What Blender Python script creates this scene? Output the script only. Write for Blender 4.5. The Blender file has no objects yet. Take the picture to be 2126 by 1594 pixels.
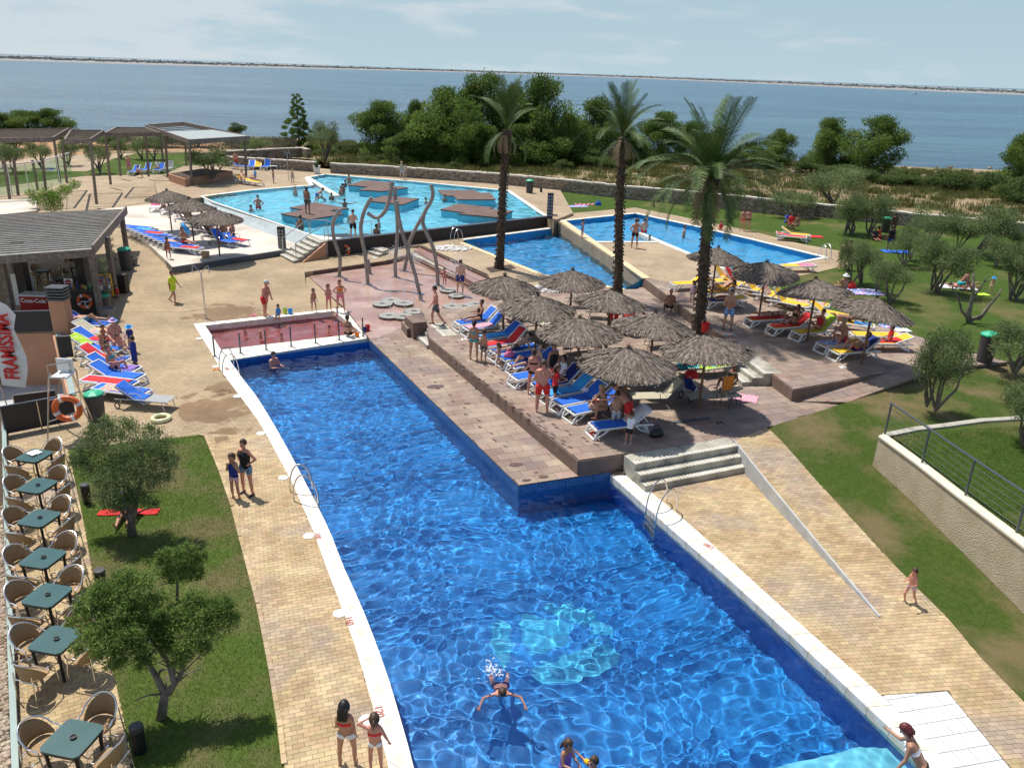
import bpy,bmesh,math,random
import numpy as np
from mathutils import Vector,Matrix,Euler
from mathutils.geometry import tessellate_polygon
random.seed(7)
RS=np.random.RandomState(7)
sc=bpy.context.scene
COL=sc.collection
PI=math.pi

# ------------------------------------------------------------------ camera
CAMH=11.0;FPX=1654.0;CX,CY=1063.0,797.0
ROLL=math.radians(1.96)
PITCH=math.atan((CY-148)*math.cos(ROLL)/FPX)
cd=bpy.data.cameras.new('camera');cam=bpy.data.objects.new('camera',cd);COL.objects.link(cam)
cd.sensor_width=36;cd.lens=36*FPX/2126;cd.clip_start=.1;cd.clip_end=120000
_up=Vector((0,math.sin(PITCH),math.cos(PITCH)));_fw=Vector((0,math.cos(PITCH),-math.sin(PITCH)));_r=Vector((1,0,0))
_X=_r*math.cos(ROLL)+_up*math.sin(ROLL);_Y=_up*math.cos(ROLL)-_r*math.sin(ROLL);_Z=-_fw
cam.matrix_world=Matrix(((_X.x,_Y.x,_Z.x,0),(_X.y,_Y.y,_Z.y,0),(_X.z,_Y.z,_Z.z,CAMH),(0,0,0,1)))
sc.camera=cam

# ------------------------------------------------------------------ sun, sky, exposure
SUN_EL=66.0;SUN_AZ=(-.72,.69) # horizontal direction towards the sun
sd=bpy.data.lights.new('sun','SUN');sd.energy=5.0;sd.angle=math.radians(.5);sd.color=(1,.955,.88)
sun=bpy.data.objects.new('sun',sd);COL.objects.link(sun)
_az=Vector((SUN_AZ[0],SUN_AZ[1])).normalized();_ce=math.cos(math.radians(SUN_EL))
SUNDIR=Vector((_az.x*_ce,_az.y*_ce,math.sin(math.radians(SUN_EL))))
sun.rotation_euler=SUNDIR.to_track_quat('Z','Y').to_euler()
sd.cycles.is_caustics_light=True
w=bpy.data.worlds.new('World');sc.world=w;w.use_nodes=True
nt=w.node_tree;nt.nodes.clear()
wo=nt.nodes.new('ShaderNodeOutputWorld');bg=nt.nodes.new('ShaderNodeBackground')
sky=nt.nodes.new('ShaderNodeTexSky');sky.sky_type='NISHITA';sky.sun_disc=False
sky.sun_elevation=math.radians(SUN_EL);sky.sun_rotation=math.atan2(_az.x,_az.y)
sky.altitude=0;sky.air_density=1.0;sky.dust_density=1.0;sky.ozone_density=3.0
bg.inputs[1].default_value=.13
tc=nt.nodes.new('ShaderNodeTexCoord')
def _wn(t,**k):
 n=nt.nodes.new(t)
 for q,v in k.items():setattr(n,q,v)
 return n
_l=nt.links.new
sx=_wn('ShaderNodeSeparateXYZ');_l(tc.outputs['Generated'],sx.inputs[0])
# pale marine haze low in the sky
hz=_wn('ShaderNodeMapRange');hz.interpolation_type='SMOOTHSTEP';hz.inputs[1].default_value=.0;hz.inputs[2].default_value=.42;hz.inputs[3].default_value=1;hz.inputs[4].default_value=0;_l(sx.outputs[2],hz.inputs[0])
hc=_wn('ShaderNodeMapRange');hc.inputs[1].default_value=0;hc.inputs[2].default_value=.14;_l(sx.outputs[2],hc.inputs[0])
hcol=_wn('ShaderNodeMix',data_type='RGBA');hcol.inputs[6].default_value=(3.7,4.9,5.5,1);hcol.inputs[7].default_value=(2.9,4.1,5.1,1);_l(hc.outputs[0],hcol.inputs[0])
m1=_wn('ShaderNodeMix',data_type='RGBA');_l(hz.outputs[0],m1.inputs[0]);_l(sky.outputs[0],m1.inputs[6]);_l(hcol.outputs[2],m1.inputs[7])
# thin clouds
mp=_wn('ShaderNodeMapping');mp.inputs['Scale'].default_value=(5,5,24);mp.inputs['Location'].default_value=(.35,.1,.2);_l(tc.outputs['Generated'],mp.inputs[0])
n1=_wn('ShaderNodeTexNoise');n1.inputs['Scale'].default_value=1.5;n1.inputs['Detail'].default_value=9;n1.inputs['Roughness'].default_value=.58;n1.inputs['Distortion'].default_value=.25;_l(mp.outputs[0],n1.inputs[0])
n2=_wn('ShaderNodeTexNoise');n2.inputs['Scale'].default_value=.55;n2.inputs['Detail'].default_value=2;_l(mp.outputs[0],n2.inputs[0])
lx=_wn('ShaderNodeMapRange');lx.inputs[1].default_value=-.55;lx.inputs[2].default_value=.6;lx.inputs[3].default_value=.13;lx.inputs[4].default_value=-.12;_l(sx.outputs[0],lx.inputs[0])
ad=_wn('ShaderNodeMath',operation='ADD');_l(n1.outputs[0],ad.inputs[0]);_l(lx.outputs[0],ad.inputs[1])
ad2=_wn('ShaderNodeMath',operation='MULTIPLY_ADD');ad2.inputs[1].default_value=.5;ad2.inputs[2].default_value=-.25;_l(n2.outputs[0],ad2.inputs[0])
ad3=_wn('ShaderNodeMath',operation='ADD');_l(ad.outputs[0],ad3.inputs[0]);_l(ad2.outputs[0],ad3.inputs[1])
cr=_wn('ShaderNodeMapRange');cr.interpolation_type='SMOOTHSTEP';cr.inputs[1].default_value=.46;cr.inputs[2].default_value=.72;cr.inputs[3].default_value=0;cr.inputs[4].default_value=.6;_l(ad3.outputs[0],cr.inputs[0])
mx=_wn('ShaderNodeMix',data_type='RGBA');mx.inputs[7].default_value=(5.6,5.9,6.1,1);_l(cr.outputs[0],mx.inputs[0]);_l(m1.outputs[2],mx.inputs[6])
_l(mx.outputs[2],bg.inputs[0]);_l(bg.outputs[0],wo.inputs[0])
sc.view_settings.view_transform='Standard';sc.view_settings.look='None'
sc.view_settings.exposure=0.0;sc.view_settings.gamma=1;sc.view_settings.use_curve_mapping=False
sc.cycles.max_bounces=8;sc.cycles.transparent_max_bounces=16;sc.cycles.use_denoising=True
sc.cycles.sample_clamp_indirect=6

# ------------------------------------------------------------------ pixel of the photograph -> point on a level z
ZM=dict(F0=(0,0,1),A=(0,180,3.935),B=(0,540,3.935),C=(0,900,3.935),D=(0,1189,3.935),E=(380,320,5.3125),F=(560,540,5.3125),
  G=(700,320,4.62),H=(880,540,4.62),I=(1120,540,4.62),J=(1500,520,4.62),K=(1666,380,4.62),L=(1100,380,4.62),
  M=(0,60,2.6575),N=(700,60,2.6575),Q=(1400,120,2.928),R=(1000,850,3.32),S=(1486,700,3.32),T=(1486,1114,3.32),
  U=(900,1114,3.32),V=(400,1114,3.32))
def px(k,x,y):
 a=ZM[k];return(a[0]+x/a[2],a[1]+y/a[2])
def W(u,v,z=0.0):
 """world point on level z seen at photograph pixel (u,v)"""
 a,b=u-CX,-(v-CY)
 d=_X*a+_Y*b+_fw*FPX
 t=(z-CAMH)/d.z
 return Vector((d.x*t,d.y*t,z))
def WK(k,x,y,z=0.0):return W(*px(k,x,y),z)
def top_at(u,v,base):
 """height of the point seen at (u,v) standing over base (same distance)"""
 a,b=u-CX,-(v-CY);d=_X*a+_Y*b+_fw*FPX
 t=base.y/d.y
 return CAMH+d.z*t
def ppm(p):
 """photograph pixels per metre at p"""
 return FPX/max(1,(Vector(p)-Vector((0,0,CAMH))).dot(_fw))

# levels
ZB,ZS,ZD,ZU,ZW,ZL=0.0,.12,.60,1.05,1.25,.65

# ------------------------------------------------------------------ materials
MATS={}
def rgb(c):return(c[0],c[1],c[2],1)
def mat(name,c1,c2=None,rough=.7,scale=6,detail=4,bump=0,bscale=None,metal=0,spec=.5,lo=.35,hi=.65,rnd=0,attr=None,trans=0,ior=1.45,c3=None,s3=.3,emit=0,obj=True,stretch=None,voro=False):
 if name in MATS:return MATS[name]
 m=bpy.data.materials.new(name);m.use_nodes=True;t=m.node_tree;N=t.nodes;L=t.links
 b=N['Principled BSDF'];b.inputs['Roughness'].default_value=rough;b.inputs['Metallic'].default_value=metal
 b.inputs['Specular IOR Level'].default_value=spec
 if trans:b.inputs['Transmission Weight'].default_value=trans;b.inputs['IOR'].default_value=ior
 tcn=N.new('ShaderNodeTexCoord');co=tcn.outputs['Object']
 if not obj:
  g=N.new('ShaderNodeNewGeometry');co=g.outputs['Position']
 if stretch:
  mp=N.new('ShaderNodeMapping');mp.inputs['Scale'].default_value=stretch;L.new(co,mp.inputs[0]);co=mp.outputs[0]
 col=None
 if c2 is not None:
  n=N.new('ShaderNodeTexNoise');n.inputs['Scale'].default_value=scale;n.inputs['Detail'].default_value=detail;L.new(co,n.inputs[0])
  r=N.new('ShaderNodeValToRGB');r.color_ramp.elements[0].position=lo;r.color_ramp.elements[1].position=hi
  r.color_ramp.elements[0].color=rgb(c1);r.color_ramp.elements[1].color=rgb(c2)
  L.new(n.outputs[0],r.inputs[0]);col=r.outputs[0]
  if c3 is not None:
   n3=N.new('ShaderNodeTexNoise');n3.inputs['Scale'].default_value=s3;n3.inputs['Detail'].default_value=5;L.new(co,n3.inputs[0])
   r3=N.new('ShaderNodeMapRange');r3.inputs[1].default_value=.5;r3.inputs[2].default_value=.64;L.new(n3.outputs[0],r3.inputs[0])
   x=N.new('ShaderNodeMix');x.data_type='RGBA';L.new(r3.outputs[0],x.inputs[0]);L.new(col,x.inputs[6]);x.inputs[7].default_value=rgb(c3);col=x.outputs[2]
 else:
  b.inputs['Base Color'].default_value=rgb(c1)
 if rnd or attr:
  if col is None:
   v=N.new('ShaderNodeRGB');v.outputs[0].default_value=rgb(c1);col=v.outputs[0]
  h=N.new('ShaderNodeHueSaturation');L.new(col,h.inputs['Color'])
  if attr:
   at=N.new('ShaderNodeAttribute');at.attribute_name=attr;src=at.outputs['Fac']
  else:
   oi=N.new('ShaderNodeObjectInfo');src=oi.outputs['Random']
  mr=N.new('ShaderNodeMapRange');mr.inputs[3].default_value=1-rnd;mr.inputs[4].default_value=1+rnd;L.new(src,mr.inputs[0]);L.new(mr.outputs[0],h.inputs['Value'])
  m2=N.new('ShaderNodeMath');m2.operation='MULTIPLY';m2.inputs[1].default_value=7.13;L.new(src,m2.inputs[0])
  m3=N.new('ShaderNodeMath');m3.operation='FRACT';L.new(m2.outputs[0],m3.inputs[0])
  m4=N.new('ShaderNodeMapRange');m4.inputs[3].default_value=.5-rnd*.06;m4.inputs[4].default_value=.5+rnd*.06;L.new(m3.outputs[0],m4.inputs[0]);L.new(m4.outputs[0],h.inputs['Hue'])
  col=h.outputs[0]
 if col is not None:L.new(col,b.inputs['Base Color'])
 if bump:
  n2=N.new('ShaderNodeTexVoronoi' if voro else 'ShaderNodeTexNoise');n2.inputs['Scale'].default_value=bscale or scale*3
  if not voro:n2.inputs['Detail'].default_value=5
  L.new(co,n2.inputs[0])
  bp=N.new('ShaderNodeBump');bp.inputs['Strength'].default_value=min(1,bump);bp.inputs['Distance'].default_value=.02*max(1,bump)
  L.new(n2.outputs[0],bp.inputs['Height']);L.new(bp.outputs[0],b.inputs['Normal'])
 if emit:
  L.new(col,b.inputs['Emission Color'])if col else None
  b.inputs['Emission Strength'].default_value=emit
 MATS[name]=m;return m
def brickmat(name,ca,cb,mortar,bw,bh,ang=0,ms=.012,rough=.85,bump=.5,stain=None,c3=None,wet=None):
 """far paving: brick courses as fine relief, world coordinates"""
 if name in MATS:return MATS[name]
 m=bpy.data.materials.new(name);m.use_nodes=True;t=m.node_tree;N=t.nodes;L=t.links
 b=N['Principled BSDF'];b.inputs['Roughness'].default_value=rough
 g=N.new('ShaderNodeNewGeometry');mp=N.new('ShaderNodeMapping');mp.inputs['Rotation'].default_value=(0,0,ang);L.new(g.outputs['Position'],mp.inputs[0])
 k=N.new('ShaderNodeTexBrick');k.inputs['Color1'].default_value=rgb(ca);k.inputs['Color2'].default_value=rgb(cb);k.inputs['Mortar'].default_value=rgb(mortar)
 k.inputs['Scale'].default_value=1;k.inputs['Brick Width'].default_value=bw;k.inputs['Row Height'].default_value=bh;k.inputs['Mortar Size'].default_value=ms*.5
 k.inputs['Bias'].default_value=0;k.inputs['Mortar Smooth'].default_value=.3;L.new(mp.outputs[0],k.inputs[0])
 col=k.outputs[0]
 n=N.new('ShaderNodeTexNoise');n.inputs['Scale'].default_value=.45;n.inputs['Detail'].default_value=7;n.inputs['Roughness'].default_value=.6;L.new(g.outputs['Position'],n.inputs[0])
 r=N.new('ShaderNodeMapRange');r.inputs[1].default_value=.35;r.inputs[2].default_value=.65;r.inputs[3].default_value=.82;r.inputs[4].default_value=1.12;L.new(n.outputs[0],r.inputs[0])
 h=N.new('ShaderNodeHueSaturation');L.new(r.outputs[0],h.inputs['Value']);L.new(col,h.inputs['Color']);col=h.outputs[0]
 if stain:
  n3=N.new('ShaderNodeTexNoise');n3.inputs['Scale'].default_value=.8;n3.inputs['Detail'].default_value=8;L.new(g.outputs['Position'],n3.inputs[0])
  r3=N.new('ShaderNodeMapRange');r3.inputs[1].default_value=.57;r3.inputs[2].default_value=.68;r3.inputs[4].default_value=.8;L.new(n3.outputs[0],r3.inputs[0])
  x=N.new('ShaderNodeMix');x.data_type='RGBA';x.blend_type='MULTIPLY';L.new(r3.outputs[0],x.inputs[0]);L.new(col,x.inputs[6]);x.inputs[7].default_value=rgb(stain);col=x.outputs[2]
 for(cx,cy,rr)in(wet or[]):
  # damp patch: distance to a point, broken by noise
  vm=N.new('ShaderNodeVectorMath');vm.operation='DISTANCE';vm.inputs[1].default_value=(cx,cy,0);L.new(g.outputs['Position'],vm.inputs[0])
  nn=N.new('ShaderNodeTexNoise');nn.inputs['Scale'].default_value=1.3;nn.inputs['Detail'].default_value=6;L.new(g.outputs['Position'],nn.inputs[0])
  ma=N.new('ShaderNodeMath');ma.operation='MULTIPLY_ADD';ma.inputs[1].default_value=-rr*2.4;ma.inputs[2].default_value=rr*1.2;L.new(nn.outputs[0],ma.inputs[0])
  ad=N.new('ShaderNodeMath');ad.operation='ADD';L.new(vm.outputs['Value'],ad.inputs[0]);L.new(ma.outputs[0],ad.inputs[1])
  q=N.new('ShaderNodeMapRange');q.inputs[1].default_value=rr*.85;q.inputs[2].default_value=rr*.65;q.inputs[3].default_value=0;q.inputs[4].default_value=.85;L.new(ad.outputs[0],q.inputs[0])
  x=N.new('ShaderNodeMix');x.data_type='RGBA';x.blend_type='MULTIPLY';L.new(q.outputs[0],x.inputs[0]);L.new(col,x.inputs[6]);x.inputs[7].default_value=(.55,.44,.36,1);col=x.outputs[2]
 L.new(col,b.inputs['Base Color'])
 bp=N.new('ShaderNodeBump');bp.inputs['Strength'].default_value=bump;bp.inputs['Distance'].default_value=.01;L.new(k.outputs['Fac'],bp.inputs['Height']);bp.invert=True
 L.new(bp.outputs[0],b.inputs['Normal'])
 MATS[name]=m;return m

# ------------------------------------------------------------------ object helpers
def link(name,me,m=None,parent=None,loc=None,rotz=0,smooth=False):
 if m is not None:
  for q in(m if isinstance(m,(list,tuple))else[m]):me.materials.append(q)
 if smooth:me.shade_smooth()
 o=bpy.data.objects.new(name,me);COL.objects.link(o)
 if parent is not None:o.parent=parent
 if loc is not None:o.location=loc
 if rotz:o.rotation_euler=(0,0,rotz)
 return o
def tag(o,label=None,cat=None,group=None,kind=None):
 if label:o['label']=label
 if cat:o['category']=cat
 if group:o['group']=group
 if kind:o['kind']=kind
 return o
def empty(name,loc=(0,0,0),rotz=0,label=None,cat=None,group=None):
 o=bpy.data.objects.new(name,None);COL.objects.link(o);o.location=loc;o.rotation_euler=(0,0,rotz);o.empty_display_size=.2
 return tag(o,label,cat,group)
_kids={}
def kids(o):
 return[c for c in bpy.data.objects if c.parent==o]
TPL={}
def reg(o):
 """remember a thing's tree for fast copying"""
 def walk(x,table):
  return[x,[walk(c,table)for c in table.get(x.name,[])]]
 table={}
 for c in COL.objects:
  if c.parent is not None:table.setdefault(c.parent.name,[]).append(c)
 TPL[o.name]=walk(o,table);return o
def _cp(node,parent):
 c=node[0].copy();COL.objects.link(c)
 if parent is not None:c.parent=parent
 for ch in node[1]:_cp(ch,c)
 return c
def dup(o,loc,rotz=0,label=None,group=None,scale=None):
 c=_cp(TPL[o.name],None);c.location=loc;c.rotation_euler=(0,0,rotz)
 if label:c['label']=label
 if group:c['group']=group
 if scale:c.scale=scale
 return c
class MB:
 """collects verts and faces for one mesh"""
 def __init__(s):s.v=[];s.f=[];s.mi=[];s.cur=0
 def add(s,vs,fs):
  b=len(s.v);s.v+=[tuple(p)for p in vs];s.f+=[tuple(i+b for i in f)for f in fs];s.mi+=[s.cur]*len(fs)
 def box(s,c,d,rz=0,rot=None):
  hx,hy,hz=d[0]/2,d[1]/2,d[2]/2;R=rot if rot is not None else Matrix.Rotation(rz,3,'Z')
  vs=[Vector(c)+R@Vector((x,y,z))for z in(-hz,hz)for x,y in((-hx,-hy),(hx,-hy),(hx,hy),(-hx,hy))]
  s.add(vs,[(3,2,1,0),(4,5,6,7),(0,1,5,4),(1,2,6,5),(2,3,7,6),(3,0,4,7)])
 def bar(s,a,b,wdt,h,up=(0,0,1)):
  a,b=Vector(a),Vector(b);d=(b-a);l=d.length
  if l<1e-6:return
  y=d/l;z=Vector(up);x=y.cross(z)
  if x.length<1e-4:x=Vector((1,0,0))
  x.normalize();z=x.cross(y)
  R=Matrix((x,y,z)).transposed()
  s.box((a+b)/2,(wdt,l,h),rot=R)
 def tube(s,pts,r,n=8,cap=True):
  pts=[Vector(p)for p in pts];rs=r if isinstance(r,(list,tuple))else[r]*len(pts)
  b=len(s.v);ref=None;rings=[]
  for i,p in enumerate(pts):
   d=(pts[min(i+1,len(pts)-1)]-pts[max(i-1,0)]).normalized()
   if ref is None:
    ref=Vector((0,0,1))if abs(d.z)<.9 else Vector((1,0,0))
   x=d.cross(ref)
   if x.length<1e-4:x=d.cross(Vector((.3,.9,.1)))
   x.normalize();y=d.cross(x);ref=-y if False else ref-d*ref.dot(d)
   if ref.length<.05:ref=x.copy()
   ref.normalize()
   for k in range(n):
    a=2*PI*k/n;s.v.append(tuple(p+(x*math.cos(a)+y*math.sin(a))*rs[i]))
  for i in range(len(pts)-1):
   for k in range(n):
    k2=(k+1)%n;s.f.append((b+i*n+k,b+i*n+k2,b+(i+1)*n+k2,b+(i+1)*n+k));s.mi.append(s.cur)
  if cap:
   s.f.append(tuple(b+k for k in range(n))[::-1]);s.f.append(tuple(b+(len(pts)-1)*n+k for k in range(n)));s.mi+=[s.cur]*2
 def lathe(s,prof,c=(0,0,0),n=16,cap=True,sx=1,sy=1):
  b=len(s.v)
  for(r,z)in prof:
   for k in range(n):
    a=2*PI*k/n;s.v.append((c[0]+r*sx*math.cos(a),c[1]+r*sy*math.sin(a),c[2]+z))
  for i in range(len(prof)-1):
   for k in range(n):
    k2=(k+1)%n;s.f.append((b+i*n+k,b+i*n+k2,b+(i+1)*n+k2,b+(i+1)*n+k));s.mi.append(s.cur)
  if cap:
   s.f.append(tuple(b+k for k in range(n))[::-1]);s.f.append(tuple(b+(len(prof)-1)*n+k for k in range(n)));s.mi+=[s.cur]*2
 def torus(s,c,R,r,rot=None,n=24,k=8):
  rot=rot or Matrix.Identity(3);b=len(s.v)
  for i in range(n):
   a=2*PI*i/n
   for j in range(k):
    t=2*PI*j/k
    s.v.append(tuple(Vector(c)+rot@Vector(((R+r*math.cos(t))*math.cos(a),(R+r*math.cos(t))*math.sin(a),r*math.sin(t)))))
  for i in range(n):
   for j in range(k):
    s.f.append((b+i*k+j,b+((i+1)%n)*k+j,b+((i+1)%n)*k+(j+1)%k,b+i*k+(j+1)%k));s.mi.append(s.cur)
 def ball(s,c,r,n=10,m=6,sc_=(1,1,1)):
  prof=[(max(.001,math.sin(PI*i/m))*r,-math.cos(PI*i/m)*r*sc_[2])for i in range(m+1)]
  s.lathe(prof,c,n,False,sc_[0],sc_[1])
 def prism(s,pts,z0,z1,top=True,bottom=False,sides=True):
  """pts: (x,y) or (x,y,z) polygon, extruded from z0 (or point z + z0) up to z1"""
  n=len(pts);b=len(s.v);has=len(pts[0])>2
  P3=[Vector((p[0],p[1],0))for p in pts]
  for p in pts:s.v.append((p[0],p[1],z0))
  for p in pts:s.v.append((p[0],p[1],p[2]if has and z1 is None else z1))
  tris=tessellate_polygon([P3])
  for t in tris:
   a,c_,e=t
   nz=(P3[c_]-P3[a]).cross(P3[e]-P3[a]).z
   if nz<0:a,c_,e=a,e,c_
   if top:s.f.append((b+n+a,b+n+c_,b+n+e));s.mi.append(s.cur)
   if bottom:s.f.append((b+e,b+c_,b+a));s.mi.append(s.cur)
  if sides:
   area=sum(P3[i].x*P3[(i+1)%n].y-P3[(i+1)%n].x*P3[i].y for i in range(n))
   for i in range(n):
    j=(i+1)%n
    f=(b+i,b+j,b+n+j,b+n+i)if area>0 else(b+j,b+i,b+n+i,b+n+j)
    s.f.append(f);s.mi.append(s.cur)
 def mesh(s,name):
  me=bpy.data.meshes.new(name);me.from_pydata(s.v,[],s.f)
  if any(s.mi):me.polygons.foreach_set('material_index',s.mi)
  me.update();return me
 def build(s,name,m=None,parent=None,loc=None,rotz=0,smooth=False):
  return link(name,s.mesh(name),m,parent,loc,rotz,smooth)
def npmesh(name,V,F,attr=None):
 """fast mesh from numpy arrays; F is (n,3) or (n,4)"""
 me=bpy.data.meshes.new(name);n=len(V);k=F.shape[1]
 me.vertices.add(n);me.vertices.foreach_set('co',np.ascontiguousarray(V,np.float32).ravel())
 me.loops.add(F.size);me.loops.foreach_set('vertex_index',np.ascontiguousarray(F,np.int32).ravel())
 me.polygons.add(len(F));me.polygons.foreach_set('loop_start',np.arange(0,F.size,k,dtype=np.int32));
 me.update(calc_edges=True)
 if attr is not None:
  a=me.attributes.new('tint','FLOAT','FACE');a.data.foreach_set('value',np.ascontiguousarray(attr,np.float32))
 return me
def slab(name,pts,m,bottom=-2.4,parent=None):
 """pts: list of world Vectors (each with own z): a solid block whose top is the polygon"""
 b=MB();b.prism([tuple(p)for p in pts],bottom,None)
 o=b.build(name,m,parent);return o
def struct(o):o['kind']='structure';return o
def inpoly(x,y,poly):
 c=False;n=len(poly);j=n-1
 for i in range(n):
  xi,yi,xj,yj=poly[i][0],poly[i][1],poly[j][0],poly[j][1]
  if(yi>y)!=(yj>y)and x<(xj-xi)*(y-yi)/(yj-yi)+xi:c=not c
  j=i
 return c
def inpoly_np(X,Y,poly):
 c=np.zeros(X.shape,bool);n=len(poly);j=n-1
 for i in range(n):
  xi,yi,xj,yj=poly[i][0],poly[i][1],poly[j][0],poly[j][1]
  if yi!=yj:
   t=((yi>Y)!=(yj>Y))&(X<(xj-xi)*(Y-yi)/(yj-yi)+xi);c^=t
  j=i
 return c
def clip_rect(poly,rect):
 """Sutherland-Hodgman: the part of poly (may be concave) inside the convex ccw rect"""
 out=list(poly)
 for i in range(len(rect)):
  a,b=rect[i],rect[(i+1)%len(rect)];inp=out;out=[]
  if not inp:return[]
  def side(p):return(b[0]-a[0])*(p[1]-a[1])-(b[1]-a[1])*(p[0]-a[0])
  for q in range(len(inp)):
   p0,p1=inp[q-1],inp[q];s0,s1=side(p0),side(p1)
   if(s0>=0)!=(s1>=0):
    t=s0/(s0-s1);out.append((p0[0]+(p1[0]-p0[0])*t,p0[1]+(p1[1]-p0[1])*t))
   if s1>=0:out.append(p1)
 return out
def parea(p):return .5*sum(p[i][0]*p[(i+1)%len(p)][1]-p[(i+1)%len(p)][0]*p[i][1]for i in range(len(p)))
def pave(parent,piece,poly,zf,ang,bw,bh,gap,m_obj,m_stuff,th=.03,limit=300,maxd=None,minpx=6,jitter=.003,field=None,offset=.5,org=(0,0)):
 """lay pieces (bw x bh) over the polygon: the nearest `limit` as parts that share mesh data, the others joined"""
 ca,sa=math.cos(ang),math.sin(ang)
 P2=[(p[0],p[1])for p in poly]
 if parea(P2)<0:P2=P2[::-1]
 loc=[((x-org[0])*ca+(y-org[1])*sa,-(x-org[0])*sa+(y-org[1])*ca)for x,y in P2]
 x0,x1=min(p[0]for p in loc),max(p[0]for p in loc);y0,y1=min(p[1]for p in loc),max(p[1]for p in loc)
 rows=range(int(math.floor(y0/bh)),int(math.ceil(y1/bh))+1);full=[];part=[]
 ncol0,ncol1=int(math.floor(x0/bw))-1,int(math.ceil(x1/bw))+1
 for r in rows:
  off=(r%2)*bw*offset
  xs=np.arange(ncol0,ncol1+1)*bw+off
  g=gap/2
  cor=[(xs+g,np.full_like(xs,r*bh+g,dtype=float)),(xs+bw-g,np.full_like(xs,r*bh+g,dtype=float)),(xs+bw-g,np.full_like(xs,(r+1)*bh-g,dtype=float)),(xs+g,np.full_like(xs,(r+1)*bh-g,dtype=float))]
  ins=np.stack([inpoly_np(cx_,cy_,loc)for cx_,cy_ in cor])
  s_=ins.sum(0)
  for i in np.nonzero(s_>0)[0]:
   rc=[(float(cor[k][0][i]),float(cor[k][1][i]))for k in range(4)]
   cxm,cym=sum(p[0]for p in rc)/4,sum(p[1]for p in rc)/4
   wx,wy=cxm*ca-cym*sa+org[0],cxm*sa+cym*ca+org[1]
   d=math.hypot(wx,wy)
   if maxd and d>maxd:continue
   if s_[i]==4:full.append((d,wx,wy,None,cxm,cym))
   else:
    cp=clip_rect(loc,rc)
    if len(cp)>=3 and abs(parea(cp))>.12*bw*bh:full.append((d,wx,wy,[(p[0]-cxm,p[1]-cym)for p in cp],cxm,cym))
 full.sort(key=lambda t:t[0]);near=full[:limit];rest=full[limit:]
 b=MB();b.box((0,0,-th/2),(bw-gap,bh-gap,th));b.f=b.f[1:];b.mi=b.mi[1:]
 # slight bevel: shrink top
 base=b.mesh(piece);base.materials.append(m_obj)
 for(d,wx,wy,cp,cxm,cym)in near:
  if cp is None:me=base
  else:
   q=MB();q.prism(cp,-th,0);me=q.mesh(piece);me.materials.append(m_obj)
  o=bpy.data.objects.new(piece,me);COL.objects.link(o);o.parent=parent
  e=1e-1;z=zf(wx,wy)
  sx=math.atan((zf(wx+e,wy)-zf(wx-e,wy))/(2*e));sy=math.atan((zf(wx,wy+e)-zf(wx,wy-e))/(2*e))
  o.matrix_local=Matrix.Translation((wx,wy,z+random.uniform(0,jitter)))@Matrix.Rotation(-sx,4,'Y')@Matrix.Rotation(sy,4,'X')@Matrix.Rotation(ang+random.uniform(-.004,.004),4,'Z')
 if rest:
  V=[];F=[];tint=[]
  sq=[(-(bw-gap)/2,-(bh-gap)/2),((bw-gap)/2,-(bh-gap)/2),((bw-gap)/2,(bh-gap)/2),(-(bw-gap)/2,(bh-gap)/2)]
  for(d,wx,wy,cp,cxm,cym)in rest:
   c4=cp or sq;n=len(c4);b0=len(V);j=random.uniform(0,jitter)
   for zz in(-th,j):
    for(lx,ly)in c4:
     X,Y=wx+lx*ca-ly*sa,wy+lx*sa+ly*ca;V.append((X,Y,zf(X,Y)+zz))
   F.append(tuple(b0+n+k for k in range(n)))
   for k in range(n):F.append((b0+k,b0+(k+1)%n,b0+n+(k+1)%n,b0+n+k))
   t=random.random();tint+=[t]*(n+1)
  me=bpy.data.meshes.new(field or piece+'_field');me.from_pydata(V,[],F);me.update()
  a=me.attributes.new('tint','FLOAT','FACE');a.data.foreach_set('value',tint)
  o=link(field or piece+'_field',me,m_stuff,parent);o['kind']='stuff'
 return len(full)
# ================================================================== MATERIALS USED WIDELY
m_white_stone=mat('pale limestone coping',(.78,.74,.65),(.84,.81,.74),.8,5,6,.25,30,lo=.3,hi=.7,c3=(.70,.62,.47),s3=2.2,rnd=.04)
m_paver_o=mat('sand coloured concrete paver',(.39,.275,.145),(.52,.395,.23),.9,1.1,5,.35,60,rnd=.17,obj=False,c3=(.37,.285,.21),s3=.5)
m_paver_s=mat('sand coloured concrete paver field',(.39,.275,.145),(.52,.395,.23),.9,1.1,5,.35,60,rnd=.17,attr='tint',obj=False,c3=(.37,.285,.21),s3=.5)
m_joint=mat('paving bedding sand',(.12,.085,.06),(.17,.13,.09),.95,5)
m_tile_o=mat('rosy sandstone slab',(.265,.18,.14),(.355,.275,.205),.85,.9,6,.25,25,rnd=.18,obj=False,c3=(.25,.185,.16),s3=.6)
m_tile_s=mat('rosy sandstone slab field',(.265,.18,.14),(.355,.275,.205),.85,.9,6,.25,25,rnd=.18,attr='tint',obj=False,c3=(.25,.185,.16),s3=.6)
m_tile_joint=mat('slab joint',(.10,.065,.05),(.14,.10,.08),.95,5)
m_riser=mat('brown stone riser',(.16,.105,.08),(.24,.165,.125),.85,2.2,6,.3,12,stretch=(1,1,.4),c3=(.12,.08,.07),s3=1.2)
m_step=mat('grey stone step',(.36,.34,.28),(.50,.47,.38),.8,4,6,.3,30,c3=(.25,.23,.19),s3=2)
m_concrete=mat('grey concrete',(.40,.41,.41),(.50,.51,.50),.8,3,5,.2,20)
m_stucco=mat('beige rough stucco',(.46,.365,.245),(.54,.44,.31),.95,2,4,1.1,34,voro=True)
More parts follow.
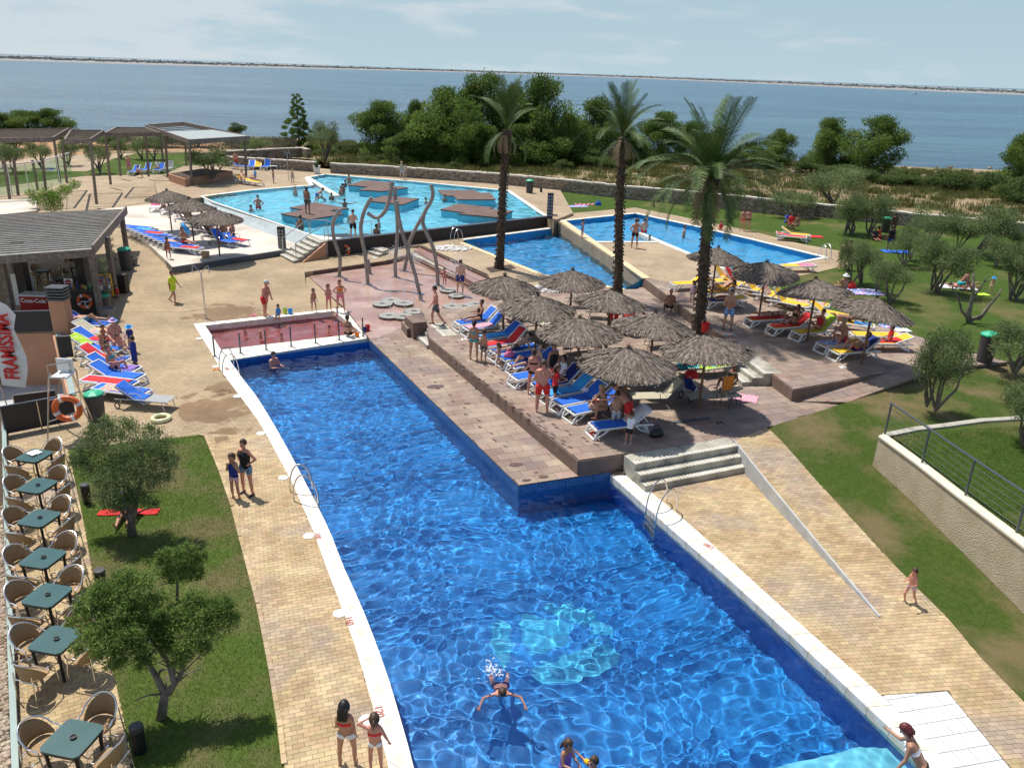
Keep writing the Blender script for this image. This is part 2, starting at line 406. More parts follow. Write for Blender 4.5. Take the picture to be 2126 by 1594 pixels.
m_terra=mat('terracotta coloured render',(.46,.235,.14),(.52,.28,.17),.9,1.2,4,.15,30)
m_dark=mat('dark brown board',(.022,.016,.014),(.035,.026,.022),.6,3)
m_black=mat('black plastic',(.012,.012,.013),None,.45)
m_steel=mat('brushed steel tube',(.56,.55,.53),None,.28,metal=1)
m_greysteel=mat('grey painted steel',(.09,.10,.12),None,.45,metal=.3)
m_greentrim=mat('grey green painted metal',(.26,.34,.31),(.30,.38,.35),.5,3)
m_wood=mat('weathered grey timber',(.17,.135,.11),(.30,.245,.20),.9,3,6,.5,9,stretch=(6,6,1),rnd=.15)
m_woodx=mat('weathered grey timber beam',(.15,.12,.10),(.27,.22,.18),.9,3,6,.5,9,stretch=(2,2,2),rnd=.12)
m_pooldark=mosaic_dark=None
def mosaic(name,ca,cb,mort,s=.05,rough=.35):
 if name in MATS:return MATS[name]
 m=bpy.data.materials.new(name);m.use_nodes=True;t=m.node_tree;N=t.nodes;L=t.links;b=N['Principled BSDF'];b.inputs['Roughness'].default_value=rough
 g=N.new('ShaderNodeNewGeometry');sx=N.new('ShaderNodeSeparateXYZ');L.new(g.outputs['Position'],sx.inputs[0])
 ad=N.new('ShaderNodeMath');ad.operation='ADD';L.new(sx.outputs[1],ad.inputs[0]);L.new(sx.outputs[2],ad.inputs[1])
 cb_=N.new('ShaderNodeCombineXYZ');L.new(sx.outputs[0],cb_.inputs[0]);L.new(ad.outputs[0],cb_.inputs[1])
 k=N.new('ShaderNodeTexBrick');k.offset=0;k.inputs['Color1'].default_value=rgb(ca);k.inputs['Color2'].default_value=rgb(cb);k.inputs['Mortar'].default_value=rgb(mort)
 k.inputs['Scale'].default_value=1;k.inputs['Brick Width'].default_value=s;k.inputs['Row Height'].default_value=s;k.inputs['Mortar Size'].default_value=s*.05;L.new(cb_.outputs[0],k.inputs[0])
 n=N.new('ShaderNodeTexNoise');n.inputs['Scale'].default_value=.7;n.inputs['Detail'].default_value=4;L.new(g.outputs['Position'],n.inputs[0])
 r=N.new('ShaderNodeMapRange');r.inputs[1].default_value=.3;r.inputs[2].default_value=.7;r.inputs[3].default_value=.85;r.inputs[4].default_value=1.15;L.new(n.outputs[0],r.inputs[0])
 h=N.new('ShaderNodeHueSaturation');L.new(k.outputs[0],h.inputs['Color']);L.new(r.outputs[0],h.inputs['Value']);L.new(h.outputs[0],b.inputs['Base Color'])
 MATS[name]=m;return m
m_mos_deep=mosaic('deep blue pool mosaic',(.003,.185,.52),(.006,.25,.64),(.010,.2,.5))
m_mos_wall=mosaic('shade toned pool mosaic',(.003,.075,.33),(.006,.115,.41),(.02,.12,.34))  # darker than the floor mosaic: the wall's shade is put into this colour
m_mos_azure=mosaic('azure pool mosaic',(.035,.36,.62),(.05,.43,.70),(.06,.4,.6))
m_mos_mid=mosaic('mid blue pool mosaic',(.02,.27,.56),(.035,.33,.64),(.05,.32,.54))
m_mos_pale=mosaic('pale turquoise pool mosaic',(.14,.58,.72),(.20,.66,.78),(.2,.6,.7),.08)
m_mos_turq=mosaic('turquoise pool mosaic',(.03,.36,.60),(.045,.44,.68),(.02,.28,.55))
m_mos_red=mosaic('oxblood pool tile',(.36,.085,.075),(.44,.12,.10),(.3,.1,.09),.1)
def glass_water(name,tint):
 m=bpy.data.materials.new(name);m.use_nodes=True;t=m.node_tree;t.nodes.remove(t.nodes['Principled BSDF'])
 g=t.nodes.new('ShaderNodeBsdfGlass');g.inputs['IOR'].default_value=1.333;g.inputs['Roughness'].default_value=0;g.inputs['Color'].default_value=rgb(tint)
 t.links.new(g.outputs[0],t.nodes['Material Output'].inputs[0]);return m
m_water=glass_water('clear pool water',(.96,.985,1))

def receiver(o):o.cycles.is_caustics_receiver=True;return o
# ================================================================== BASE GROUND
def grassmat(name,ca,cb,dry,sc_=1.0,lo=.45,hi=.62):
 if name in MATS:return MATS[name]
 m=bpy.data.materials.new(name);m.use_nodes=True;t=m.node_tree;N=t.nodes;L=t.links;b=N['Principled BSDF'];b.inputs['Roughness'].default_value=.95;b.inputs['Specular IOR Level'].default_value=.15
 g=N.new('ShaderNodeNewGeometry')
 n=N.new('ShaderNodeTexNoise');n.inputs['Scale'].default_value=9*sc_;n.inputs['Detail'].default_value=8;n.inputs['Roughness'].default_value=.75;L.new(g.outputs['Position'],n.inputs[0])
 r=N.new('ShaderNodeValToRGB');r.color_ramp.elements[0].position=.35;r.color_ramp.elements[1].position=.68;r.color_ramp.elements[0].color=rgb(ca);r.color_ramp.elements[1].color=rgb(cb);L.new(n.outputs[0],r.inputs[0])
 n2=N.new('ShaderNodeTexNoise');n2.inputs['Scale'].default_value=.42*sc_;n2.inputs['Detail'].default_value=7;n2.inputs['Roughness'].default_value=.62;L.new(g.outputs['Position'],n2.inputs[0])
 r2=N.new('ShaderNodeMapRange');r2.inputs[1].default_value=lo;r2.inputs[2].default_value=hi;L.new(n2.outputs[0],r2.inputs[0])
 x=N.new('ShaderNodeMix');x.data_type='RGBA';L.new(r2.outputs[0],x.inputs[0]);L.new(r.outputs[0],x.inputs[6]);x.inputs[7].default_value=rgb(dry)
 n3=N.new('ShaderNodeTexNoise');n3.inputs['Scale'].default_value=60;n3.inputs['Detail'].default_value=4;L.new(g.outputs['Position'],n3.inputs[0])
 r3=N.new('ShaderNodeMapRange');r3.inputs[1].default_value=.3;r3.inputs[2].default_value=.7;r3.inputs[3].default_value=.62;r3.inputs[4].default_value=1.35;L.new(n3.outputs[0],r3.inputs[0])
 h=N.new('ShaderNodeHueSaturation');L.new(x.outputs[2],h.inputs['Color']);L.new(r3.outputs[0],h.inputs['Value']);L.new(h.outputs[0],b.inputs['Base Color'])
 bp=N.new('ShaderNodeBump');bp.inputs['Strength'].default_value=.9;bp.inputs['Distance'].default_value=.05;L.new(n3.outputs[0],bp.inputs['Height']);L.new(bp.outputs[0],b.inputs['Normal'])
 MATS[name]=m;return m
m_grass_l=grassmat('mown lawn',(.07,.11,.018),(.135,.195,.038),(.20,.17,.08),1,.47,.62)
m_grass_r=grassmat('green lawn',(.045,.085,.012),(.09,.15,.024),(.16,.15,.055),.8,.50,.66)
m_grass_d=grassmat('partly scorched lawn',(.05,.085,.013),(.10,.145,.027),(.21,.165,.08),1,.45,.60)
m_scrub=grassmat('dry stony scrub ground',(.36,.26,.15),(.50,.38,.24),(.16,.16,.06),.55,.44,.56)
m_redsoil=grassmat('red dusty soil',(.46,.25,.13),(.58,.36,.20),(.42,.27,.15),.4,.45,.6)

base=MB();base.box((0,60,-2.9),(260,170,1));struct(base.build('ground',m_scrub))

# ---- levels seen as polygons of photograph pixels, each with its own height
def PW(lst):
 """[(u,v,z)...] -> world vectors"""
 return[W(*p)for p in lst]

# ---------------------------------------------------------------- main pool
inL=[(477,749),(505,789),(532,823),(569,883),(601,940),(623,982),(653,1040),(683,1100),(713,1178),(746,1250),(776,1325),(804,1403),(825,1475),(845,1545),(858,1594),(882,1700),(896,1790)]
outL=[(402,674),(443,740),(462,775),(498,823),(532,868),(554,904),(578,950),(604,997),(625,1046),(648,1096),(678,1180),(713,1271),(743,1360),(770,1451),(791,1530),(807,1594),(826,1700),(838,1790)]
inR=[(1268,987),(1390,1096),(1515,1204),(1640,1318),(1746,1416),(1852,1516),(1932,1594),(2030,1695),(2110,1790)]
outR=[(1301,982),(1420,1080),(1540,1187),(1663,1299),(1829,1445),(1974,1594),(2080,1700),(2165,1790)]
WINL=[W(u,v,0)for u,v in inL];WOUTL=[W(u,v,0)for u,v in outL];WINR=[W(u,v,0)for u,v in inR];WOUTR=[W(u,v,0)for u,v in outR]
sA=W(766,704,ZS);sB=W(1077,1007,ZS);sC=W(1267,978,ZS)
# pool boundary (ccw seen from above is not needed)
POOL=[(p.x,p.y)for p in WINL[::-1]]+[(sA.x,sA.y),(sB.x,sB.y),(sC.x,sC.y)]+[(p.x,p.y)for p in WINR]
ZWATER,ZFLOOR=-.17,-1.5
WAVES=[]
_rs=np.random.RandomState(11)
for k in range(90):
 lam=float(np.exp(_rs.uniform(math.log(.38),math.log(1.7))));th=_rs.uniform(0,2*PI)if k%3 else _rs.normal(2.2,.5)
 WAVES.append((2*PI/lam*math.cos(th),2*PI/lam*math.sin(th),_rs.uniform(0,2*PI),.0026*lam**1.15*_rs.uniform(.5,1.4)))
def waves(X,Y,amp=1.0,k=1.0):
 Z=np.zeros_like(X)
 # slow warp so crests are not straight
 Xw=X+.35*np.sin(Y*.9+1.3)+.2*np.sin(X*1.7+Y*.6);Yw=Y+.35*np.sin(X*.8)+.2*np.sin(Y*1.9-X*.7)
 for kx,ky,p,a in WAVES:Z+=a*np.sin(k*(kx*Xw+ky*Yw)+p)
 return Z*amp
def water_sheet(name,poly,z,cell,amp=1.0,k=1.0,grow=1,rings=()):
 x0,x1=min(p[0]for p in poly)-cell,max(p[0]for p in poly)+cell;y0,y1=min(p[1]for p in poly)-cell,max(p[1]for p in poly)+cell
 xs=np.arange(x0,x1+cell,cell);ys=np.arange(y0,y1+cell,cell);X,Y=np.meshgrid(xs,ys)
 ins=inpoly_np(X,Y,poly)
 q=ins.copy()
 for _ in range(grow):
  e=q.copy();e[1:]|=q[:-1];e[:-1]|=q[1:];e[:,1:]|=q[:,:-1];e[:,:-1]|=q[:,1:];q=e
 Z=z+waves(X,Y,amp,k)
 for(rx,ry,ra,rl,rr)in rings:
  R=np.hypot(X-rx,Y-ry);Z+=ra*np.sin(2*PI*R/rl)*np.exp(-R/rr)
 i=np.arange(X.size).reshape(X.shape)
 keep=q[:-1,:-1]&q[:-1,1:]&q[1:,1:]&q[1:,:-1]
 F=np.stack([i[:-1,:-1],i[:-1,1:],i[1:,1:],i[1:,:-1]],-1)[keep]
 used=np.unique(F);mp_=np.zeros(X.size,np.int64);mp_[used]=np.arange(len(used))
 V=np.stack([X.ravel(),Y.ravel(),Z.ravel()],-1)[used]
 me=npmesh(name,V,mp_[F]);me.materials.append(m_water);me.shade_smooth()
 o=bpy.data.objects.new(name,me);COL.objects.link(o);struct(o);o.cycles.is_caustics_caster=True
 return o
def basin(name,poly,ztop,zfloor,mw,mf,floor_name='pool_floor',ztops=None):
 b=MB();n=len(poly);P2=list(poly)
 if parea(P2)<0:P2=P2[::-1];ztops=ztops[::-1]if ztops else None
 zt=ztops or[ztop]*n
 for i in range(n):
  j=(i+1)%n;p,q=P2[i],P2[j]
  b.add([(p[0],p[1],zfloor),(q[0],q[1],zfloor),(q[0],q[1],zt[j]),(p[0],p[1],zt[i])],[(1,0,3,2)])
 wl=receiver(struct(b.build(name,mw)))
 f=MB();f.prism(P2,zfloor-.2,zfloor,True,True,True);fl=receiver(struct(f.build(floor_name,mf)))
 return wl,fl
rings=[]
for(u,v)in((1045,1412),(1180,1548),(1240,1575),(1885,1560)):
 p=W(u,v,ZWATER);rings.append((p.x,p.y,.012,.42,1.3))
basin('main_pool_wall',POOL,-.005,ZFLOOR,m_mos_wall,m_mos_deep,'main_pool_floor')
water_sheet('pool_water',POOL,ZWATER,.04,.37,2.5,rings=rings)
# pool interior strip wall rises to the strip level: blue mosaic band
b=MB()
for(a,c)in((sA,sB),(sB,sC)):
 d=(c-a);nrm=Vector((d.y,-d.x,0)).normalized()*.004
 if(a==sA):nrm=-nrm if inpoly((a.x+c.x)/2+nrm.x*20,(a.y+c.y)/2+nrm.y*20,POOL)is False else nrm
 if not inpoly((a.x+c.x)/2+nrm.x*20,(a.y+c.y)/2+nrm.y*20,POOL):nrm=-nrm
 p,q=a+nrm,c+nrm
 b.add([(p.x,p.y,ZFLOOR),(q.x,q.y,ZFLOOR),(q.x,q.y,ZS-.035),(p.x,p.y,ZS-.035)],[(0,1,2,3)])
receiver(struct(b.build('mosaic_band',mosaic('blue grey mosaic band',(.02,.09,.26),(.05,.15,.34),(.16,.22,.32),.1))))
# turquoise mosaic figures laid on the floor (seen refracted)
def WR(u,v,zw,zf):
 p=W(u,v,zw);d=(p-Vector((0,0,CAMH))).normalized();n_=Vector((0,0,1));eta=1/1.333
 c=-d.dot(n_);k=1-eta*eta*(1-c*c);t=d*eta+n_*(eta*c-math.sqrt(k));s=(zf-zw)/t.z
 return p+t*s
figs=[[(604,500),(690,540),(800,565),(930,590),(950,650),(930,720),(850,740),(810,800),(720,830),(640,800),(600,640)],
  [(750,475),(850,480),(960,455),(1050,500),(1140,560),(1240,620),(1250,680),(1120,650),(960,590),(870,560),(800,510)],
  [(1100,725),(1240,735),(1300,830),(1180,930),(1050,985),(900,1010),(700,1000),(650,940),(740,860),(880,830),(1060,750)],
  [(395,620),(440,570),(500,590),(540,680),(530,800),(500,920),(430,850),(400,740)]]
fb=MB()
for f in figs:
 P_=[WR(*px('U',x,y),ZWATER,ZFLOOR+.004)for x,y in f];P_=[(p.x,p.y)for p in P_]
 # rounded outline
 Q=[]
 for i in range(len(P_)):
  a,c=P_[i],P_[(i+1)%len(P_)];Q+=[(a[0]*.75+c[0]*.25,a[1]*.75+c[1]*.25),(a[0]*.25+c[0]*.75,a[1]*.25+c[1]*.75)]
 fb.prism(Q,ZFLOOR-.02,ZFLOOR+.004,True,False,False)
receiver(struct(fb.build('floor_mosaic',m_mos_turq)))
# shallow entry steps at the near end of the pool (pale blue, under water)
b=MB();b.prism([(p.x,p.y)for p in[WR(u,v,ZWATER,-.62)for u,v in((1575,1600),(1787,1549),(1880,1556),(1990,1680),(1700,1760))]],ZFLOOR+.01,-.62)
receiver(struct(b.build('pool_entry_step',m_mos_pale)))

# ---- copings: separate stones
def coping(name,inner,outer,z,n_per,m=m_white_stone,gap=.015,bottom=-.3,over=.02):
 def resample(pts,n):
  L_=[0]
  for i in range(1,len(pts)):L_.append(L_[-1]+(pts[i]-pts[i-1]).length)
  out=[]
  for k in range(n+1):
   t=L_[-1]*k/n;i=0
   while i<len(L_)-2 and L_[i+1]<t:i+=1
   f=(t-L_[i])/max(1e-6,L_[i+1]-L_[i]);out.append(pts[i].lerp(pts[i+1],min(1,f)))
  return out
 a=resample(inner,n_per);c=resample(outer,n_per)
 root=struct(empty(name))
 for i in range(n_per):
  p,q,r,s=a[i],a[i+1],c[i+1],c[i]
  e=(q-p).normalized()*gap*.5;o=(s-p).normalized()*-over
  pts=[p+e+o,q-e+o,r-e,s+e]
  cen=sum(pts,Vector())/4;b=MB();b.prism([(v.x-cen.x,v.y-cen.y)for v in pts],bottom,z+random.uniform(0,.003))
  b.build('coping_stone',m,root,(cen.x,cen.y,0))
 return root
coping('pool_coping',WINL,WOUTL,.03,30)
coping('pool_coping',WINR,WOUTR,.03,24)

# ---------------------------------------------------------------- kid pool
KI=PW([(425,677,0),(694,647,0),(752,693,0),(459,728,0)]);KO=PW([(402,674,0),(717,640,0),(767,703,0),(477,749,0)])
kp=[(p.x,p.y)for p in KI]
basin('paddling_pool_wall',kp,.0,-.55,m_mos_red,m_mos_red,'paddling_pool_floor')
water_sheet('paddling_pool_water',kp,-.2,.09,.9)
KI2=KI[:];
coping('paddling_pool_coping',[KI[0],KI[1]],[KO[0],KO[1]],.032,10)
coping('paddling_pool_coping',[KI[1],KI[2]],[KO[1],KO[2]],.034,4)
coping('paddling_pool_coping',[KI[2],KI[3]],[KO[2],KO[3]],.031,10)
coping('paddling_pool_coping',[KI[3],KI[0]],[W(443,740,0),W(402,674,0)],.033,4)

# ---------------------------------------------------------------- brick paving, base level
m_far_brick=brickmat('sand brick paving far',(.36,.26,.15),(.44,.335,.205),(.19,.13,.08),.205,.105,0.12,.014,wet=[tuple(W(440,850)[:2])+(1.7,),tuple(W(495,800)[:2])+(1.1,),tuple(W(470,650)[:2])+(1.8,),tuple(W(470,905)[:2])+(.8,)])
m_far_brick2=brickmat('sand brick paving upper',(.38,.28,.17),(.46,.35,.23),(.21,.15,.10),.205,.105,0.12,.014,stain=(.8,.72,.62))
# left plaza: everything left of the pool back to the black wall
lawnR=[(417,902),(427,905),(457,976),(483,1052),(499,1114),(536,1253),(563,1391),(581,1506),(591,1594),(600,1700),(606,1790)]
lawnL=[(142,933),(158,1009),(178,1103),(198,1228),(239,1413),(254,1476),(276,1594),(300,1790)]
plaza=[(W(u,v,0))for u,v in outL]+[W(606,1790,0)]+[W(u,v,0)for u,v in lawnR[::-1]]+[W(142,933,0)]+[W(u,v,0)for u,v in lawnL[1:]]+[W(10,1790,0),W(16,1400,0),W(12,915,0),W(10,845,0),W(147,822,0),W(116,690,0),W(28,692,0),W(-160,705,0),W(-160,560,0),W(-200,400,.0),W(60,395,0),W(330,395,0),W(350,470,0),W(560,505,0),W(700,540,0),W(860,520,.2),W(860,536,.2),W(632,566,.1),W(717,640,0)]
zpl=lambda v:.35*max(0,min(1,(640-v)/90.))
rise=[(-400,640),(-300,640),(380,648),(560,622),(636,603),(632,566),(803,541),(858,529),(868,512),(835,505),(690,507),(584,512),(358,548),(250,470),(140,440),(-500,420)]
zr=[0,0,0,0.0,0,.33,.33,.34,.4,.4,.35,.35,.35,.33,.33,.33]
_rs_=struct(slab('plaza_paving',[W(u,v,z+.008)for(u,v),z in zip(rise,zr)],m_far_brick,-.5))
struct(slab('plaza_paving',[Vector((p.x,p.y,p.z-.03 if False else p.z))for p in plaza],m_far_brick))
def z0(x,y):return .012
# near left path: real pavers over the slab
pathL=[W(u,v,0)for u,v in outL[7:]]+[W(u,v,0)for u,v in lawnR[3:][::-1]]
aL=W(653,1126)-W(510,1147);angL=math.atan2(aL.y,aL.x)
beds=slab('pool_path',[Vector((p.x,p.y,.004))for p in[W(u,v,0)for u,v in outL[5:]]+[W(u,v,0)for u,v in lawnR[::-1]]],m_joint,-.3);struct(beds)
pave(beds,'paver',[(p.x,p.y)for p in[W(u,v,0)for u,v in outL[5:]]+[W(u,v,0)for u,v in lawnR[::-1]]],lambda x,y:.016,angL,.205,.105,.007,m_paver_o,m_paver_s,.02,300,field='paver_field')
# bistro strip
bis=[W(142,933,0)]+[W(u,v,0)for u,v in lawnL[1:]]+[W(50,1790,0),W(60,1594,0),W(42,1300,0),W(28,1000,0),W(24,915,0)]
bb=slab('terrace_paving',[Vector((p.x,p.y,.004))for p in bis],m_joint,-.3);struct(bb)
aB=W(230,1400)-W(65,1450);angB=math.atan2(aB.y,aB.x)
pave(bb,'paver',[(p.x,p.y)for p in bis],lambda x,y:.016,angB,.205,.105,.007,m_paver_o,m_paver_s,.02,300,field='paver_field')

# left lawn
lw=[W(u,v,0)for u,v in lawnR]+[W(u,v,0)for u,v in lawnL[::-1]]
lawn_left=struct(slab('lawn',[Vector((p.x,p.y,.0))for p in lw],m_grass_l,-.5))
# edge bricks along the lawn
def kerb(name,pts,m,wdt=.09,h=.03,z=.0,seg=.22,label=None):
 root=struct(empty(name));base=MB();base.box((0,0,0),(wdt,seg-.01,h));me=base.mesh('edging_brick');me.materials.append(m);n=0
 for i in range(len(pts)-1):
  a,c=pts[i],pts[i+1];L_=(c-a).length;d=(c-a)/max(L_,1e-6);t=seg/2
  while t<L_ and n<300:
   p=a+d*t;o=bpy.data.objects.new('edging_brick',me);COL.objects.link(o);o.parent=root;o.location=(p.x,p.y,p.z+z);o.rotation_euler=(0,0,math.atan2(d.y,d.x)-PI/2);t+=seg;n+=1
 return root
kerb('lawn_edging',[W(u,v,.03)for u,v in lawnR[:9]],m_paver_o)

# ---------------------------------------------------------------- right side, base level
wallbase=[(1534,970),(1600,1040),(1700,1147),(1828,1284),(1960,1425)]
rp=[W(u,v,0)for u,v in outR]+[W(2300,1790,0),W(2250,1560,0),W(2126,1458,0),W(2040,1370,0),W(1960,1275,0)]+[W(1828,1284,0),W(1700,1147,0),W(1600,1040,0),W(1534,970,0),W(1328,1007,0),W(1290,984,0)]
rb=slab('pool_path',rp,m_joint);struct(rb)
aR=W(*px('T',1590,1065))-W(*px('T',1140,1100));angR=math.atan2(aR.y,aR.x)
pan=[W(1829,1445,0),W(1965,1435,0),W(2095,1594,0),W(2260,1790,0),W(2165,1790,0),W(1974,1594,0)]
rp_p=[W(u,v,0)for u,v in outR[:5]]+[W(1829,1443,0),W(1966,1433,0),W(2098,1594,0),W(2262,1790,0),W(2330,1790,0),W(2260,1560,0),W(2126,1458,0),W(2040,1370,0),W(1960,1275,0),W(1862,1180,.12)]+[W(1828,1284,0),W(1700,1147,0),W(1600,1040,0),W(1534,970,0),W(1328,1007,0),W(1302,984,0)]
pave(rb,'paver',[(p.x,p.y)for p in rp_p],lambda x,y:.012,angR,.19,.105,.007,m_paver_o,m_paver_s,.02,300,field='paver_field')
# shallow foot bath, white tiles
fbp=slab('white_tile_pad',[Vector((p.x,p.y,.006))for p in pan],m_concrete,-.2);struct(fbp)
m_wtile=mat('white glazed tile',(.66,.66,.62),(.74,.74,.71),.35,3,rnd=.05)
aT=W(*px('T',1800,1310))-W(*px('T',1380,1380));angT=math.atan2(aT.y,aT.x)
pave(fbp,'tile',[(p.x,p.y)for p in pan],lambda x,y:.018,angT,.33,.33,.016,m_wtile,m_wtile,.015,300,offset=0,org=(pan[1].x,pan[1].y))
# ramp path, rising to the deck
RT=[W(1525,915,.62),W(1595,888,.60)];
rampL=[W(1525,915,.60),W(1600,1008,.42),W(1700,1130,.2),W(1828,1282,0)]
rampR=[W(1593,888,.60),W(1685,987,.45),W(1770,1080,.28),W(1862,1180,.12),W(1960,1277,0)]
y_top,y_bot=W(1525,915,.6).y,W(1890,1280,0).y
def zramp(x,y):
 t=(y-y_bot)/(y_top-y_bot);return .6*max(0,min(1,t))
rr=rampL+rampR[::-1];rr=[Vector((p.x,p.y,zramp(p.x,p.y)))for p in rr]
rs=slab('ramp_path',rr,m_joint);struct(rs)
pave(rs,'paver',[(p.x,p.y)for p in rr],lambda x,y:zramp(x,y)+.012,angR,.19,.105,.007,m_paver_o,m_paver_s,.02,300,field='paver_field')
# grey plate along the ramp
b=MB();th=Vector((.05,0,0))
for i in range(len(rampL)-1):
 p,q=rr[i],rr[i+1];zt0,zt1=zramp(p.x,p.y)+.05,zramp(q.x,q.y)+.05
 for a,c in((p-th,q-th),):
  b.add([(a.x,a.y,-.3),(c.x,c.y,-.3),(c.x+.05,c.y,-.3),(a.x+.05,a.y,-.3),(a.x,a.y,zt0),(c.x,c.y,zt1),(c.x+.05,c.y,zt1),(a.x+.05,a.y,zt0)],
   [(0,1,5,4),(2,3,7,6),(4,5,6,7),(0,4,7,3),(1,2,6,5)])
o=b.build('ramp_plate',m_concrete);tag(o,'grey tapered concrete plate edging the ramp beside the brick path','retaining wall')
# grass beside the ramp
gl=[Vector((p.x,p.y,p.z))for p in rr[len(rampL):][::-1]]
grassR=[rr[-1],]
gpts=[(1593,888,.60),(1685,987,.45),(1770,1080,.28),(1862,1180,.12),(1960,1275,.0),(2040,1370,0),(2126,1458,0),(2260,1580,0),(2400,1500,.05),(2600,1240,.3),(2500,900,.8),(2300,690,1.05),(1990,757,1.02),(1925,775,.9),(1760,835,.72)]
gy=sorted([(p.y,p.z)for p in PW([(1960,1275,0),(1862,1180,.12),(1770,1080,.28),(1685,987,.45),(1593,888,.6),(1925,775,.9),(1925,705,1.04)])])
zg=lambda y:float(np.interp(y,[q[0]for q in gy],[q[1]for q in gy]))
struct(slab('lawn',[Vector((p.x,p.y,zg(p.y)))for p in PW(gpts)],m_grass_d))
# stucco retaining wall with the upper lawn behind
wt=[(1825,905),(1900,960),(1980,1023),(2060,1084),(2126,1135),(2230,1215),(2330,1290)]
ZT=1.42
wA=[W(u,v,ZT)for u,v in wt];wB=[p+Vector((.24,.16,0))for p in wA]
b=MB();b.prism([(p.x,p.y)for p in wA+wB[::-1]],-1,ZT-.03)
sw=b.build('garden_retaining_wall',m_stucco);tag(sw,'rough beige stucco retaining wall holding up the greener lawn','retaining wall')
capm=mat('cream wall coping',(.72,.62,.46),(.78,.69,.53),.8,4,4,.2,20)
b=MB();wA2=[p+Vector((-.03,-.02,0))for p in wA];b.prism([(p.x,p.y)for p in wA2+wB[::-1]],ZT-.03,ZT+.02);b.build('wall_cap',capm,sw)
struct(slab('lawn',[Vector((p.x,p.y,ZT-.06))for p in wB]+PW([(2500,1100,ZT-.06),(2500,850,ZT-.06),(2126,868,ZT-.06),(1990,882,ZT-.06),(1850,900,ZT-.06)]),m_grass_r))
kb=PW([(1838,902,ZT),(1900,889,ZT),(1960,882,ZT),(2040,871,ZT),(2126,866,ZT),(2300,860,ZT)])
root=struct(empty('lawn_kerb'))
for i in range(len(kb)-1):
 n=max(1,int((kb[i+1]-kb[i]).length/.5))
 for j in range(n):
  p=kb[i].lerp(kb[i+1],j/n);q=kb[i].lerp(kb[i+1],(j+1)/n);b=MB();b.bar(p-Vector((0,0,.2)),p.lerp(q,.985)-Vector((0,0,.2)),.22,.4);b.build('kerb_stone',m_step,root)

# ---------------------------------------------------------------- strip, splash floor and deck (rosy slabs)
strip=[W(766,704,ZS),W(1077,1007,ZS),W(1267,978,ZS),W(1300,981,ZS),W(1215,940,ZS),W(885,690,ZS),W(862,668,ZS)]
strip=[Vector((p.x,p.y,ZS))for p in strip]
splash=[W(717,640,ZS),W(632,566,ZS),W(643,572,ZS),W(803,545,ZS),W(860,537,ZS),W(960,590,ZS),W(1060,640,ZS),W(1060,700,ZS),W(900,720,ZS),W(862,668,ZS),W(790,700,ZS),W(767,703,ZS)]
splash=[Vector((p.x,p.y,ZS))for p in splash]
st=slab('pool_strip',[p-Vector((0,0,.012))for p in strip],m_tile_joint);struct(st)
aS=sC-sB;angS=math.atan2(aS.y,aS.x)
DTW,DTH=.62,.40
pave(st,'slab_tile',[(p.x,p.y)for p in strip],lambda x,y:ZS,angS,DTW,DTH,.012,m_tile_o,m_tile_s,.04,300,field='slab_field',org=(sB.x,sB.y))
m_wet=mat('wet rosy stone',(.33,.17,.14),(.43,.27,.22),.22,.8,6,.15,20,obj=False,c3=(.52,.36,.27),s3=.35)
sp=slab('splash_floor',[p-Vector((0,0,.006))for p in splash],m_tile_joint);struct(sp)
m_wet_o=mat('wet rosy slab',(.34,.19,.155),(.46,.32,.26),.3,.6,6,.15,20,obj=False,c3=(.40,.24,.17),s3=.35,rnd=.10)
m_wet_s=mat('wet rosy slab field',(.34,.19,.155),(.46,.32,.26),.3,.6,6,.15,20,obj=False,c3=(.40,.24,.17),s3=.35,rnd=.10,attr='tint')
pave(sp,'slab_tile',[(p.x,p.y)for p in splash],lambda x,y:ZS+.004,angS,.82,.62,.006,m_wet_o,m_wet_s,.04,300,field='slab_field')
# deck, level ZD: outline clockwise from the block by the small steps
deckP=[(873,640),(891,700),(1202,955),(1300,941),(1308,955),(1523,915),(1595,887),(1760,835),(1925,772),(1900,700),(1600,600),(1338,590),(1324,600),(1294,601),(1200,586),(1127,573),(1127,590),(1060,612),(1043,622),(960,640)]
deckW=[W(u,v,ZD)for u,v in deckP]
# the steps region front edge: deck ends at first step
dk=slab('sun_deck',[p-Vector((0,0,.012))for p in deckW],m_tile_joint);struct(dk)
pave(dk,'slab_tile',[(p.x,p.y)for p in deckW],lambda x,y:ZD,angS,DTW,DTH,.012,m_tile_o,m_tile_s,.03,300,field='slab_field',org=(W(1202,955,ZD).x,W(1202,955,ZD).y))
# brown stone facing of the riser: panels
def facing(name,pts,zt,zb,m,panel=1.1,th=.03,side=1,labels=None):
 root=struct(empty(name))
 for i in range(len(pts)-1):
  a,c=pts[i],pts[i+1];L_=(c-a).length;n=max(1,round(L_/panel));d=(c-a)/L_;nr=Vector((d.y,-d.x,0))*side
  for j in range(n):
   p,q=a+d*(L_*j/n+.004),a+d*(L_*(j+1)/n-.004)
   cen=(p+q)/2+nr*th/2;b=MB();b.box((0,0,0),((q-p).length,th,zt-zb));b.build('stone_panel',m,root,(cen.x,cen.y,(zt+zb)/2),math.atan2(d.y,d.x))
 return root
facing('deck_riser',[W(891,700,ZD),W(1202,955,ZD),W(1298,941,ZD)],ZD-.035,-.2,m_riser,1.1,side=1)
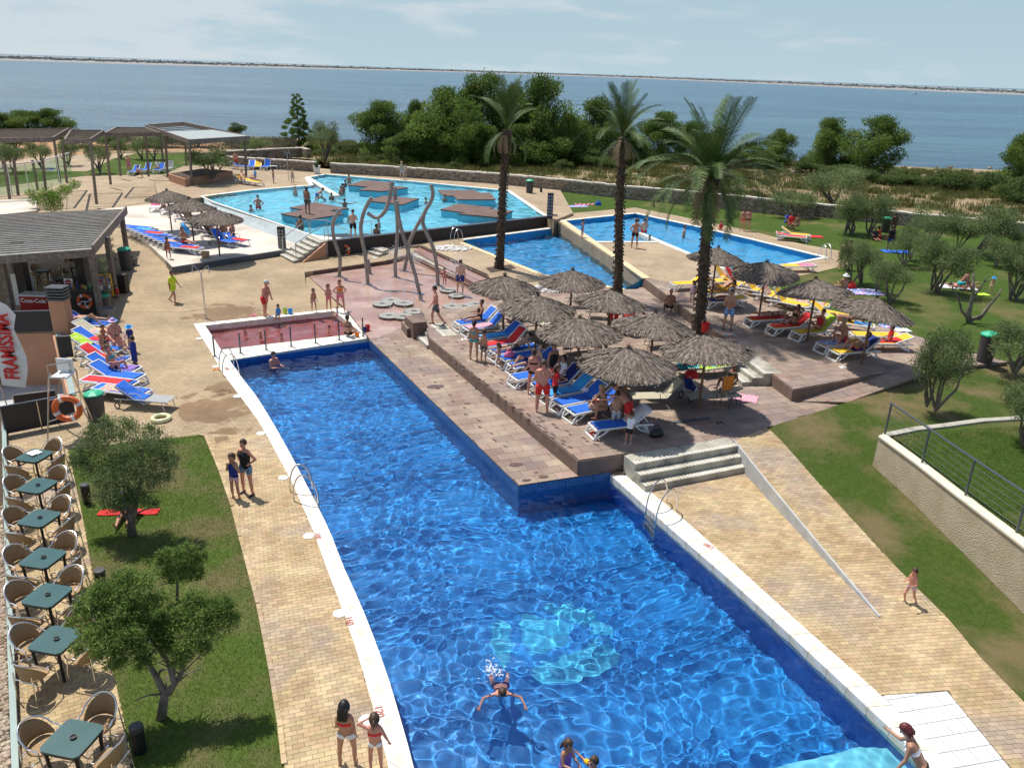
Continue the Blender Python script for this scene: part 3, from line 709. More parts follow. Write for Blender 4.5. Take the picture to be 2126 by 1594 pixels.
# coping strip on the riser edge (darker slab row)
# ---- steps at the deck front (3 risers)
def steps(name,label,A,Bv,d,n,z_top,rise,run,m=m_step,grooves=True,group=None,width_split=3):
 """A,B: ends of the top edge; d: unit horizontal direction of descent"""
 root=empty(name,(A.x,A.y,0),0,label,'steps',group)
 W_=(Bv-A).length;ux=(Bv-A).normalized()
 for i in range(n):
  z=z_top-i*rise;off=i*run
  for s in range(width_split):
   a=A+ux*(W_*s/width_split+.003)+d*(off-.02 if i else-.35);c=A+ux*(W_*(s+1)/width_split-.003)+d*(off-.02 if i else-.35)
   ln=(run if i else .35+run*.9)+(.02 if i else 0)
   pts=[a,c,c+d*ln,a+d*ln]
   b=MB();b.prism([(p.x-A.x,p.y-A.y)for p in pts],z_top-n*rise-.25,z-(0 if i else-.004));b.build('tread',m,root)
   if grooves:
    g=MB();k=int(W_/width_split/.12)
    for q in range(k):
     t=a.lerp(c,(q+.5)/k)+d*(ln-.10);g.box((t.x-A.x,t.y-A.y,z+(.006 if i==0 else .003)),(.05,.13,.006),math.atan2(ux.y,ux.x)+.5)
    g.build('grip_strip',m_white_stone,root)
 return root
A_,B_=W(1309,956,ZD),W(1523,918,ZD)
bl,br=W(1328,1006,0),W(1534,970,0)
_s=(B_-A_).normalized();dd=Vector((_s.y,-_s.x,0));run3=.36
steps('deck_steps','wide grey stone steps leading from the rosy deck down to the brick path',A_,Vector((B_.x,B_.y,ZD)),dd,3,ZD,.2,run3*.8)
# small steps near the block
A2,B2=W(908,671,ZD),W(935,697,ZD)
d2=Vector((-(B2-A2).y,(B2-A2).x,0)).normalized()
if d2.x>0:d2=-d2
steps('deck_steps','short pale steps beside the stone block at the far end of the riser',W(905,672,ZD),W(934,697,ZD),d2,3,ZD,.16,.34,width_split=1)
# the block
bp_=[W(840,656,.95),W(885,656,.95),W(888,668,.95),W(858,672,.95)]
b=MB();bz=.85
bpt=PW([(840,657,bz),(880,650,bz),(886,668,bz),(858,671,bz)])
b.prism([(p.x,p.y)for p in bpt],0,bz);o=b.build('stone_block',m_riser);tag(o,'brown stone block seat between the fountain floor and the small steps','stone block')
b=MB();q=PW([(833,667,.5),(845,665,.5),(856,680,.5),(845,683,.5)]);b.prism([(p.x,p.y)for p in q],0,.5);b.build('lower_block',m_riser,o)

# ---------------------------------------------------------------- patio round the middle pool, level .6
ZM_=ZD-.02
patio=[(803,541),(875,508),(905,498),(1150,468),(1165,459),(1150,474),(966,497),(955,505),(1127,571),(1127,580),(1060,612),(1011,569)]
pat=[W(803,541,.33),W(860,520,.33),W(875,508,ZM_),W(750,545,.2),]
patio=[W(875,509,ZM_),W(700,560,ZM_-.3),W(560,510,.2),W(698,515,.3),W(1150,462,ZM_+.05),W(1152,474,ZM_),W(966,498,ZM_),W(957,505,ZM_),W(1040,538,ZM_),W(1127,572,ZM_),W(1127,585,ZM_),W(1043,612,ZM_),W(1012,569,ZM_),W(940,537,ZM_)]
patio=[W(875,509,ZM_),W(850,512,ZM_-.1),W(850,500,ZM_-.1),W(1150,462,ZM_),W(1152,474,ZM_),W(966,498,ZM_),W(957,505,ZM_),W(1040,538,ZM_),W(1127,572,ZM_),W(1127,590,ZM_),W(1043,616,ZM_),W(1012,569,ZM_),W(940,537,ZM_)]
struct(slab('patio_paving',patio,m_far_brick2))
# long splash steps
s1a,s1b=W(875,509,ZM_),W(1040,612,ZM_)
for i,(pa,pb,pc,pd_)in enumerate([((875,511),(1020,575),(1043,616),(862,516)),((862,520),(1000,582),(1040,618),(858,527)),((858,533),(985,598),(1044,626),(850,536))]):
 pass
m_band=mat('dark red brown stone',(.10,.055,.045),(.15,.09,.07),.8,3,5,.2,20)
rt=empty('splash_steps',(0,0,0),0,'three long rosy steps down to the wet fountain floor','steps')
for i in range(3):
 z=ZM_-.005-(i+1)*.12 if i<3 else 0
 pts=[[(872,512),(1030,588),(1050,622),(860,520)],[(862,520),(1012,592),(1056,624),(858,530)],[(858,530),(1000,600),(1060,630),(852,540)]][i]
 q=[W(u,v,z)for u,v in pts];b=MB();b.prism([(p.x,p.y)for p in q],0,z);b.build('tread',[m_wet_s,m_step,m_wet_s][i],rt)
 for(u0,v0,u1,v1)in[[(872,510,1046,590),(860,519,1044,606),(856,534,1046,627)][i]]:
  p,r_=W(u0,v0,z+.12),W(u1,v1,z+.12);b=MB();b.bar((p.x,p.y,z+.06),(r_.x,r_.y,z+.06),.06,.125);b.build('riser',m_band,rt)
# sunk edge of the fountain floor
b=MB();p,q,r_=W(632,566,ZS+.2),W(803,541,ZS+.22),W(858,527,ZS+.24)
b.bar((p.x,p.y,.18),(q.x,q.y,.18),.12,.32);b.bar((q.x,q.y,.18),(r_.x,r_.y,.2),.12,.38)
o=b.build('fountain_kerb',m_band);struct(o)

# ---------------------------------------------------------------- middle pool
mpz=[(966,498),(1152,474),(1165,463),(1336,584),(1324,600),(1294,600),(1127,572),(1040,538)]
mp_=[W(u,v,ZM_)for u,v in[(966,498),(1153,474)]]+[W(1165,459,ZU),W(1336,577,ZU)]+[W(u,v,ZM_)for u,v in[(1296,601),(1127,572),(1040,537)]]
MPOLY=[(p.x,p.y)for p in mp_]
basin('middle_pool_wall',MPOLY,ZM_,-.9,m_mos_mid,m_mos_mid,'middle_pool_floor',ztops=[ZM_,ZM_,ZU-.01,ZU-.01,ZM_,ZM_,ZM_])
water_sheet('middle_pool_water',MPOLY,ZM_-.25,.12,1.2)
m_yellowcop=mat('ochre pool coping',(.62,.48,.27),(.70,.58,.37),.8,3)
def strip_bar(name,pts,wdt,h,m,z=None,parent=None):
 b=MB()
 for i in range(len(pts)-1):b.bar(pts[i],pts[i+1],wdt,h)
 return b.build(name,m,parent)
rt=struct(empty('middle_pool_coping'))
for a_,c_ in(((957,504),(1040,537)),((1040,537),(1127,572)),((1127,572),(1296,602))):
 strip_bar('coping_stone',[W(*a_,ZM_+.01),W(*c_,ZM_+.01)],.35,.06,m_yellowcop,parent=rt)
strip_bar('coping_stone',[W(960,498,ZM_+.01),W(1153,473,ZM_+.01)],.3,.06,m_white_stone,parent=rt)

# ---------------------------------------------------------------- upper right pool and patio, level ZU
RP=[(1165,459),(1319,443),(1440,469),(1560,497),(1716,535),(1640,549),(1545,571),(1500,557),(1432,528),(1368,503),(1228,503)]
RPW=[W(u,v,ZU)for u,v in RP];RPOLY=[(p.x,p.y)for p in RPW]
basin('upper_pool_wall',RPOLY,ZU-.005,.25,m_mos_mid,m_mos_azure,'upper_pool_floor')
water_sheet('upper_pool_water',RPOLY,ZU-.2,.14,1.2)
def ring_slab(name,outer,hole,z,m,bottom=-2.4):
 """paved area round a pool: outline with a slit to the hole"""
 b=MB();O=[Vector((p.x,p.y,0))for p in outer];H=[Vector((p.x,p.y,0))for p in hole]
 for loop,nm in((O,0),(H,1)):
  pass
 tris=tessellate_polygon([O,H]);V=O+H
 b.add([(v.x,v.y,z)for v in V],[t if(V[t[1]]-V[t[0]]).cross(V[t[2]]-V[t[0]]).z>0 else t[::-1]for t in tris])
 n=len(O)
 for i in range(n):
  j=(i+1)%n;b.add([(O[i].x,O[i].y,bottom),(O[j].x,O[j].y,bottom),(O[j].x,O[j].y,z),(O[i].x,O[i].y,z)],[(0,1,2,3)])
 return struct(b.build(name,m))
up_out=[W(u,v,ZU)for u,v in[(1153,449),(1184,444),(1319,432),(1440,452),(1560,478),(1666,510),(1737,518),(1796,541),(1693,566),(1640,580),(1560,592),(1336,580),(1165,461)]]
up_out=[W(u,v,ZU)for u,v in[(1150,455),(1184,443),(1319,431),(1440,455),(1560,480),(1666,507),(1740,520),(1796,541),(1693,566),(1565,592),(1440,600),(1336,578)]]
ring_slab('upper_patio',up_out,RPW,ZU,m_far_brick2)
rt=struct(empty('upper_pool_coping'))
for i in range(len(RPW)):
 a_,c_=RPW[i],RPW[(i+1)%len(RPW)]
 n=max(1,round((c_-a_).length/1.6));d=(c_-a_)/n
 for j in range(n):strip_bar('coping_stone',[a_+d*(j+.006)+Vector((0,0,.012)),a_+d*(j+.994)+Vector((0,0,.012))],.3,.05,m_white_stone if i not in(10,)else m_yellowcop,parent=rt)
b=MB();p,q=W(1329,484,ZU),W(1432,528,ZU);b.bar((p.x,p.y,.45),(q.x,q.y,.45),.35,1.26);struct(b.build('pool_divider_wall',m_white_stone))
p,q=W(1165,459,ZU),W(1338,579,ZU);b=MB();b.bar((p.x+.12,p.y,ZU+.02),(q.x+.12,q.y,ZU+.02),.42,.05);struct(b.build('pool_edge_coping',m_yellowcop))
# upper sun deck (rosy) level ZU
ud=[(1336,577),(1440,586),(1565,591),(1695,641),(1922,706),(1868,769),(1648,808)]
udW=[W(1336,577,ZU),W(1450,596,ZU),W(1565,591,ZU),W(1695,641,ZU),W(1925,704,ZU),W(1870,768,ZU),W(1648,808,ZU)]
# the riser runs from (1336,577) to (1648,808)
u_=slab('upper_sun_deck',[p-Vector((0,0,.008))for p in udW],m_tile_joint);struct(u_)
pave(u_,'slab_tile',[(p.x,p.y)for p in udW],lambda x,y:ZU+.004,angS,DTW,DTH,.012,m_tile_o,m_tile_s,.03,300,field='slab_field')
rA,rB=W(1336,578,ZU),W(1648,808,ZU)
facing('upper_deck_riser',[rA,rB],ZU-.03,ZD-.3,m_riser,1.2,side=1)
facing('upper_deck_side',[W(1648,808,ZU),W(1870,768,ZU)],ZU-.03,ZD-.4,m_riser,1.2,side=1)
dU=(rB-rA).normalized();nU=Vector((dU.y,-dU.x,0));nU=nU if nU.x<0 or nU.y<0 else-nU
sA_=W(1556,716,ZU);t0=(sA_-rA).dot(dU);pA=rA+dU*t0;sB_=W(1618,775,ZU);pB=rA+dU*(sB_-rA).dot(dU)
steps('upper_deck_steps','worn stone steps between the two sun decks, striped by palm shadow',pA,pB,nU,3,ZU+.003,.15,.38,width_split=2)
# sloping rosy walk to the bin
wk=[(1925,772,.92),(1868,769,.95),(1870,765,1.0),(1925,704,1.06),(1940,708,1.06),(2000,735,1.06),(2030,740,1.06),(2090,752,1.06),(1990,765,1.03)]
wk=[(1645,832,ZD+.004),(1760,800,.78),(1872,768,.99),(1925,704,ZU-.01),(1970,722,ZU),(2025,735,ZU),(2092,752,ZU),(2000,764,1.0),(1925,784,.9),(1760,838,.66)]
wkp=PW(wk);
# plane fit for the slope
wkf=PW([(1645,832,ZD),(1860,771,ZU),(1760,838,.70)])
A3=np.array([[p.x,p.y,1]for p in wkf]);c3_,*_=np.linalg.lstsq(A3,np.array([p.z for p in wkf]),rcond=None)
zwalk=lambda x,y:max(ZD,min(ZU+.01,c3_[0]*x+c3_[1]*y+c3_[2]))+.012
wo=slab('sloping_walk',[Vector((p.x,p.y,zwalk(p.x,p.y)-.05))for p in wkp],m_tile_joint);struct(wo)
pave(wo,'slab_tile',[(p.x,p.y)for p in wkp],zwalk,angS,DTW,DTH,.012,m_tile_o,m_tile_s,.09,300,field='slab_field')

# upper lawn (right)
ul=[(1184,443,ZU),(1319,431,ZU),(1440,455,ZU),(1560,480,ZU),(1666,507,ZU),(1740,520,ZU),(1796,541,ZU),(1693,566,ZU),(1565,592,ZU),(1695,641,ZU),(1925,704,ZU),(1990,722,ZU),(2095,750,ZU),(2200,740,ZU),(2400,700,ZU),(2600,560,ZU),(2300,500,ZU),(2126,478,ZU),(1860,464,ZU),(1694,448,ZU),(1560,434,ZU),(1400,418,ZU+.05),(1160,392,ZU+.1),(1128,396,ZU+.1)]
ulw=[Vector((p.x,p.y,p.z-.012))for p in PW(ul)]
struct(slab('upper_lawn',ulw,m_grass_r))

# ---------------------------------------------------------------- big upper pool, level ZW
BP=[(418,408),(521,395),(647,385),(636,369),(675,362),(860,377),(1055,396),(1134,449),(681,499),(643,487),(444,420)]
BPW=[W(u,v,ZW)for u,v in BP];BPOLY=[(p.x,p.y)for p in BPW]
basin('lagoon_pool_wall',BPOLY,ZW-.01,.35,m_mos_pale,m_mos_pale,'lagoon_pool_floor')
water_sheet('lagoon_pool_water',BPOLY,ZW-.06,.17,1.3)
# terrace behind and around
tout=[W(u,v,ZW)for u,v in[(340,400),(348,362),(480,345),(520,338),(687,356),(760,362),(900,376),(1160,392),(1128,396),(1184,444),(1153,455),(1134,450)]]
terr=[W(u,v,ZW)for u,v in[(418,410),(330,418),(320,372),(380,345),(520,336),(690,352),(1160,389),(1190,442),(1150,458),(1134,450),(1055,395),(860,376),(675,361),(636,368),(647,384),(521,394)]]
struct(slab('lagoon_terrace',terr,m_far_brick2))
rt=struct(empty('lagoon_coping'))
for i in range(len(BPW)):
 if i in(7,):continue
 a_,c_=BPW[i],BPW[(i+1)%len(BPW)];n=max(1,round((c_-a_).length/2));d=(c_-a_)/n
 for j in range(n):strip_bar('coping_stone',[a_+d*(j+.004),a_+d*(j+.996)],.34 if i not in(10,9)else .14,.05,m_white_stone,parent=rt)
b=MB();p,q=W(640,370,ZW),W(700,407,ZW);b.bar((p.x,p.y,.8),(q.x,q.y,.8),.45,.98);struct(b.build('lagoon_divider',m_white_stone))
# white corner patio by the stairs
struct(slab('stair_landing',PW([(643,487,ZW),(719,495,ZW),(700,500,ZW),(681,501,ZW),(637,491,ZW)]),m_white_stone,-.3))
# black wall
b=MB();p,q=W(681,501,ZW),W(1136,450,ZW);b.bar((p.x,p.y,.1),(q.x,q.y,.1),.3,2.36)
o=b.build('black_pool_wall',m_dark);tag(o,'long black retaining wall holding the turquoise lagoon pool','wall')
b=MB();b.bar((p.x,p.y,ZW+.035),(q.x,q.y,ZW+.035),.36,.05);b.build('metal_edge',m_greysteel,o)
# sloping overflow wall
b=MB();a0,a1=W(424,411,ZW+.02),W(643,487.5,ZW+.02);g0,g1=W(425,437,ZL),W(632,507,ZL);g0.y=min(g0.y,a0.y-.4);g1.y=min(g1.y,a1.y-.4)
b.add([tuple(a0),tuple(a1),tuple(g1),tuple(g0)],[(0,3,2,1)]);a2=W(418,409,ZW);g2=W(395,425,ZL)
m_slope=mat('pale grey overflow render',(.42,.47,.47),(.52,.56,.55),.35,1.5,5)
o=b.build('overflow_slope',m_slope);struct(o)
# light deck
m_light=mat('light travertine floor',(.56,.49,.40),(.66,.60,.52),.75,.5,6,.1,10,obj=False,c3=(.47,.40,.33),s3=.4)
ld=[(345,541,ZL),(358,553,ZL),(584,518,ZL),(640,500,ZL),(632,507,ZL),(425,437,ZL),(400,420,ZL),(310,425,ZL),(229,434,ZL),(225,450,ZL),(262,466,ZL)]
struct(slab('light_deck',PW([(344,540,ZL),(358,554,ZL),(584,519,ZL),(645,510,ZL),(632,506,ZL),(425,436,ZL),(380,418,ZL),(229,432,ZL),(150,445,ZL),(265,467,ZL)]),m_light))
b=MB();p,q,r_=W(345,542,ZL),W(358,556,ZL),W(584,521,ZL);b.bar((p.x,p.y,ZL-.16),(q.x,q.y,ZL-.16),.05,.34);b.bar((q.x,q.y,ZL-.16),(r_.x,r_.y,ZL-.16),.05,.34);struct(b.build('deck_edge',m_greysteel))
# far left ground: lawn and paths behind
struct(slab('back_path',PW([(-400,470,.02),(229,433,.02),(330,415,.02),(340,372,.05),(600,320,.1),(700,320,.3),(690,300,.4),(-500,285,.2),(-600,400,.0)]),m_far_brick2,-2.4))
struct(slab('dirt_path',PW([(-500,350,.12),(-100,344,.12),(120,321,.13),(330,317,.14),(480,321,.14),(600,324,.15),(690,320,.4),(690,300,.42),(-500,285,.22)]),m_redsoil,-2.4))
struct(slab('back_lawn',PW([(110,372,.08),(180,365,.08),(340,362,.08),(480,352,.1),(480,322,.12),(330,318,.12),(120,322,.1),(-100,345,.06),(-300,400,.05),(-100,402,.05)]),m_grass_r,-2))
# ================================================================== SEA, FAR SHORE, HEADLAND
ZSEA=-9.0
m_sea=bpy.data.materials.new('open sea');m_sea.use_nodes=True;t=m_sea.node_tree;N=t.nodes;L=t.links;b_=N['Principled BSDF']
b_.inputs['Roughness'].default_value=.18;b_.inputs['IOR'].default_value=1.333
g=N.new('ShaderNodeNewGeometry')
nn=N.new('ShaderNodeTexNoise');nn.inputs['Scale'].default_value=.0035;nn.inputs['Detail'].default_value=5
mpz_=N.new('ShaderNodeMapping');mpz_.inputs['Scale'].default_value=(1,5,1);L.new(g.outputs['Position'],mpz_.inputs[0]);L.new(mpz_.outputs[0],nn.inputs[0])
rr_=N.new('ShaderNodeValToRGB');rr_.color_ramp.elements[0].position=.40;rr_.color_ramp.elements[1].position=.62;rr_.color_ramp.elements[0].color=(.015,.07,.125,1);rr_.color_ramp.elements[1].color=(.045,.13,.18,1)
L.new(nn.outputs[0],rr_.inputs[0]);L.new(rr_.outputs[0],b_.inputs['Base Color'])
w1=N.new('ShaderNodeTexNoise');w1.inputs['Scale'].default_value=.55;w1.inputs['Detail'].default_value=6;w1.inputs['Roughness'].default_value=.62
mp2=N.new('ShaderNodeMapping');mp2.inputs['Scale'].default_value=(1,1.8,1);L.new(g.outputs['Position'],mp2.inputs[0]);L.new(mp2.outputs[0],w1.inputs[0])
w2=N.new('ShaderNodeTexNoise');w2.inputs['Scale'].default_value=.06;w2.inputs['Detail'].default_value=5;L.new(mp2.outputs[0],w2.inputs[0])
am=N.new('ShaderNodeMath');am.operation='MULTIPLY_ADD';am.inputs[1].default_value=4;L.new(w2.outputs[0],am.inputs[0]);L.new(w1.outputs[0],am.inputs[2])
bp_n=N.new('ShaderNodeBump');bp_n.inputs['Strength'].default_value=1;bp_n.inputs['Distance'].default_value=.9;L.new(am.outputs[0],bp_n.inputs['Height']);L.new(bp_n.outputs[0],b_.inputs['Normal'])
b=MB();b.add([(-60000,60,ZSEA),(60000,60,ZSEA),(60000,90000,ZSEA),(-60000,90000,ZSEA)],[(0,1,2,3)])
struct(b.build('sea',m_sea))
# headland beyond the pools: rows of (pixel, height) carried out to the cliff edge
m_land=grassmat('stony scrub headland',(.30,.22,.13),(.42,.32,.20),(.12,.135,.045),.35,.48,.60)
cols=[-700,-400,-100,150,420,640,820,1000,1200,1400,1600,1800,1960,2126,2300,2600]
# near edge follows the stone wall; far edge is the cliff line
near=[(-700,420,.1),(-400,400,.1),(-100,345,.1),(150,318,.12),(420,318,.2),(640,330,1.0),(820,362,1.3),(1000,376,1.3),(1200,390,1.3),(1400,404,1.2),(1600,424,1.15),(1800,446,1.1),(1960,456,1.1),(2126,468,1.1),(2300,480,1.1),(2600,505,1.1)]
farz=[(-700,262),(-400,265),(-100,268),(150,272),(420,280),(640,290),(820,304),(1000,318),(1200,322),(1400,324),(1600,334),(1800,346),(1960,356),(2126,362),(2300,370),(2600,380)]
rows=[]
A_=[W(*p)for p in near];F_=[W(u,v,.2)for u,v in farz]
NR=14;V=[]
for r in range(NR+1):
 t_=r/NR
 for a_,f_ in zip(A_,F_):
  p=a_.lerp(f_,t_);p.z=a_.z*(1-t_)+.2*t_+(random.uniform(-.15,.15)if 0<r else-.02);V.append(p)
for k,dz in((7,-1.5),(15,-8),(26,-14)):
 for f_ in F_:V.append(Vector((f_.x,f_.y+k+random.uniform(-2,2),f_.z+dz)))
nc=len(cols);Fc=[(r*nc+c,r*nc+c+1,(r+1)*nc+c+1,(r+1)*nc+c)for r in range(NR+3)for c in range(nc-1)]
me=bpy.data.meshes.new('headland');me.from_pydata([tuple(v)for v in V],[],Fc);struct(link('headland',me,m_land,smooth=True))
def near_z(u,t_):
 for i in range(len(near)-1):
  if near[i][0]<=u<=near[i+1][0]:
   f=(u-near[i][0])/(near[i+1][0]-near[i][0]);return(near[i][2]*(1-f)+near[i+1][2]*f)*(1-t_)+.2*t_
 return .3
# far low shore: sand edge and a line of distant trees
m_sand=mat('far sand shore',(.24,.225,.21),(.28,.265,.25),.9,.002,5,obj=False)
m_farg=mat('distant low vegetation',(.17,.205,.205),(.235,.27,.26),.95,.02,6,obj=False)  # distance haze is mixed into this colour, no haze volume
def shore_pt(u,depth): # shoreline: nearer at both ends of the view
 v=148+(u-CX)*math.tan(ROLL)+15-9*math.exp(-((u-1150)/700.)**2)
 return W(u,v,ZSEA)
us=list(range(-1500,3700,65));sand=[shore_pt(u,0)for u in us]
b=MB();n=len(us)
for i,p in enumerate(sand):
 d=Vector((p.x,p.y,0)).normalized();dist=Vector((p.x,p.y)).length
 for k,z in((0,-.5),(.03,.6),(.35,1.6),(3.5,2.5)):b.v.append((p.x+d.x*dist*k,p.y+d.y*dist*k,ZSEA+z))
for i in range(n-1):
 for k in range(3):b.f.append((i*4+k,(i+1)*4+k,(i+1)*4+k+1,i*4+k+1));b.mi.append(0)
struct(b.build('far_shore',m_sand))
b=MB();rs3=random.Random(5)
for u in range(-300,2500,2):
 p=shore_pt(u,0);D=Vector((p.x,p.y)).length
 for q in range(2):
  k=rs3.uniform(1.25,2.1);hgt=(rs3.uniform(2.5,5.5)if rs3.random()<.95 else rs3.uniform(6,9))*(D/2200.)**.5;wd=D*k/FPX*rs3.uniform(2.0,6)
  c=Vector((p.x*k,p.y*k,ZSEA+2));b.box((c.x,c.y,c.z+hgt/2),(wd,wd,hgt))
  b.ball((c.x+rs3.uniform(-1,1)*wd*.3,c.y,c.z+hgt),wd*.45,6,4,(1,1,hgt*.6/wd))
o=b.build('distant_woods',m_farg);o['kind']='stuff';o['label']='low line of woods on the far shore'
# small white boat and far buildings
m_whitep=mat('white paint',(.8,.8,.8),None,.5)
for(u,v,w_,lab)in((1898,196,10,'tiny white boat on the open sea towards the far shore'),):
 p=W(u,v,ZSEA);s=(p-Vector((0,0,CAMH))).length/FPX
 r=empty('motor_boat',(p.x,p.y,ZSEA),0,lab,'boat');L_=s*w_*.5
 h=MB();h.add([(-L_,-L_*.2,.1),(L_*.6,-L_*.2,.1),(L_,0,.3),(L_*.6,L_*.2,.1),(-L_,L_*.2,.1),(-L_,-L_*.26,L_*.25),(L_*.65,-L_*.26,L_*.25),(L_*1.15,0,L_*.32),(L_*.65,L_*.26,L_*.25),(-L_,L_*.26,L_*.25)],[(0,1,6,5),(1,2,7,6),(2,3,8,7),(3,4,9,8),(4,0,5,9),(5,6,7,8,9)]);h.build('hull',m_whitep,r)
 h=MB();h.box((0,0,L_*.42),(L_*.7,L_*.4,L_*.35));h.build('cabin',m_whitep,r)
# stone boundary wall (dry stone, capped)
m_stonew=bpy.data.materials.new('dry stone');m_stonew.use_nodes=True;t=m_stonew.node_tree;N=t.nodes;L=t.links;b_=N['Principled BSDF'];b_.inputs['Roughness'].default_value=.9
tcn=N.new('ShaderNodeTexCoord');vo=N.new('ShaderNodeTexVoronoi');vo.feature='F1';vo.inputs['Scale'].default_value=5;mpv=N.new('ShaderNodeMapping');mpv.inputs['Scale'].default_value=(.8,.8,1.9);L.new(tcn.outputs['Object'],mpv.inputs[0]);L.new(mpv.outputs[0],vo.inputs[0])
rv=N.new('ShaderNodeValToRGB');rv.color_ramp.elements[0].color=(.20,.15,.11,1);rv.color_ramp.elements[1].color=(.46,.38,.29,1);sr=N.new('ShaderNodeSeparateColor');L.new(vo.outputs['Color'],sr.inputs[0]);L.new(sr.outputs[0],rv.inputs[0])
vd=N.new('ShaderNodeTexVoronoi');vd.feature='DISTANCE_TO_EDGE';vd.inputs['Scale'].default_value=5;L.new(mpv.outputs[0],vd.inputs[0])
md=N.new('ShaderNodeMapRange');md.inputs[2].default_value=.06;L.new(vd.outputs['Distance'],md.inputs[0]);mxv=N.new('ShaderNodeMix');mxv.data_type='RGBA';mxv.inputs[6].default_value=(.05,.04,.03,1);L.new(md.outputs[0],mxv.inputs[0]);L.new(rv.outputs[0],mxv.inputs[7]);L.new(mxv.outputs[2],b_.inputs['Base Color'])
bpv=N.new('ShaderNodeBump');bpv.inputs['Distance'].default_value=.06;L.new(md.outputs[0],bpv.inputs['Height']);L.new(bpv.outputs[0],b_.inputs['Normal'])
m_cap=mat('pale wall cap stone',(.52,.46,.38),(.64,.58,.49),.85,3,4,.3,10,rnd=.08)
def stone_wall(pts,h,zb,label,capped=True,name='stone_wall'):
 """pts: pixels of the wall top edge"""
 r=empty(name,(0,0,0),0,label,'stone wall');P_=[W(u,v,zb+h)for u,v in pts];body=MB()
 for i in range(len(P_)-1):
  a_,c_=P_[i],P_[i+1];body.bar((a_.x,a_.y,zb+h/2-.65),(c_.x,c_.y,zb+h/2-.65),.5,h+1.2)
 body.build('wall_body',m_stonew,r);cnt=0
 for i in range(len(P_)-1):
  a_,c_=P_[i],P_[i+1];L_=(c_-a_).length;k=max(1,int(L_/.55))
  for j in range(k):
   q=MB();p0=a_.lerp(c_,(j+.02)/k);p1=a_.lerp(c_,(j+.98)/k);dz=random.uniform(-.015,.03)
   q.bar((p0.x,p0.y,zb+h-.02+dz),(p1.x,p1.y,zb+h-.02+dz),random.uniform(.5,.6),.12)
   if cnt<290:q.build('cap_stone',m_cap,r)
   cnt+=1
 return r
stone_wall([(687,339),(760,343),(842,348),(1000,358),(1160,372),(1295,386),(1430,397),(1560,410),(1694,423)],.95,1.2,'long dry stone wall behind the turquoise lagoon and the two palms')
stone_wall([(1694,423),(1828,436),(1925,446),(2126,463),(2320,482)],.95,1.05,'dry stone wall stretch behind the olive trees at the end of the lawn')
stone_wall([(468,325),(598,333),(656,337)],.9,1.25,'low stone wall section behind the far blue sunbeds',name='stone_wall')
stone_wall([(470,314),(627,307),(640,310)],.9,.9,'raised stone planter wall under the wooden paling fence',name='stone_wall')
# ================================================================== PARASOLS
m_straw=mat('grey weathered thatch',(.115,.09,.072),(.25,.205,.168),.95,9,5,.4,40,attr='tint',rnd=.45)
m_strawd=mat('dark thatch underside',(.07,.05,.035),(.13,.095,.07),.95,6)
m_post=mat('round brown post',(.13,.065,.035),(.21,.11,.06),.7,6,5,.2,20,stretch=(3,3,.6))
def thatch(R,H,n,seed,lift=0):
 """n drooping straw strips laid in rings on a shallow cone"""
 r_=np.random.RandomState(seed);V=np.zeros((n*6,3));F=np.zeros((n*2,4),int)
 ring=r_.randint(0,5,n);a=r_.uniform(0,2*PI,n)
 r0=np.array([.04,.22,.42,.60,.74])[ring]*R+r_.uniform(-.05,.05,n)*R;ln=r_.uniform(.26,.42,n)*R
 r1=np.minimum(r0+ln*.55,R*1.0);r2=np.minimum(r0+ln,R*r_.uniform(1.0,1.09,n));wd=r_.uniform(.008,.022,n)*R
 def hh(r):return H*(1-(r/R))**1.0*.96+.04*H
 lf=r_.uniform(.0,.035,n)+lift
 da=r_.normal(0,.03,n)
 for k,(rr,ang)in enumerate(((r0,a),(r1,a+da*.5),(r2,a+da))):
  z=hh(np.minimum(rr,R))+lf*(1-k*.3)+(-.05*r_.uniform(.2,1.3,n)*np.clip((rr-R*.9)/(R*.1),0,1)if k==2 else 0)+r_.normal(0,.008,n)
  cx,cy=rr*np.cos(ang),rr*np.sin(ang);tx,ty=-np.sin(ang),np.cos(ang);s=wd*(1 if k<2 else .5)
  V[k*2::6]=np.stack([cx-tx*s,cy-ty*s,z+r_.normal(0,.012,n)],-1);V[k*2+1::6]=np.stack([cx+tx*s,cy+ty*s,z+r_.normal(0,.012,n)],-1)
 i=np.arange(n)*6
 F[0::2]=np.stack([i,i+1,i+3,i+2],-1);F[1::2]=np.stack([i+2,i+3,i+5,i+4],-1)
 t=np.repeat(r_.uniform(0,1,n)**1.3,2)
 return npmesh('thatch_canopy',V,F,t)
TH=[]
for s in range(3):
 me=thatch(1.42,.55,5200,40+s);me.materials.append(m_straw);TH.append(me)
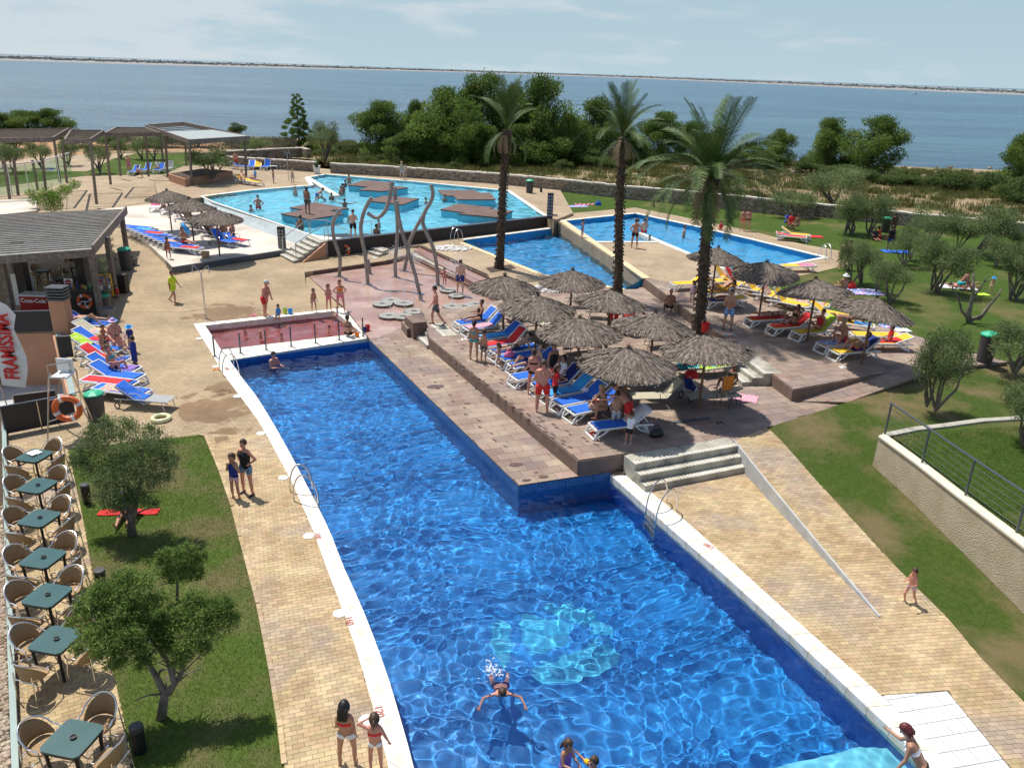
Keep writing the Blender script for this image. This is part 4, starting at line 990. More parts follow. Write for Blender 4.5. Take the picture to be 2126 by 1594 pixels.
def parasol(loc,label,R=1.42,tilt=(0,0),hz=2.05,group='thatched parasols',k=0,rot=0,pole_tilt=(0,0)):
 r=empty('thatched_parasol',loc,rot,label,'parasol',group)
 b=MB();tx,ty=pole_tilt;b.tube([(0,0,0),(tx*hz,ty*hz,hz+.35)],.045,8);b.build('pole',m_post,r)
 top=empty('x',(0,0,0));bpy.data.objects.remove(top)
 cn=bpy.data.objects.new('canopy',TH[k%3]);COL.objects.link(cn);cn.parent=r;cn.location=(tx*hz,ty*hz,hz);cn.rotation_euler=(tilt[0],tilt[1],rot*2.1);cn.scale=(R/1.42,R/1.42,1)
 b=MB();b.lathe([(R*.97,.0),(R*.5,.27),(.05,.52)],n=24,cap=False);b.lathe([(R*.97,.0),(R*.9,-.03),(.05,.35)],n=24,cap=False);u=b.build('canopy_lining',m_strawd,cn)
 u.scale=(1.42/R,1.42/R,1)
 # tuft: thin straws standing at the top
 t=MB();rs=random.Random(k)
 for q in range(46):
  a=rs.uniform(0,6.28);l=rs.uniform(.12,.3);sp=rs.uniform(.02,.13)
  t.tube([(math.cos(a)*.04,math.sin(a)*.04,.44),(math.cos(a)*.03,math.sin(a)*.03,.44+l*.5),(math.cos(a)*sp,math.sin(a)*sp,.44+l)],[.014,.011,.004],4,False)
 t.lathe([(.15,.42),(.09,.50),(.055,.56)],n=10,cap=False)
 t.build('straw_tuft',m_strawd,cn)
 # ribs below
 rb=MB()
 for q in range(8):
  a=q*PI/4+.2;rb.tube([(math.cos(a)*.05,math.sin(a)*.05,.28),(math.cos(a)*R*.9,math.sin(a)*R*.9,-.0)],.014,5)
 rb.build('rib_frame',m_post,cn)
 return r
# (pixel of the canopy apex base, level) : canopy centre heights are 2.05 + level
PAR=[ # centre of the rim ellipse in pixels, level, radius, label
 (1047,592,ZD,1.38,'parasol shading the two blue loungers nearest the fountain steps',.02,.03),
 (1188,580,ZD,1.34,'parasol beside the middle pool next to the white pebble bed',-.02,.02),
 (1115,634,ZD,1.42,'parasol second from the fountain in the front row',.03,-.02),
 (1267,622,ZD,1.36,'parasol directly in front of the middle palm trunk',-.05,.04),
 (1204,683,ZD,1.42,'parasol in the middle of the front row over white loungers',.02,.02),
 (1358,672,ZD,1.40,'parasol in the second row left of the tallest palm trunk',.05,.05),
 (1303,748,ZD,1.44,'largest looking parasol nearest the deck steps',.0,.03),
 (1467,720,ZD,1.44,'parasol right below the tall palm beside the pushchair',.04,.06),
 (1488,532,ZU,1.30,'parasol beside the upper pool right behind the tall palm trunk',.03,.05),
 (1590,562,ZU,1.36,'tilted parasol beside the upper pool over yellow loungers',.05,.10),
 (1694,600,ZU,1.38,'tilted parasol standing at the lawn edge over yellow loungers',.04,.11),
 (1812,640,ZU,1.40,'tilted parasol at the far end of the yellow loungers',.05,.12),
 (348,408,ZL,1.30,'parasol on the pale deck behind the other two',.0,.03),
 (394,427,ZL,1.36,'middle parasol of the three on the pale deck',.02,.02),
 (448,450,ZL,1.40,'parasol on the pale deck above the brown pushchairs',.03,.05)]
PARW=[]
for i,(u,v,z,R,lab,t1,t2)in enumerate(PAR):
 p=W(u,v,z+2.05+.18);R=R*1.0
 PARW.append(p);parasol((p.x,p.y,z),'grey thatched '+lab,R,(t1,t2),2.05,'thatched parasols',i,i*1.3)

# ================================================================== SUN LOUNGERS
m_wplast=mat('white resin',(.72,.72,.70),(.80,.80,.78),.38,2)
def fabric(name,c,c2=None):return mat(name,c,c2 or tuple(x*1.25 for x in c),.85,14,3,.2,90)
FAB=dict(blue=fabric('blue textile',(.012,.115,.52)),yellow=fabric('yellow textile',(.72,.42,.02)),beige=fabric('beige textile',(.42,.38,.28)),grey=fabric('grey textile',(.30,.31,.30)),
  red=fabric('red towelling',(.58,.022,.022)),lime=fabric('lime towelling',(.42,.62,.05)),white=fabric('white towelling',(.72,.72,.72)),navy=fabric('navy towelling',(.012,.03,.20)),sky=fabric('light blue towelling',(.04,.32,.72)),
  pink=fabric('pink towelling',(.72,.16,.30)),orange=fabric('orange towelling',(.75,.22,.02)),green=fabric('dark green towelling',(.01,.16,.12)),purple=fabric('violet towelling',(.22,.12,.42)),brown=fabric('brown textile',(.12,.07,.045)),turq=fabric('turquoise towelling',(.02,.42,.48)))
def stripemat(name,ca,cb,sc_=9,axis=0,cc=None):
 if name in MATS:return MATS[name]
 m=bpy.data.materials.new(name);m.use_nodes=True;t=m.node_tree;N=t.nodes;L=t.links;b=N['Principled BSDF'];b.inputs['Roughness'].default_value=.85
 tcn=N.new('ShaderNodeTexCoord');wv=N.new('ShaderNodeTexWave');wv.bands_direction='XYZ'[axis];wv.inputs['Scale'].default_value=sc_;wv.inputs['Distortion'].default_value=.6;L.new(tcn.outputs['Object'],wv.inputs[0])
 r=N.new('ShaderNodeValToRGB');r.color_ramp.interpolation='CONSTANT';r.color_ramp.elements[0].color=rgb(ca);r.color_ramp.elements[1].color=rgb(cb);r.color_ramp.elements[1].position=.5
 if cc:e=r.color_ramp.elements.new(.8);e.color=rgb(cc)
 L.new(wv.outputs[0],r.inputs[0]);L.new(r.outputs[0],b.inputs['Base Color']);MATS[name]=m;return m
def printmat(name,ca,cb,sc_=12,cc=None):
 if name in MATS:return MATS[name]
 m=bpy.data.materials.new(name);m.use_nodes=True;t=m.node_tree;N=t.nodes;L=t.links;b=N['Principled BSDF'];b.inputs['Roughness'].default_value=.85
 tcn=N.new('ShaderNodeTexCoord');n=N.new('ShaderNodeTexNoise');n.inputs['Scale'].default_value=sc_;n.inputs['Detail'].default_value=1;L.new(tcn.outputs['Object'],n.inputs[0])
 r=N.new('ShaderNodeValToRGB');r.color_ramp.interpolation='CONSTANT';r.color_ramp.elements[0].color=rgb(ca);r.color_ramp.elements[1].color=rgb(cb);r.color_ramp.elements[1].position=.5
 if cc:e=r.color_ramp.elements.new(.57);e.color=rgb(cc)
 L.new(n.outputs[0],r.inputs[0]);L.new(r.outputs[0],b.inputs['Base Color']);MATS[name]=m;return m
FAB['pinkstripe']=stripemat('pink striped towelling',(.75,.62,.62),(.70,.08,.22),7,1)
FAB['beach']=printmat('printed beach towelling',(.72,.25,.30),(.75,.60,.12),5,(.15,.35,.6))
FAB['cloudy']=printmat('blue and white printed towelling',(.12,.25,.62),(.75,.78,.82),6,(.55,.2,.5))
_lt={}
def lounger_tpl(kind,col,tilt):
 key=(kind,col,tilt)
 if key in _lt:return _lt[key]
 r=empty('sun_lounger',(0,0,0));ta=math.radians(tilt);fm=FAB[col];hz=.33
 hx,hzb=.62,hz # hinge at y=+.25 ; head towards +Y, foot at -1.0
 yh=.22;bl=.72
 if kind=='resin':
  for s in(-1,1):
   b=MB();x=s*.31
   b.tube([(x,-1.0,hz-.02),(x,-.9,hz),(x,.55,hz),(x,.93,hz-.03)],.033,6)
   b.build('side_rail',m_wplast,r)
  for y,s in((-.88,-1),(-.88,1),(.62,-1),(.62,1)):
   b=MB();x=s*.31;k=-1 if y<0 else 1
   b.tube([(x,y+.02*k,hz-.02),(x,y+.14*k,.16),(x,y+.2*k,.015)],[.036,.032,.028],6)
   b.tube([(x,y-.28*k,hz-.02),(x,y-.12*k,.17),(x,y+.2*k,.02)],[.03,.026,.026],6)
   b.build('leg',m_wplast,r)
  for(yy,zz)in((-1.0,hz-.02),(-1.08,.03),(.82,.03)):b=MB();b.bar((-.31,yy,zz),(.31,yy,zz),.055,.045);b.build('cross_bar',m_wplast,r)
  b=MB();b.box((0,(-.93+yh)/2,hz+.025),(.56,yh+.93,.025));b.build('seat',fm,r)
  e=Vector((0,math.cos(ta),math.sin(ta)))*bl;nb=Vector((0,-math.sin(ta),math.cos(ta)))
  b=MB();a0=Vector((0,yh+.015,hz+.03));b.bar(a0,a0+e,.54,.025,up=nb);bk=b.build('backrest',fm,r)
  b=MB()
  for s in(-.285,.285):b.bar(a0+Vector((s,0,-.005)),a0+e+Vector((s,0,-.005)),.04,.05,up=nb)
  b.bar(a0+e+Vector((-.3,0,0)),a0+e+Vector((.3,0,0)),.05,.05)
  if tilt>12:b.bar(a0+e*.62+Vector((0,.02,-.03)),(0,yh+.62,hz),.3,.03)
  b.build('back_frame',m_wplast,bk)
 else: # steel tube with sling
  fr=m_greysteel if kind=='steel' else m_steel
  for s in(-1,1):
   b=MB();x=s*.3
   b.tube([(x,-.98,hz-.01),(x,-.8,hz+.02),(x,.25,hz+.02),(x,.95,hz)],.016,6)
   b.tube([(x,.0,hz),(x,-.05,hz+.2),(x,.1,hz+.26),(x,.38,hz+.24),(x,.48,hz)],.014,6)
   b.build('side_rail',fr,r)
   for y in(-.75,.7):
    b=MB();b.tube([(x,y,hz+.01),(x,y+.1*(1 if y>0 else-1),.02)],.016,6);b.build('leg',fr,r)
  if kind=='wheeled':
   for s in(-1,1):b=MB();b.torus((s*.34,.85,.11),.09,.02,Matrix.Rotation(PI/2,3,'Y'),14,6);b.build('wheel',m_black,r)
  b=MB();b.box((0,(-.95+yh)/2,hz+.03),(.58,yh+.95,.014));b.build('seat',fm,r)
  e=Vector((0,math.cos(ta),math.sin(ta)))*.76;nb=Vector((0,-math.sin(ta),math.cos(ta)));a0=Vector((0,yh+.02,hz+.03))
  b=MB();b.bar(a0,a0+e,.56,.014,up=nb);bk=b.build('backrest',fm,r)
  b=MB()
  for s in(-.29,.29):b.tube([a0+Vector((s,0,0)),a0+e+Vector((s,0,0))],.015,6)
  b.tube([a0+e+Vector((-.29,0,0)),a0+e+Vector((.29,0,0))],.015,6);b.build('back_frame',fr,bk)
 reg(r);_lt[key]=[r,False];return _lt[key]
def lounger(p,head,kind,col,tilt,label,group='sun loungers'):
 """p: centre on the ground; head: angle (deg) the head end points to, 90 = away from the camera"""
 q=lounger_tpl(kind,col,tilt);rz=math.radians(head-90)
 if not q[1]:
  q[1]=True;o=q[0];o.location=p;o.rotation_euler=(0,0,rz);tag(o,label,'sun lounger',group)
 else:o=dup(q[0],p,rz,label,group);o['category']='sun lounger'
 return o
def towel(p,head,ln,wd,col,label,z=0.38,tilt=0,drape=.0,group='towels',y0=-.95,name='towel'):
 """cloth lying on a lounger (y0 start) with an optional raised part after the hinge"""
 ny,nx=16,6;rs=random.Random(hash(label)%1000 if False else sum(map(ord,label)));b=MB();V=[]
 for j in range(ny+1):
  for i in range(nx+1):
   s=ln*j/ny;x=(i/nx-.5)*wd;y=y0+s;zz=z
   if tilt and y>.22:d_=y-.22;y=.22+d_*math.cos(math.radians(tilt));zz=z+d_*math.sin(math.radians(tilt))
   edge=max(0,abs(x)-.27);zz-=edge*1.6*(1 if drape else .0);x=x-(math.copysign(edge*.6,x)if drape else 0)
   zz+=.012*math.sin(s*17+x*9+rs.random())*(1 if z>.05 else .8)+.01
   V.append((x+rs.uniform(-.008,.008),y+rs.uniform(-.01,.01),zz))
 F_=[(j*(nx+1)+i,j*(nx+1)+i+1,(j+1)*(nx+1)+i+1,(j+1)*(nx+1)+i)for j in range(ny)for i in range(nx)]
 b.add(V,F_);o=b.build(name,FAB[col],None,p,math.radians(head-90),True);m=o.modifiers.new('s','SOLIDIFY');m.thickness=.012
 return tag(o,label,'towel',group)

# ---- front row of white loungers with blue cloth, feet to the pool (feet at lower left, heads up right)
HD=30
LG=[]
def L_(k,x,y,z,head,kind,col,tilt,label,group):
 p=WK(k,x,y,z);LG.append(p);return lounger((p.x,p.y,z),head,kind,col,tilt,label,group)
g1='white loungers with blue cloth facing the pool'
fr=[ # zoom H coordinates of the lounger's centre on the ground
 ('H',520,650,42,'nearest the fountain, under the seated woman in black'),('H',600,700,42,'with a pink striped towel beside the fountain'),('H',740,790,36,'with sky blue stripes behind the standing boy'),
 ('H',790,860,44,'with a red towel over its raised back'),('H',880,930,0,'lying flat under the bather on his front'),('H',960,990,0,'lying flat with a magenta bag at its foot'),('H',1060,1060,34,'with an empty raised back behind the standing woman'),
 ('H',1090,1170,0,'with white feet shown beside the red trunks man'),('H',1290,1250,42,'with a violet blue towel over its tall back'),('H',1400,1330,38,'with a light blue towel and a white ball of cloth'),('H',1510,1410,36,'empty with a plain blue seat beside the orange bag'),
 ('H',1640,1490,34,'holding the orange bag beside the blonde woman'),]
frw=[]
for(k,x,y,tl,lab)in fr:
 o=L_(k,x,y,ZD,HD,'resin','blue',tl,'white resin lounger, blue cloth, '+lab,g1);frw.append(o)
L_('R',960,160,ZD,20,'resin','blue',34,'white resin lounger, blue cloth, nearest the deck steps, white towel over its back',g1)
P0=lambda o:tuple(o.location)
towel(P0(frw[1]),HD,1.3,.62,'pinkstripe','pink and white striped towel on the lounger beside the fountain',drape=1)
towel(P0(frw[2]),HD,1.2,.6,'sky','light blue striped towel on a front row lounger behind the boy',drape=1)
towel(P0(frw[3]),HD,1.85,.66,'red','red towel spread up the back of a front row lounger',tilt=44,drape=1)
towel(P0(frw[8]),HD,1.1,.64,'navy','violet blue towel hung over a tall lounger back',tilt=42,y0=-.15,drape=1)
towel(P0(frw[9]),HD,1.85,.62,'sky','light blue towel along the lounger left of the blonde woman',tilt=38,drape=1)
towel(P0(frw[7]),HD,1.2,.62,'red','dark red towel on the lounger behind the red trunks man',tilt=0,y0=-.1,drape=1)
towel(tuple(WK('R',960,160,ZD)),20,.9,.6,'white','white towel over the lounger back nearest the deck steps',tilt=34,y0=.1,drape=1)
# ---- beige sling loungers under the parasols
g2='beige sling loungers under the parasols'
bg_=[('H',1000,560,200,'green cloth pile on it, behind the first parasols'),('H',1130,680,195,'under the second parasol, back raised'),('H',1240,790,195,'in shade between two front parasols'),('I',160,790,200,'behind the crouching dark child'),('I',430,880,200,'pale lime cushion on it in the middle row'),
 ('I',480,1010,190,'brown bag at its side under the big parasol'),('I',760,1130,12,'long seat reaching out from the big parasol'),('I',1010,1270,8,'with grey seat right of the big parasol pole'),('I',1130,1390,8,'nearest the deck front with an upright back'),
 ('I',430,450,180,'pink towels heaped on it under the second parasol row'),('I',640,560,170,'red towel bundle beside the brown torso'),('I',950,700,175,'left of the tall palm trunk'),('I',1200,830,185,'white and yellow cushion on it'),('I',1390,1020,190,'dark blue towel on it under the palm parasol'),('I',1450,1100,190,'turquoise towel on it under the palm parasol'),('I',1720,1090,25,'lime towel draped over its back'),('I',1650,1380,15,'seat of the reading woman beside the pushchair')]
bgw=[]
for i,(k,x,y,hd,lab)in enumerate(bg_):
 bgw.append(L_(k,x,y,ZD,hd,'steel','beige',(38,20,50)[i%3],'beige sling lounger, '+lab,g2))
towel(P0(bgw[15]),25,1.8,.6,'lime','lime green towel draped over the beige lounger by the palm parasol',tilt=38,drape=1)
towel(P0(bgw[14]),190,1.5,.6,'turq','turquoise towel on a shaded lounger under the palm parasol',drape=1)
towel(P0(bgw[13]),190,1.5,.6,'navy','dark blue towel on a shaded lounger under the palm parasol',drape=1)
towel(P0(bgw[9]),180,1.3,.6,'pinkstripe','pink striped towels under the second row of parasols',drape=1)
towel(P0(bgw[12]),185,1.0,.55,'yellow','yellow towel seen between two thatched parasols',tilt=30,y0=0)
towel(P0(bgw[0]),200,.8,.6,'green','dark green cloth heaped on a lounger behind the first parasols',y0=-.3)
# ---- upper deck, white loungers with yellow cloth
g3='white loungers with yellow cloth on the upper deck'
ye=[('I',1440,280,20,36,'behind the little girl in the pink dress'),('I',1680,260,200,40,'with dark blue back next to the first upper parasol pole'),('I',1780,220,150,55,'occupied from behind by the dark haired sitter'),('I',1900,280,145,55,'red towel over its raised back by the upper pool'),
 ('I',1750,360,20,30,'under the sunbather by the palm trunk'),('I',1780,450,15,10,'covered by a navy towel behind the plaid shorts man'),('J',330,440,140,50,'steep back next to the second upper parasol'),('J',480,500,140,50,'third steep back along the lawn path'),('J',620,560,140,50,'fourth steep back with towel behind'),
 ('J',800,560,150,0,'flat, printed towel on it, by the lawn edge'),('J',440,720,15,0,'covered in red under the bather on her front'),('J',650,790,20,36,'covered in red under the woman with raised knees'),('J',880,840,22,44,'with a lime towel and a woman in red'),
 ('J',1000,660,140,30,'steep yellow back behind the third parasol pole'),('J',1200,760,155,0,'with a bather on his back near the lawn'),('J',1130,960,20,0,'with a printed white towel and a sitting man'),('J',1260,1030,18,34,'nearest the deck corner with a woman in a white top'),('J',1460,880,0,0,'right of the last parasol pole'),('J',1560,950,5,20,'with the sitter in red at the far end')]
yew=[]
for(k,x,y,hd,tl,lab)in ye:
 yew.append(L_(k,x,y,ZU,hd,'resin','yellow',tl,'white resin lounger, yellow cloth, '+lab,g3))
for i,(c,tl,y0,ln,lab)in{3:('red',55,.1,.95,'red towel over a raised yellow back by the upper pool'),5:('navy',0,-.9,1.5,'navy towel covering the lounger behind the plaid shorts man'),10:('red',0,-.95,1.9,'red towel under the sunbather lying on her front'),11:('red',36,-.95,1.9,'red towel under the woman with raised knees'),
  12:('lime',44,-.2,1.2,'lime green towel behind the woman in the red swimsuit'),9:('beach',0,-.8,1.4,'printed towel on the flat yellow lounger by the lawn'),15:('cloudy',0,-.95,1.3,'white printed towel hanging from the lounger under the seated man'),16:('navy',34,-.3,1.3,'dark blue towel under the woman with the white top'),1:('navy',40,.1,.9,'dark blue towel on the back beside the first upper parasol'),18:('red',20,-.6,1.1,'dark red towel on the last lounger at the far end'),14:('sky',0,-.9,.7,'light blue printed towel on the lounger near the lawn'),7:('beach',50,.2,.9,'printed towel over the third steep back')}.items():
 towel(P0(yew[i]),ye[i][3],ln,.66,c,lab,tilt=tl,y0=y0,drape=1)
p=WK('J',720,200,ZU);o=lounger(tuple(p),10,'resin','yellow',0,'white resin lounger, yellow cloth, alone beside the corner of the upper pool',g3);towel(P0(o),10,.9,.66,'pink','pink towel on the lone lounger at the upper pool corner',y0=0,drape=1)
# ---- left group by the lifeguard chair (heads to the left)
g4='blue loungers by the lifeguard chair'
lf=[('B',730,570,172,30,'resin','blue','under the bather lying beside the bar'),('B',800,640,172,30,'resin','beige','with a pink and lime printed towel near the bar'),('B',800,710,172,32,'resin','blue','red towel on its seat behind the hat man'),('B',810,780,172,30,'resin','blue','fourth from the bar, children on it'),
 ('B',860,860,170,34,'resin','blue','raised red towel beside the sitting boys'),('B',930,940,170,32,'resin','blue','two bare blue back panels behind the bikini woman'),('B',960,1000,168,28,'resin','blue','under the woman in the dark bikini'),('B',900,1060,170,0,'resin','blue','with a red towel along its side'),
 ('B',1000,1130,168,0,'resin','blue','with folded cloths and printed towel'),('B',1200,1200,172,34,'wheeled','grey','grey sling seat and wheels nearest the olive tree')]
lfw=[]
for(k,x,y,hd,tl,kd,c,lab)in lf:lfw.append(L_(k,x,y,0,hd,kd,c,tl,('blue' if c=='blue' else 'pale')+' lounger by the lifeguard chair, '+lab,g4))
for i,(c,tl,y0,ln,lab)in{2:('red',0,-.95,1.2,'red towel on the lounger seat behind the hat man'),3:('lime',30,.3,.8,'lime printed towel on a lounger head near the bar'),4:('red',34,-.2,1.1,'red towel raised over the fifth lounger back'),7:('red',0,-.8,1.7,'long red towel on the lounger beside the litter bin'),8:('beach',0,-.3,1.0,'yellow and pink printed towel above the litter bin'),
  9:('blue',34,-.1,1.1,'blue towel over the wheeled lounger back near the olive tree'),1:('beach',0,-.9,1.6,'pink and lime printed towel on the second lounger from the bar'),5:('purple',0,-.95,.5,'violet towel at the foot of the bikini woman\'s lounger')}.items():
 towel(P0(lfw[i]),lf[i][3],ln,.66,c,lab,tilt=tl,y0=y0,drape=1)
# ---- pale deck group (feet to lower right)
g5='loungers in rows on the pale deck'
A0,A1=WK('A',1130,1190,ZL),WK('A',1530,1360,ZL)
for i in range(11):
 p=A0.lerp(A1,i/10);lab='white and blue lounger on the pale deck, '+['at the pavilion end of the row','second in from the pavilion, light blue towel','third in from the pavilion end','with a red patterned towel','fifth in the tightly packed row','in the middle of the tightly packed row','seventh in the tightly packed row','with a flower printed towel','ninth, just behind the sitting man','tenth, beside the standing boy','nearest corner, with the man sitting on it'][i]
 o=lounger((p.x,p.y,ZL),-15,'resin','blue',0,lab,g5)
 c={1:'sky',3:'red',5:'navy',7:'beach',10:'red'}.get(i)
 if c:towel((p.x,p.y,ZL),-15,1.1,.64,c,{1:'light blue',3:'red',5:'navy',7:'flower printed',10:'bright red'}[i]+' towel in the packed row on the pale deck',y0=-.3,drape=1)
B0,B1=WK('A',1480,1080,ZL),WK('A',1830,1300,ZL)
for i in range(7):
 p=B0.lerp(B1,i/6);lounger((p.x,p.y,ZL),150,'wheeled','brown' if i<6 else 'blue',50,'dark sling lounger under the pale deck parasols, '+['farthest back','second from the back','third from the back','in the middle of the row','fifth from the back','next to the blue one','blue cloth with a woman on it'][i],g5)
lounger(tuple(WK('A',1930,1290,ZL)),150,'steel','blue',20,'steel framed lounger with a red towel at the edge of the pale deck',g5);towel(tuple(WK('A',1930,1290,ZL)),150,1.1,.62,'red','red towel on the steel lounger at the pale deck edge',drape=1)
lounger(tuple(WK('A',1290,1010,ZL)),100,'resin','white',50,'white lounger with a pink towel behind the first pale deck parasol',g5);towel(tuple(WK('A',1270,1015,ZL)),100,.9,.6,'pink','pink towel hanging on a raised back on the pale deck',tilt=50,y0=.0)
lounger(tuple(WK('A',1380,1030,ZL)),100,'resin','white',40,'white lounger with a lime towel in the shade of the first pale deck parasol',g5)
# ---- far terrace groups
g6='loungers on the far terrace'
for i,(k,x,y,hd,c,tl,lab)in enumerate([('E',640,170,170,'blue',30,'beside the person in red'),('E',760,165,100,'blue',35,'with a violet towel'),('E',830,165,100,'yellow',35,'with a yellow towel'),('E',925,170,90,'blue',60,'upright bright blue back against the stone wall'),('E',1015,160,100,'white',30,'with the person in blue'),('E',1120,160,100,'red',20,'red cloth near the bin'),
            ('E',680,330,150,'yellow',30,'yellow under the palm shade'),('E',770,345,150,'yellow',10,'yellow with the blue shirt sitter'),('A',1105,715,90,'blue',40,'blue on the back lawn edge'),('A',1200,700,90,'blue',45,'with a red towel on the back lawn edge'),('A',1310,700,90,'blue',45,'with the white shirt sitter'),('A',1385,690,90,'grey',60,'empty grey upright back')]):
 z=ZW if k=='E' else .12;lounger(tuple(WK(k,x,y,z)),hd,'resin',c,tl,'small far lounger '+lab,g6)
# lounger by the lawn under trees
lounger(tuple(W(1648,496,ZU)),160,'resin','yellow',30,'white lounger on the upper lawn beside the seated family',g6);lounger(tuple(W(1640,500,ZU)),160,'resin','red',10,'white lounger with a red towel on the upper lawn',g6)
# towels on the grass
for(k,x,y,c,ln,wd,hd,lab,z)in[('L',450,225,'cloudy',1.8,.9,20,'blue and pink towel on the grass right of the lagoon',ZU),('L',540,205,'pink',2.0,.9,15,'pink towel on the grass beside a blue cool bag',ZU),('K',580,1045,'cloudy',1.9,1.3,0,'light blue towel on the grass under the first olive tree',ZU),('K',905,660,'blue',1.8,1.0,0,'bright blue towel on the grass under the olive trees',ZU),('K',1480,1000,'white',1.9,.9,-10,'white towel under the couple on the lawn',ZU),
         ('K',1720,1070,'lime',.7,.5,0,'lime and red cloth near the toddler with the sun hat',ZU),('I',1970,1325,'pinkstripe',.9,.7,-20,'pink and white towel dropped on the deck by the orange chair',ZD),('K',100,515,'red',1.3,.8,0,'red towel on the grass near the sitting family',ZU),('J',1600,730,'cloudy',.8,.6,0,'violet blue towel crumpled beside the last sitter',ZU),('J',1720,765,'white',.7,.5,0,'white bundle beside the last sitter',ZU),('C',1055,645,'red',1.5,.3,6,'red towel on the lawn under the left olive tree',0),('I',1810,715,'beach',.5,.35,0,'small red and white bundle at the feet of the plaid shorts man',ZU)]:
 towel(tuple(WK(k,x,y,z)),hd,ln,wd,c,lab,z=.015,y0=-ln/2)
# ================================================================== PALMS
def VPt(u,v,y):
 """point on the ray of pixel (u,v) at distance y"""
 a,b=u-CX,-(v-CY);d=_X*a+_Y*b+_fw*FPX;t=y/d.y
 return Vector((d.x*t,y,CAMH+d.z*t))
m_palmbark=mat('palm trunk bark',(.035,.025,.018),(.12,.085,.055),.95,7,6,1,14)
m_frond=mat('palm frond green',(.045,.085,.016),(.10,.155,.035),.55,2,3,attr='tint',rnd=.25,spec=.25)
m_frondd=mat('dry palm frond',(.25,.19,.10),(.36,.28,.16),.8,2,3,attr='tint',rnd=.25)
def frond(name,L_,pitch,droop,seed,m,n=54,ll=.46):
 r_=np.random.RandomState(seed);V=[];F=[];p=np.array([0.,0,0]);a=math.radians(pitch);st=L_/n;tint=[];w0=.035
 for i in range(n):
  t=i/n;a-=math.radians(droop)/n*(1+t);d=np.array([math.cos(a),0,math.sin(a)]);q=p+d*st
  w=w0*(1-t*.8);b=len(V);up=np.array([-math.sin(a),0,math.cos(a)])
  V+=[p+[0,-w,0],p+[0,w,0],q+[0,w,0],q+[0,-w,0]];F.append((b,b+1,b+2,b+3));tint.append(.2)
  if t>.12:
   for s in(-1,1):
    l=ll*math.sin(PI*min(1,(t-.06)*1.02))**.55*r_.uniform(.85,1.1)+.04;sw=r_.uniform(.5,.75)
    dr=np.array([sw*d[0],s*.75,sw*d[2]])+up*r_.uniform(.15,.35);dr/=np.linalg.norm(dr);tip=p+dr*l+np.array([0,0,-.12*l]);mid=p+dr*l*.5;ww=.017
    b=len(V);e=d*ww;V+=[p-e,p+e,mid+e,mid-e,tip];F.append((b,b+1,b+2,b+3));F.append((b+3,b+2,b+4,b+4));tint+=[r_.uniform(),r_.uniform()]
  p=q
 F=[f if f[2]!=f[3]else f[:3]for f in F]
 me=bpy.data.meshes.new(name);me.from_pydata([tuple(v)for v in V],[],F);me.update();at=me.attributes.new('tint','FLOAT','FACE');at.data.foreach_set('value',tint);me.materials.append(m);return me
FR={}
for key,(L_f,pi_,dr_)in dict(up=(3.1,84,22),hi=(3.2,64,45),mid=(3.3,40,58),low=(3.2,14,58),hang=(2.6,-22,50)).items():
 FR[key]=frond('frond',L_f,pi_,dr_,len(FR)+3,m_frond)
FR['dry']=frond('frond',1.7,-30,50,9,m_frondd,26,.3)
def palm(base,top,r0,label,counts,scale=1.0,seed=1,wind=0):
 r=empty('palm_tree',tuple(base),0,label,'palm tree');rs=random.Random(seed);H=top.z-base.z;dx,dy=top.x-base.x,0
 b=MB();n=int(H/.14)
 prof=[]
 for i in range(n):
  t=i/n;z=H*t;rr=r0*(1.25-.35*min(1,t*8))*(1-.12*t)+(.10*max(0,t-.86)/.14)
  prof.append((rr*.93,z));prof.append((rr*1.07,z+.10))
 bb=len(b.v);b.lathe(prof,n=16)
 b.v=[(x+dx*z/H+math.sin(z*1.1)*.03+rs.uniform(-.02,.02),y+rs.uniform(-.02,.02),z+rs.uniform(-.02,.02))for x,y,z in b.v]
 tr=b.build('trunk',m_palmbark,r)
 # leaf stubs spiralling round the trunk
 sb=MB()
 for i in range(int(H*26)):
  a=i*2.39996;z=.1+(H-.2)*i/(H*26);rr=r0*(1-.1*z/H);c=Vector((dx*z/H+math.cos(a)*rr*1.0,math.sin(a)*rr*1.0,z));o_=Vector((math.cos(a),math.sin(a),.9))
  sb.bar(c,c+o_*.045,.12,.035,up=(-math.sin(a),math.cos(a),0))
 s=sb.build('leaf_stubs',m_palmbark,tr);s['kind']='stuff'
 k=0
 for key,cnt in counts.items():
  for i in range(cnt):
   o=bpy.data.objects.new('frond',FR[key]);COL.objects.link(o);o.parent=r;k+=1
   a=k*2.39996+rs.uniform(-.25,.25)
   if wind:a=a+wind*math.sin(a)*.5
   o.location=(dx,0,H+rs.uniform(-.12,.1));o.rotation_euler=(rs.uniform(-.25,.25),rs.uniform(-.15,.15),a);s_=scale*rs.uniform(.85,1.1);o.scale=(s_,s_,s_)
 return r
b1=W(1036,556,ZD);palm(b1,VPt(1052,268,b1.y),.23,'palm tree with a narrow windblown crown beside the middle pool ladder',dict(up=13,hi=6,hang=3,dry=6),.84,1,.5)
b2=W(1281,618,ZD);palm(b2,VPt(1292,285,b2.y),.23,'palm tree rising between the middle pool and the thatched parasols',dict(up=9,hi=9,mid=6,hang=2,dry=8),.80,2)
b3=W(1449,690,ZD);palm(b3,VPt(1478,372,b3.y),.25,'tallest looking palm tree with a wide full crown beside the upper deck riser',dict(up=9,hi=13,mid=14,low=12,hang=5,dry=6),1.1,3)
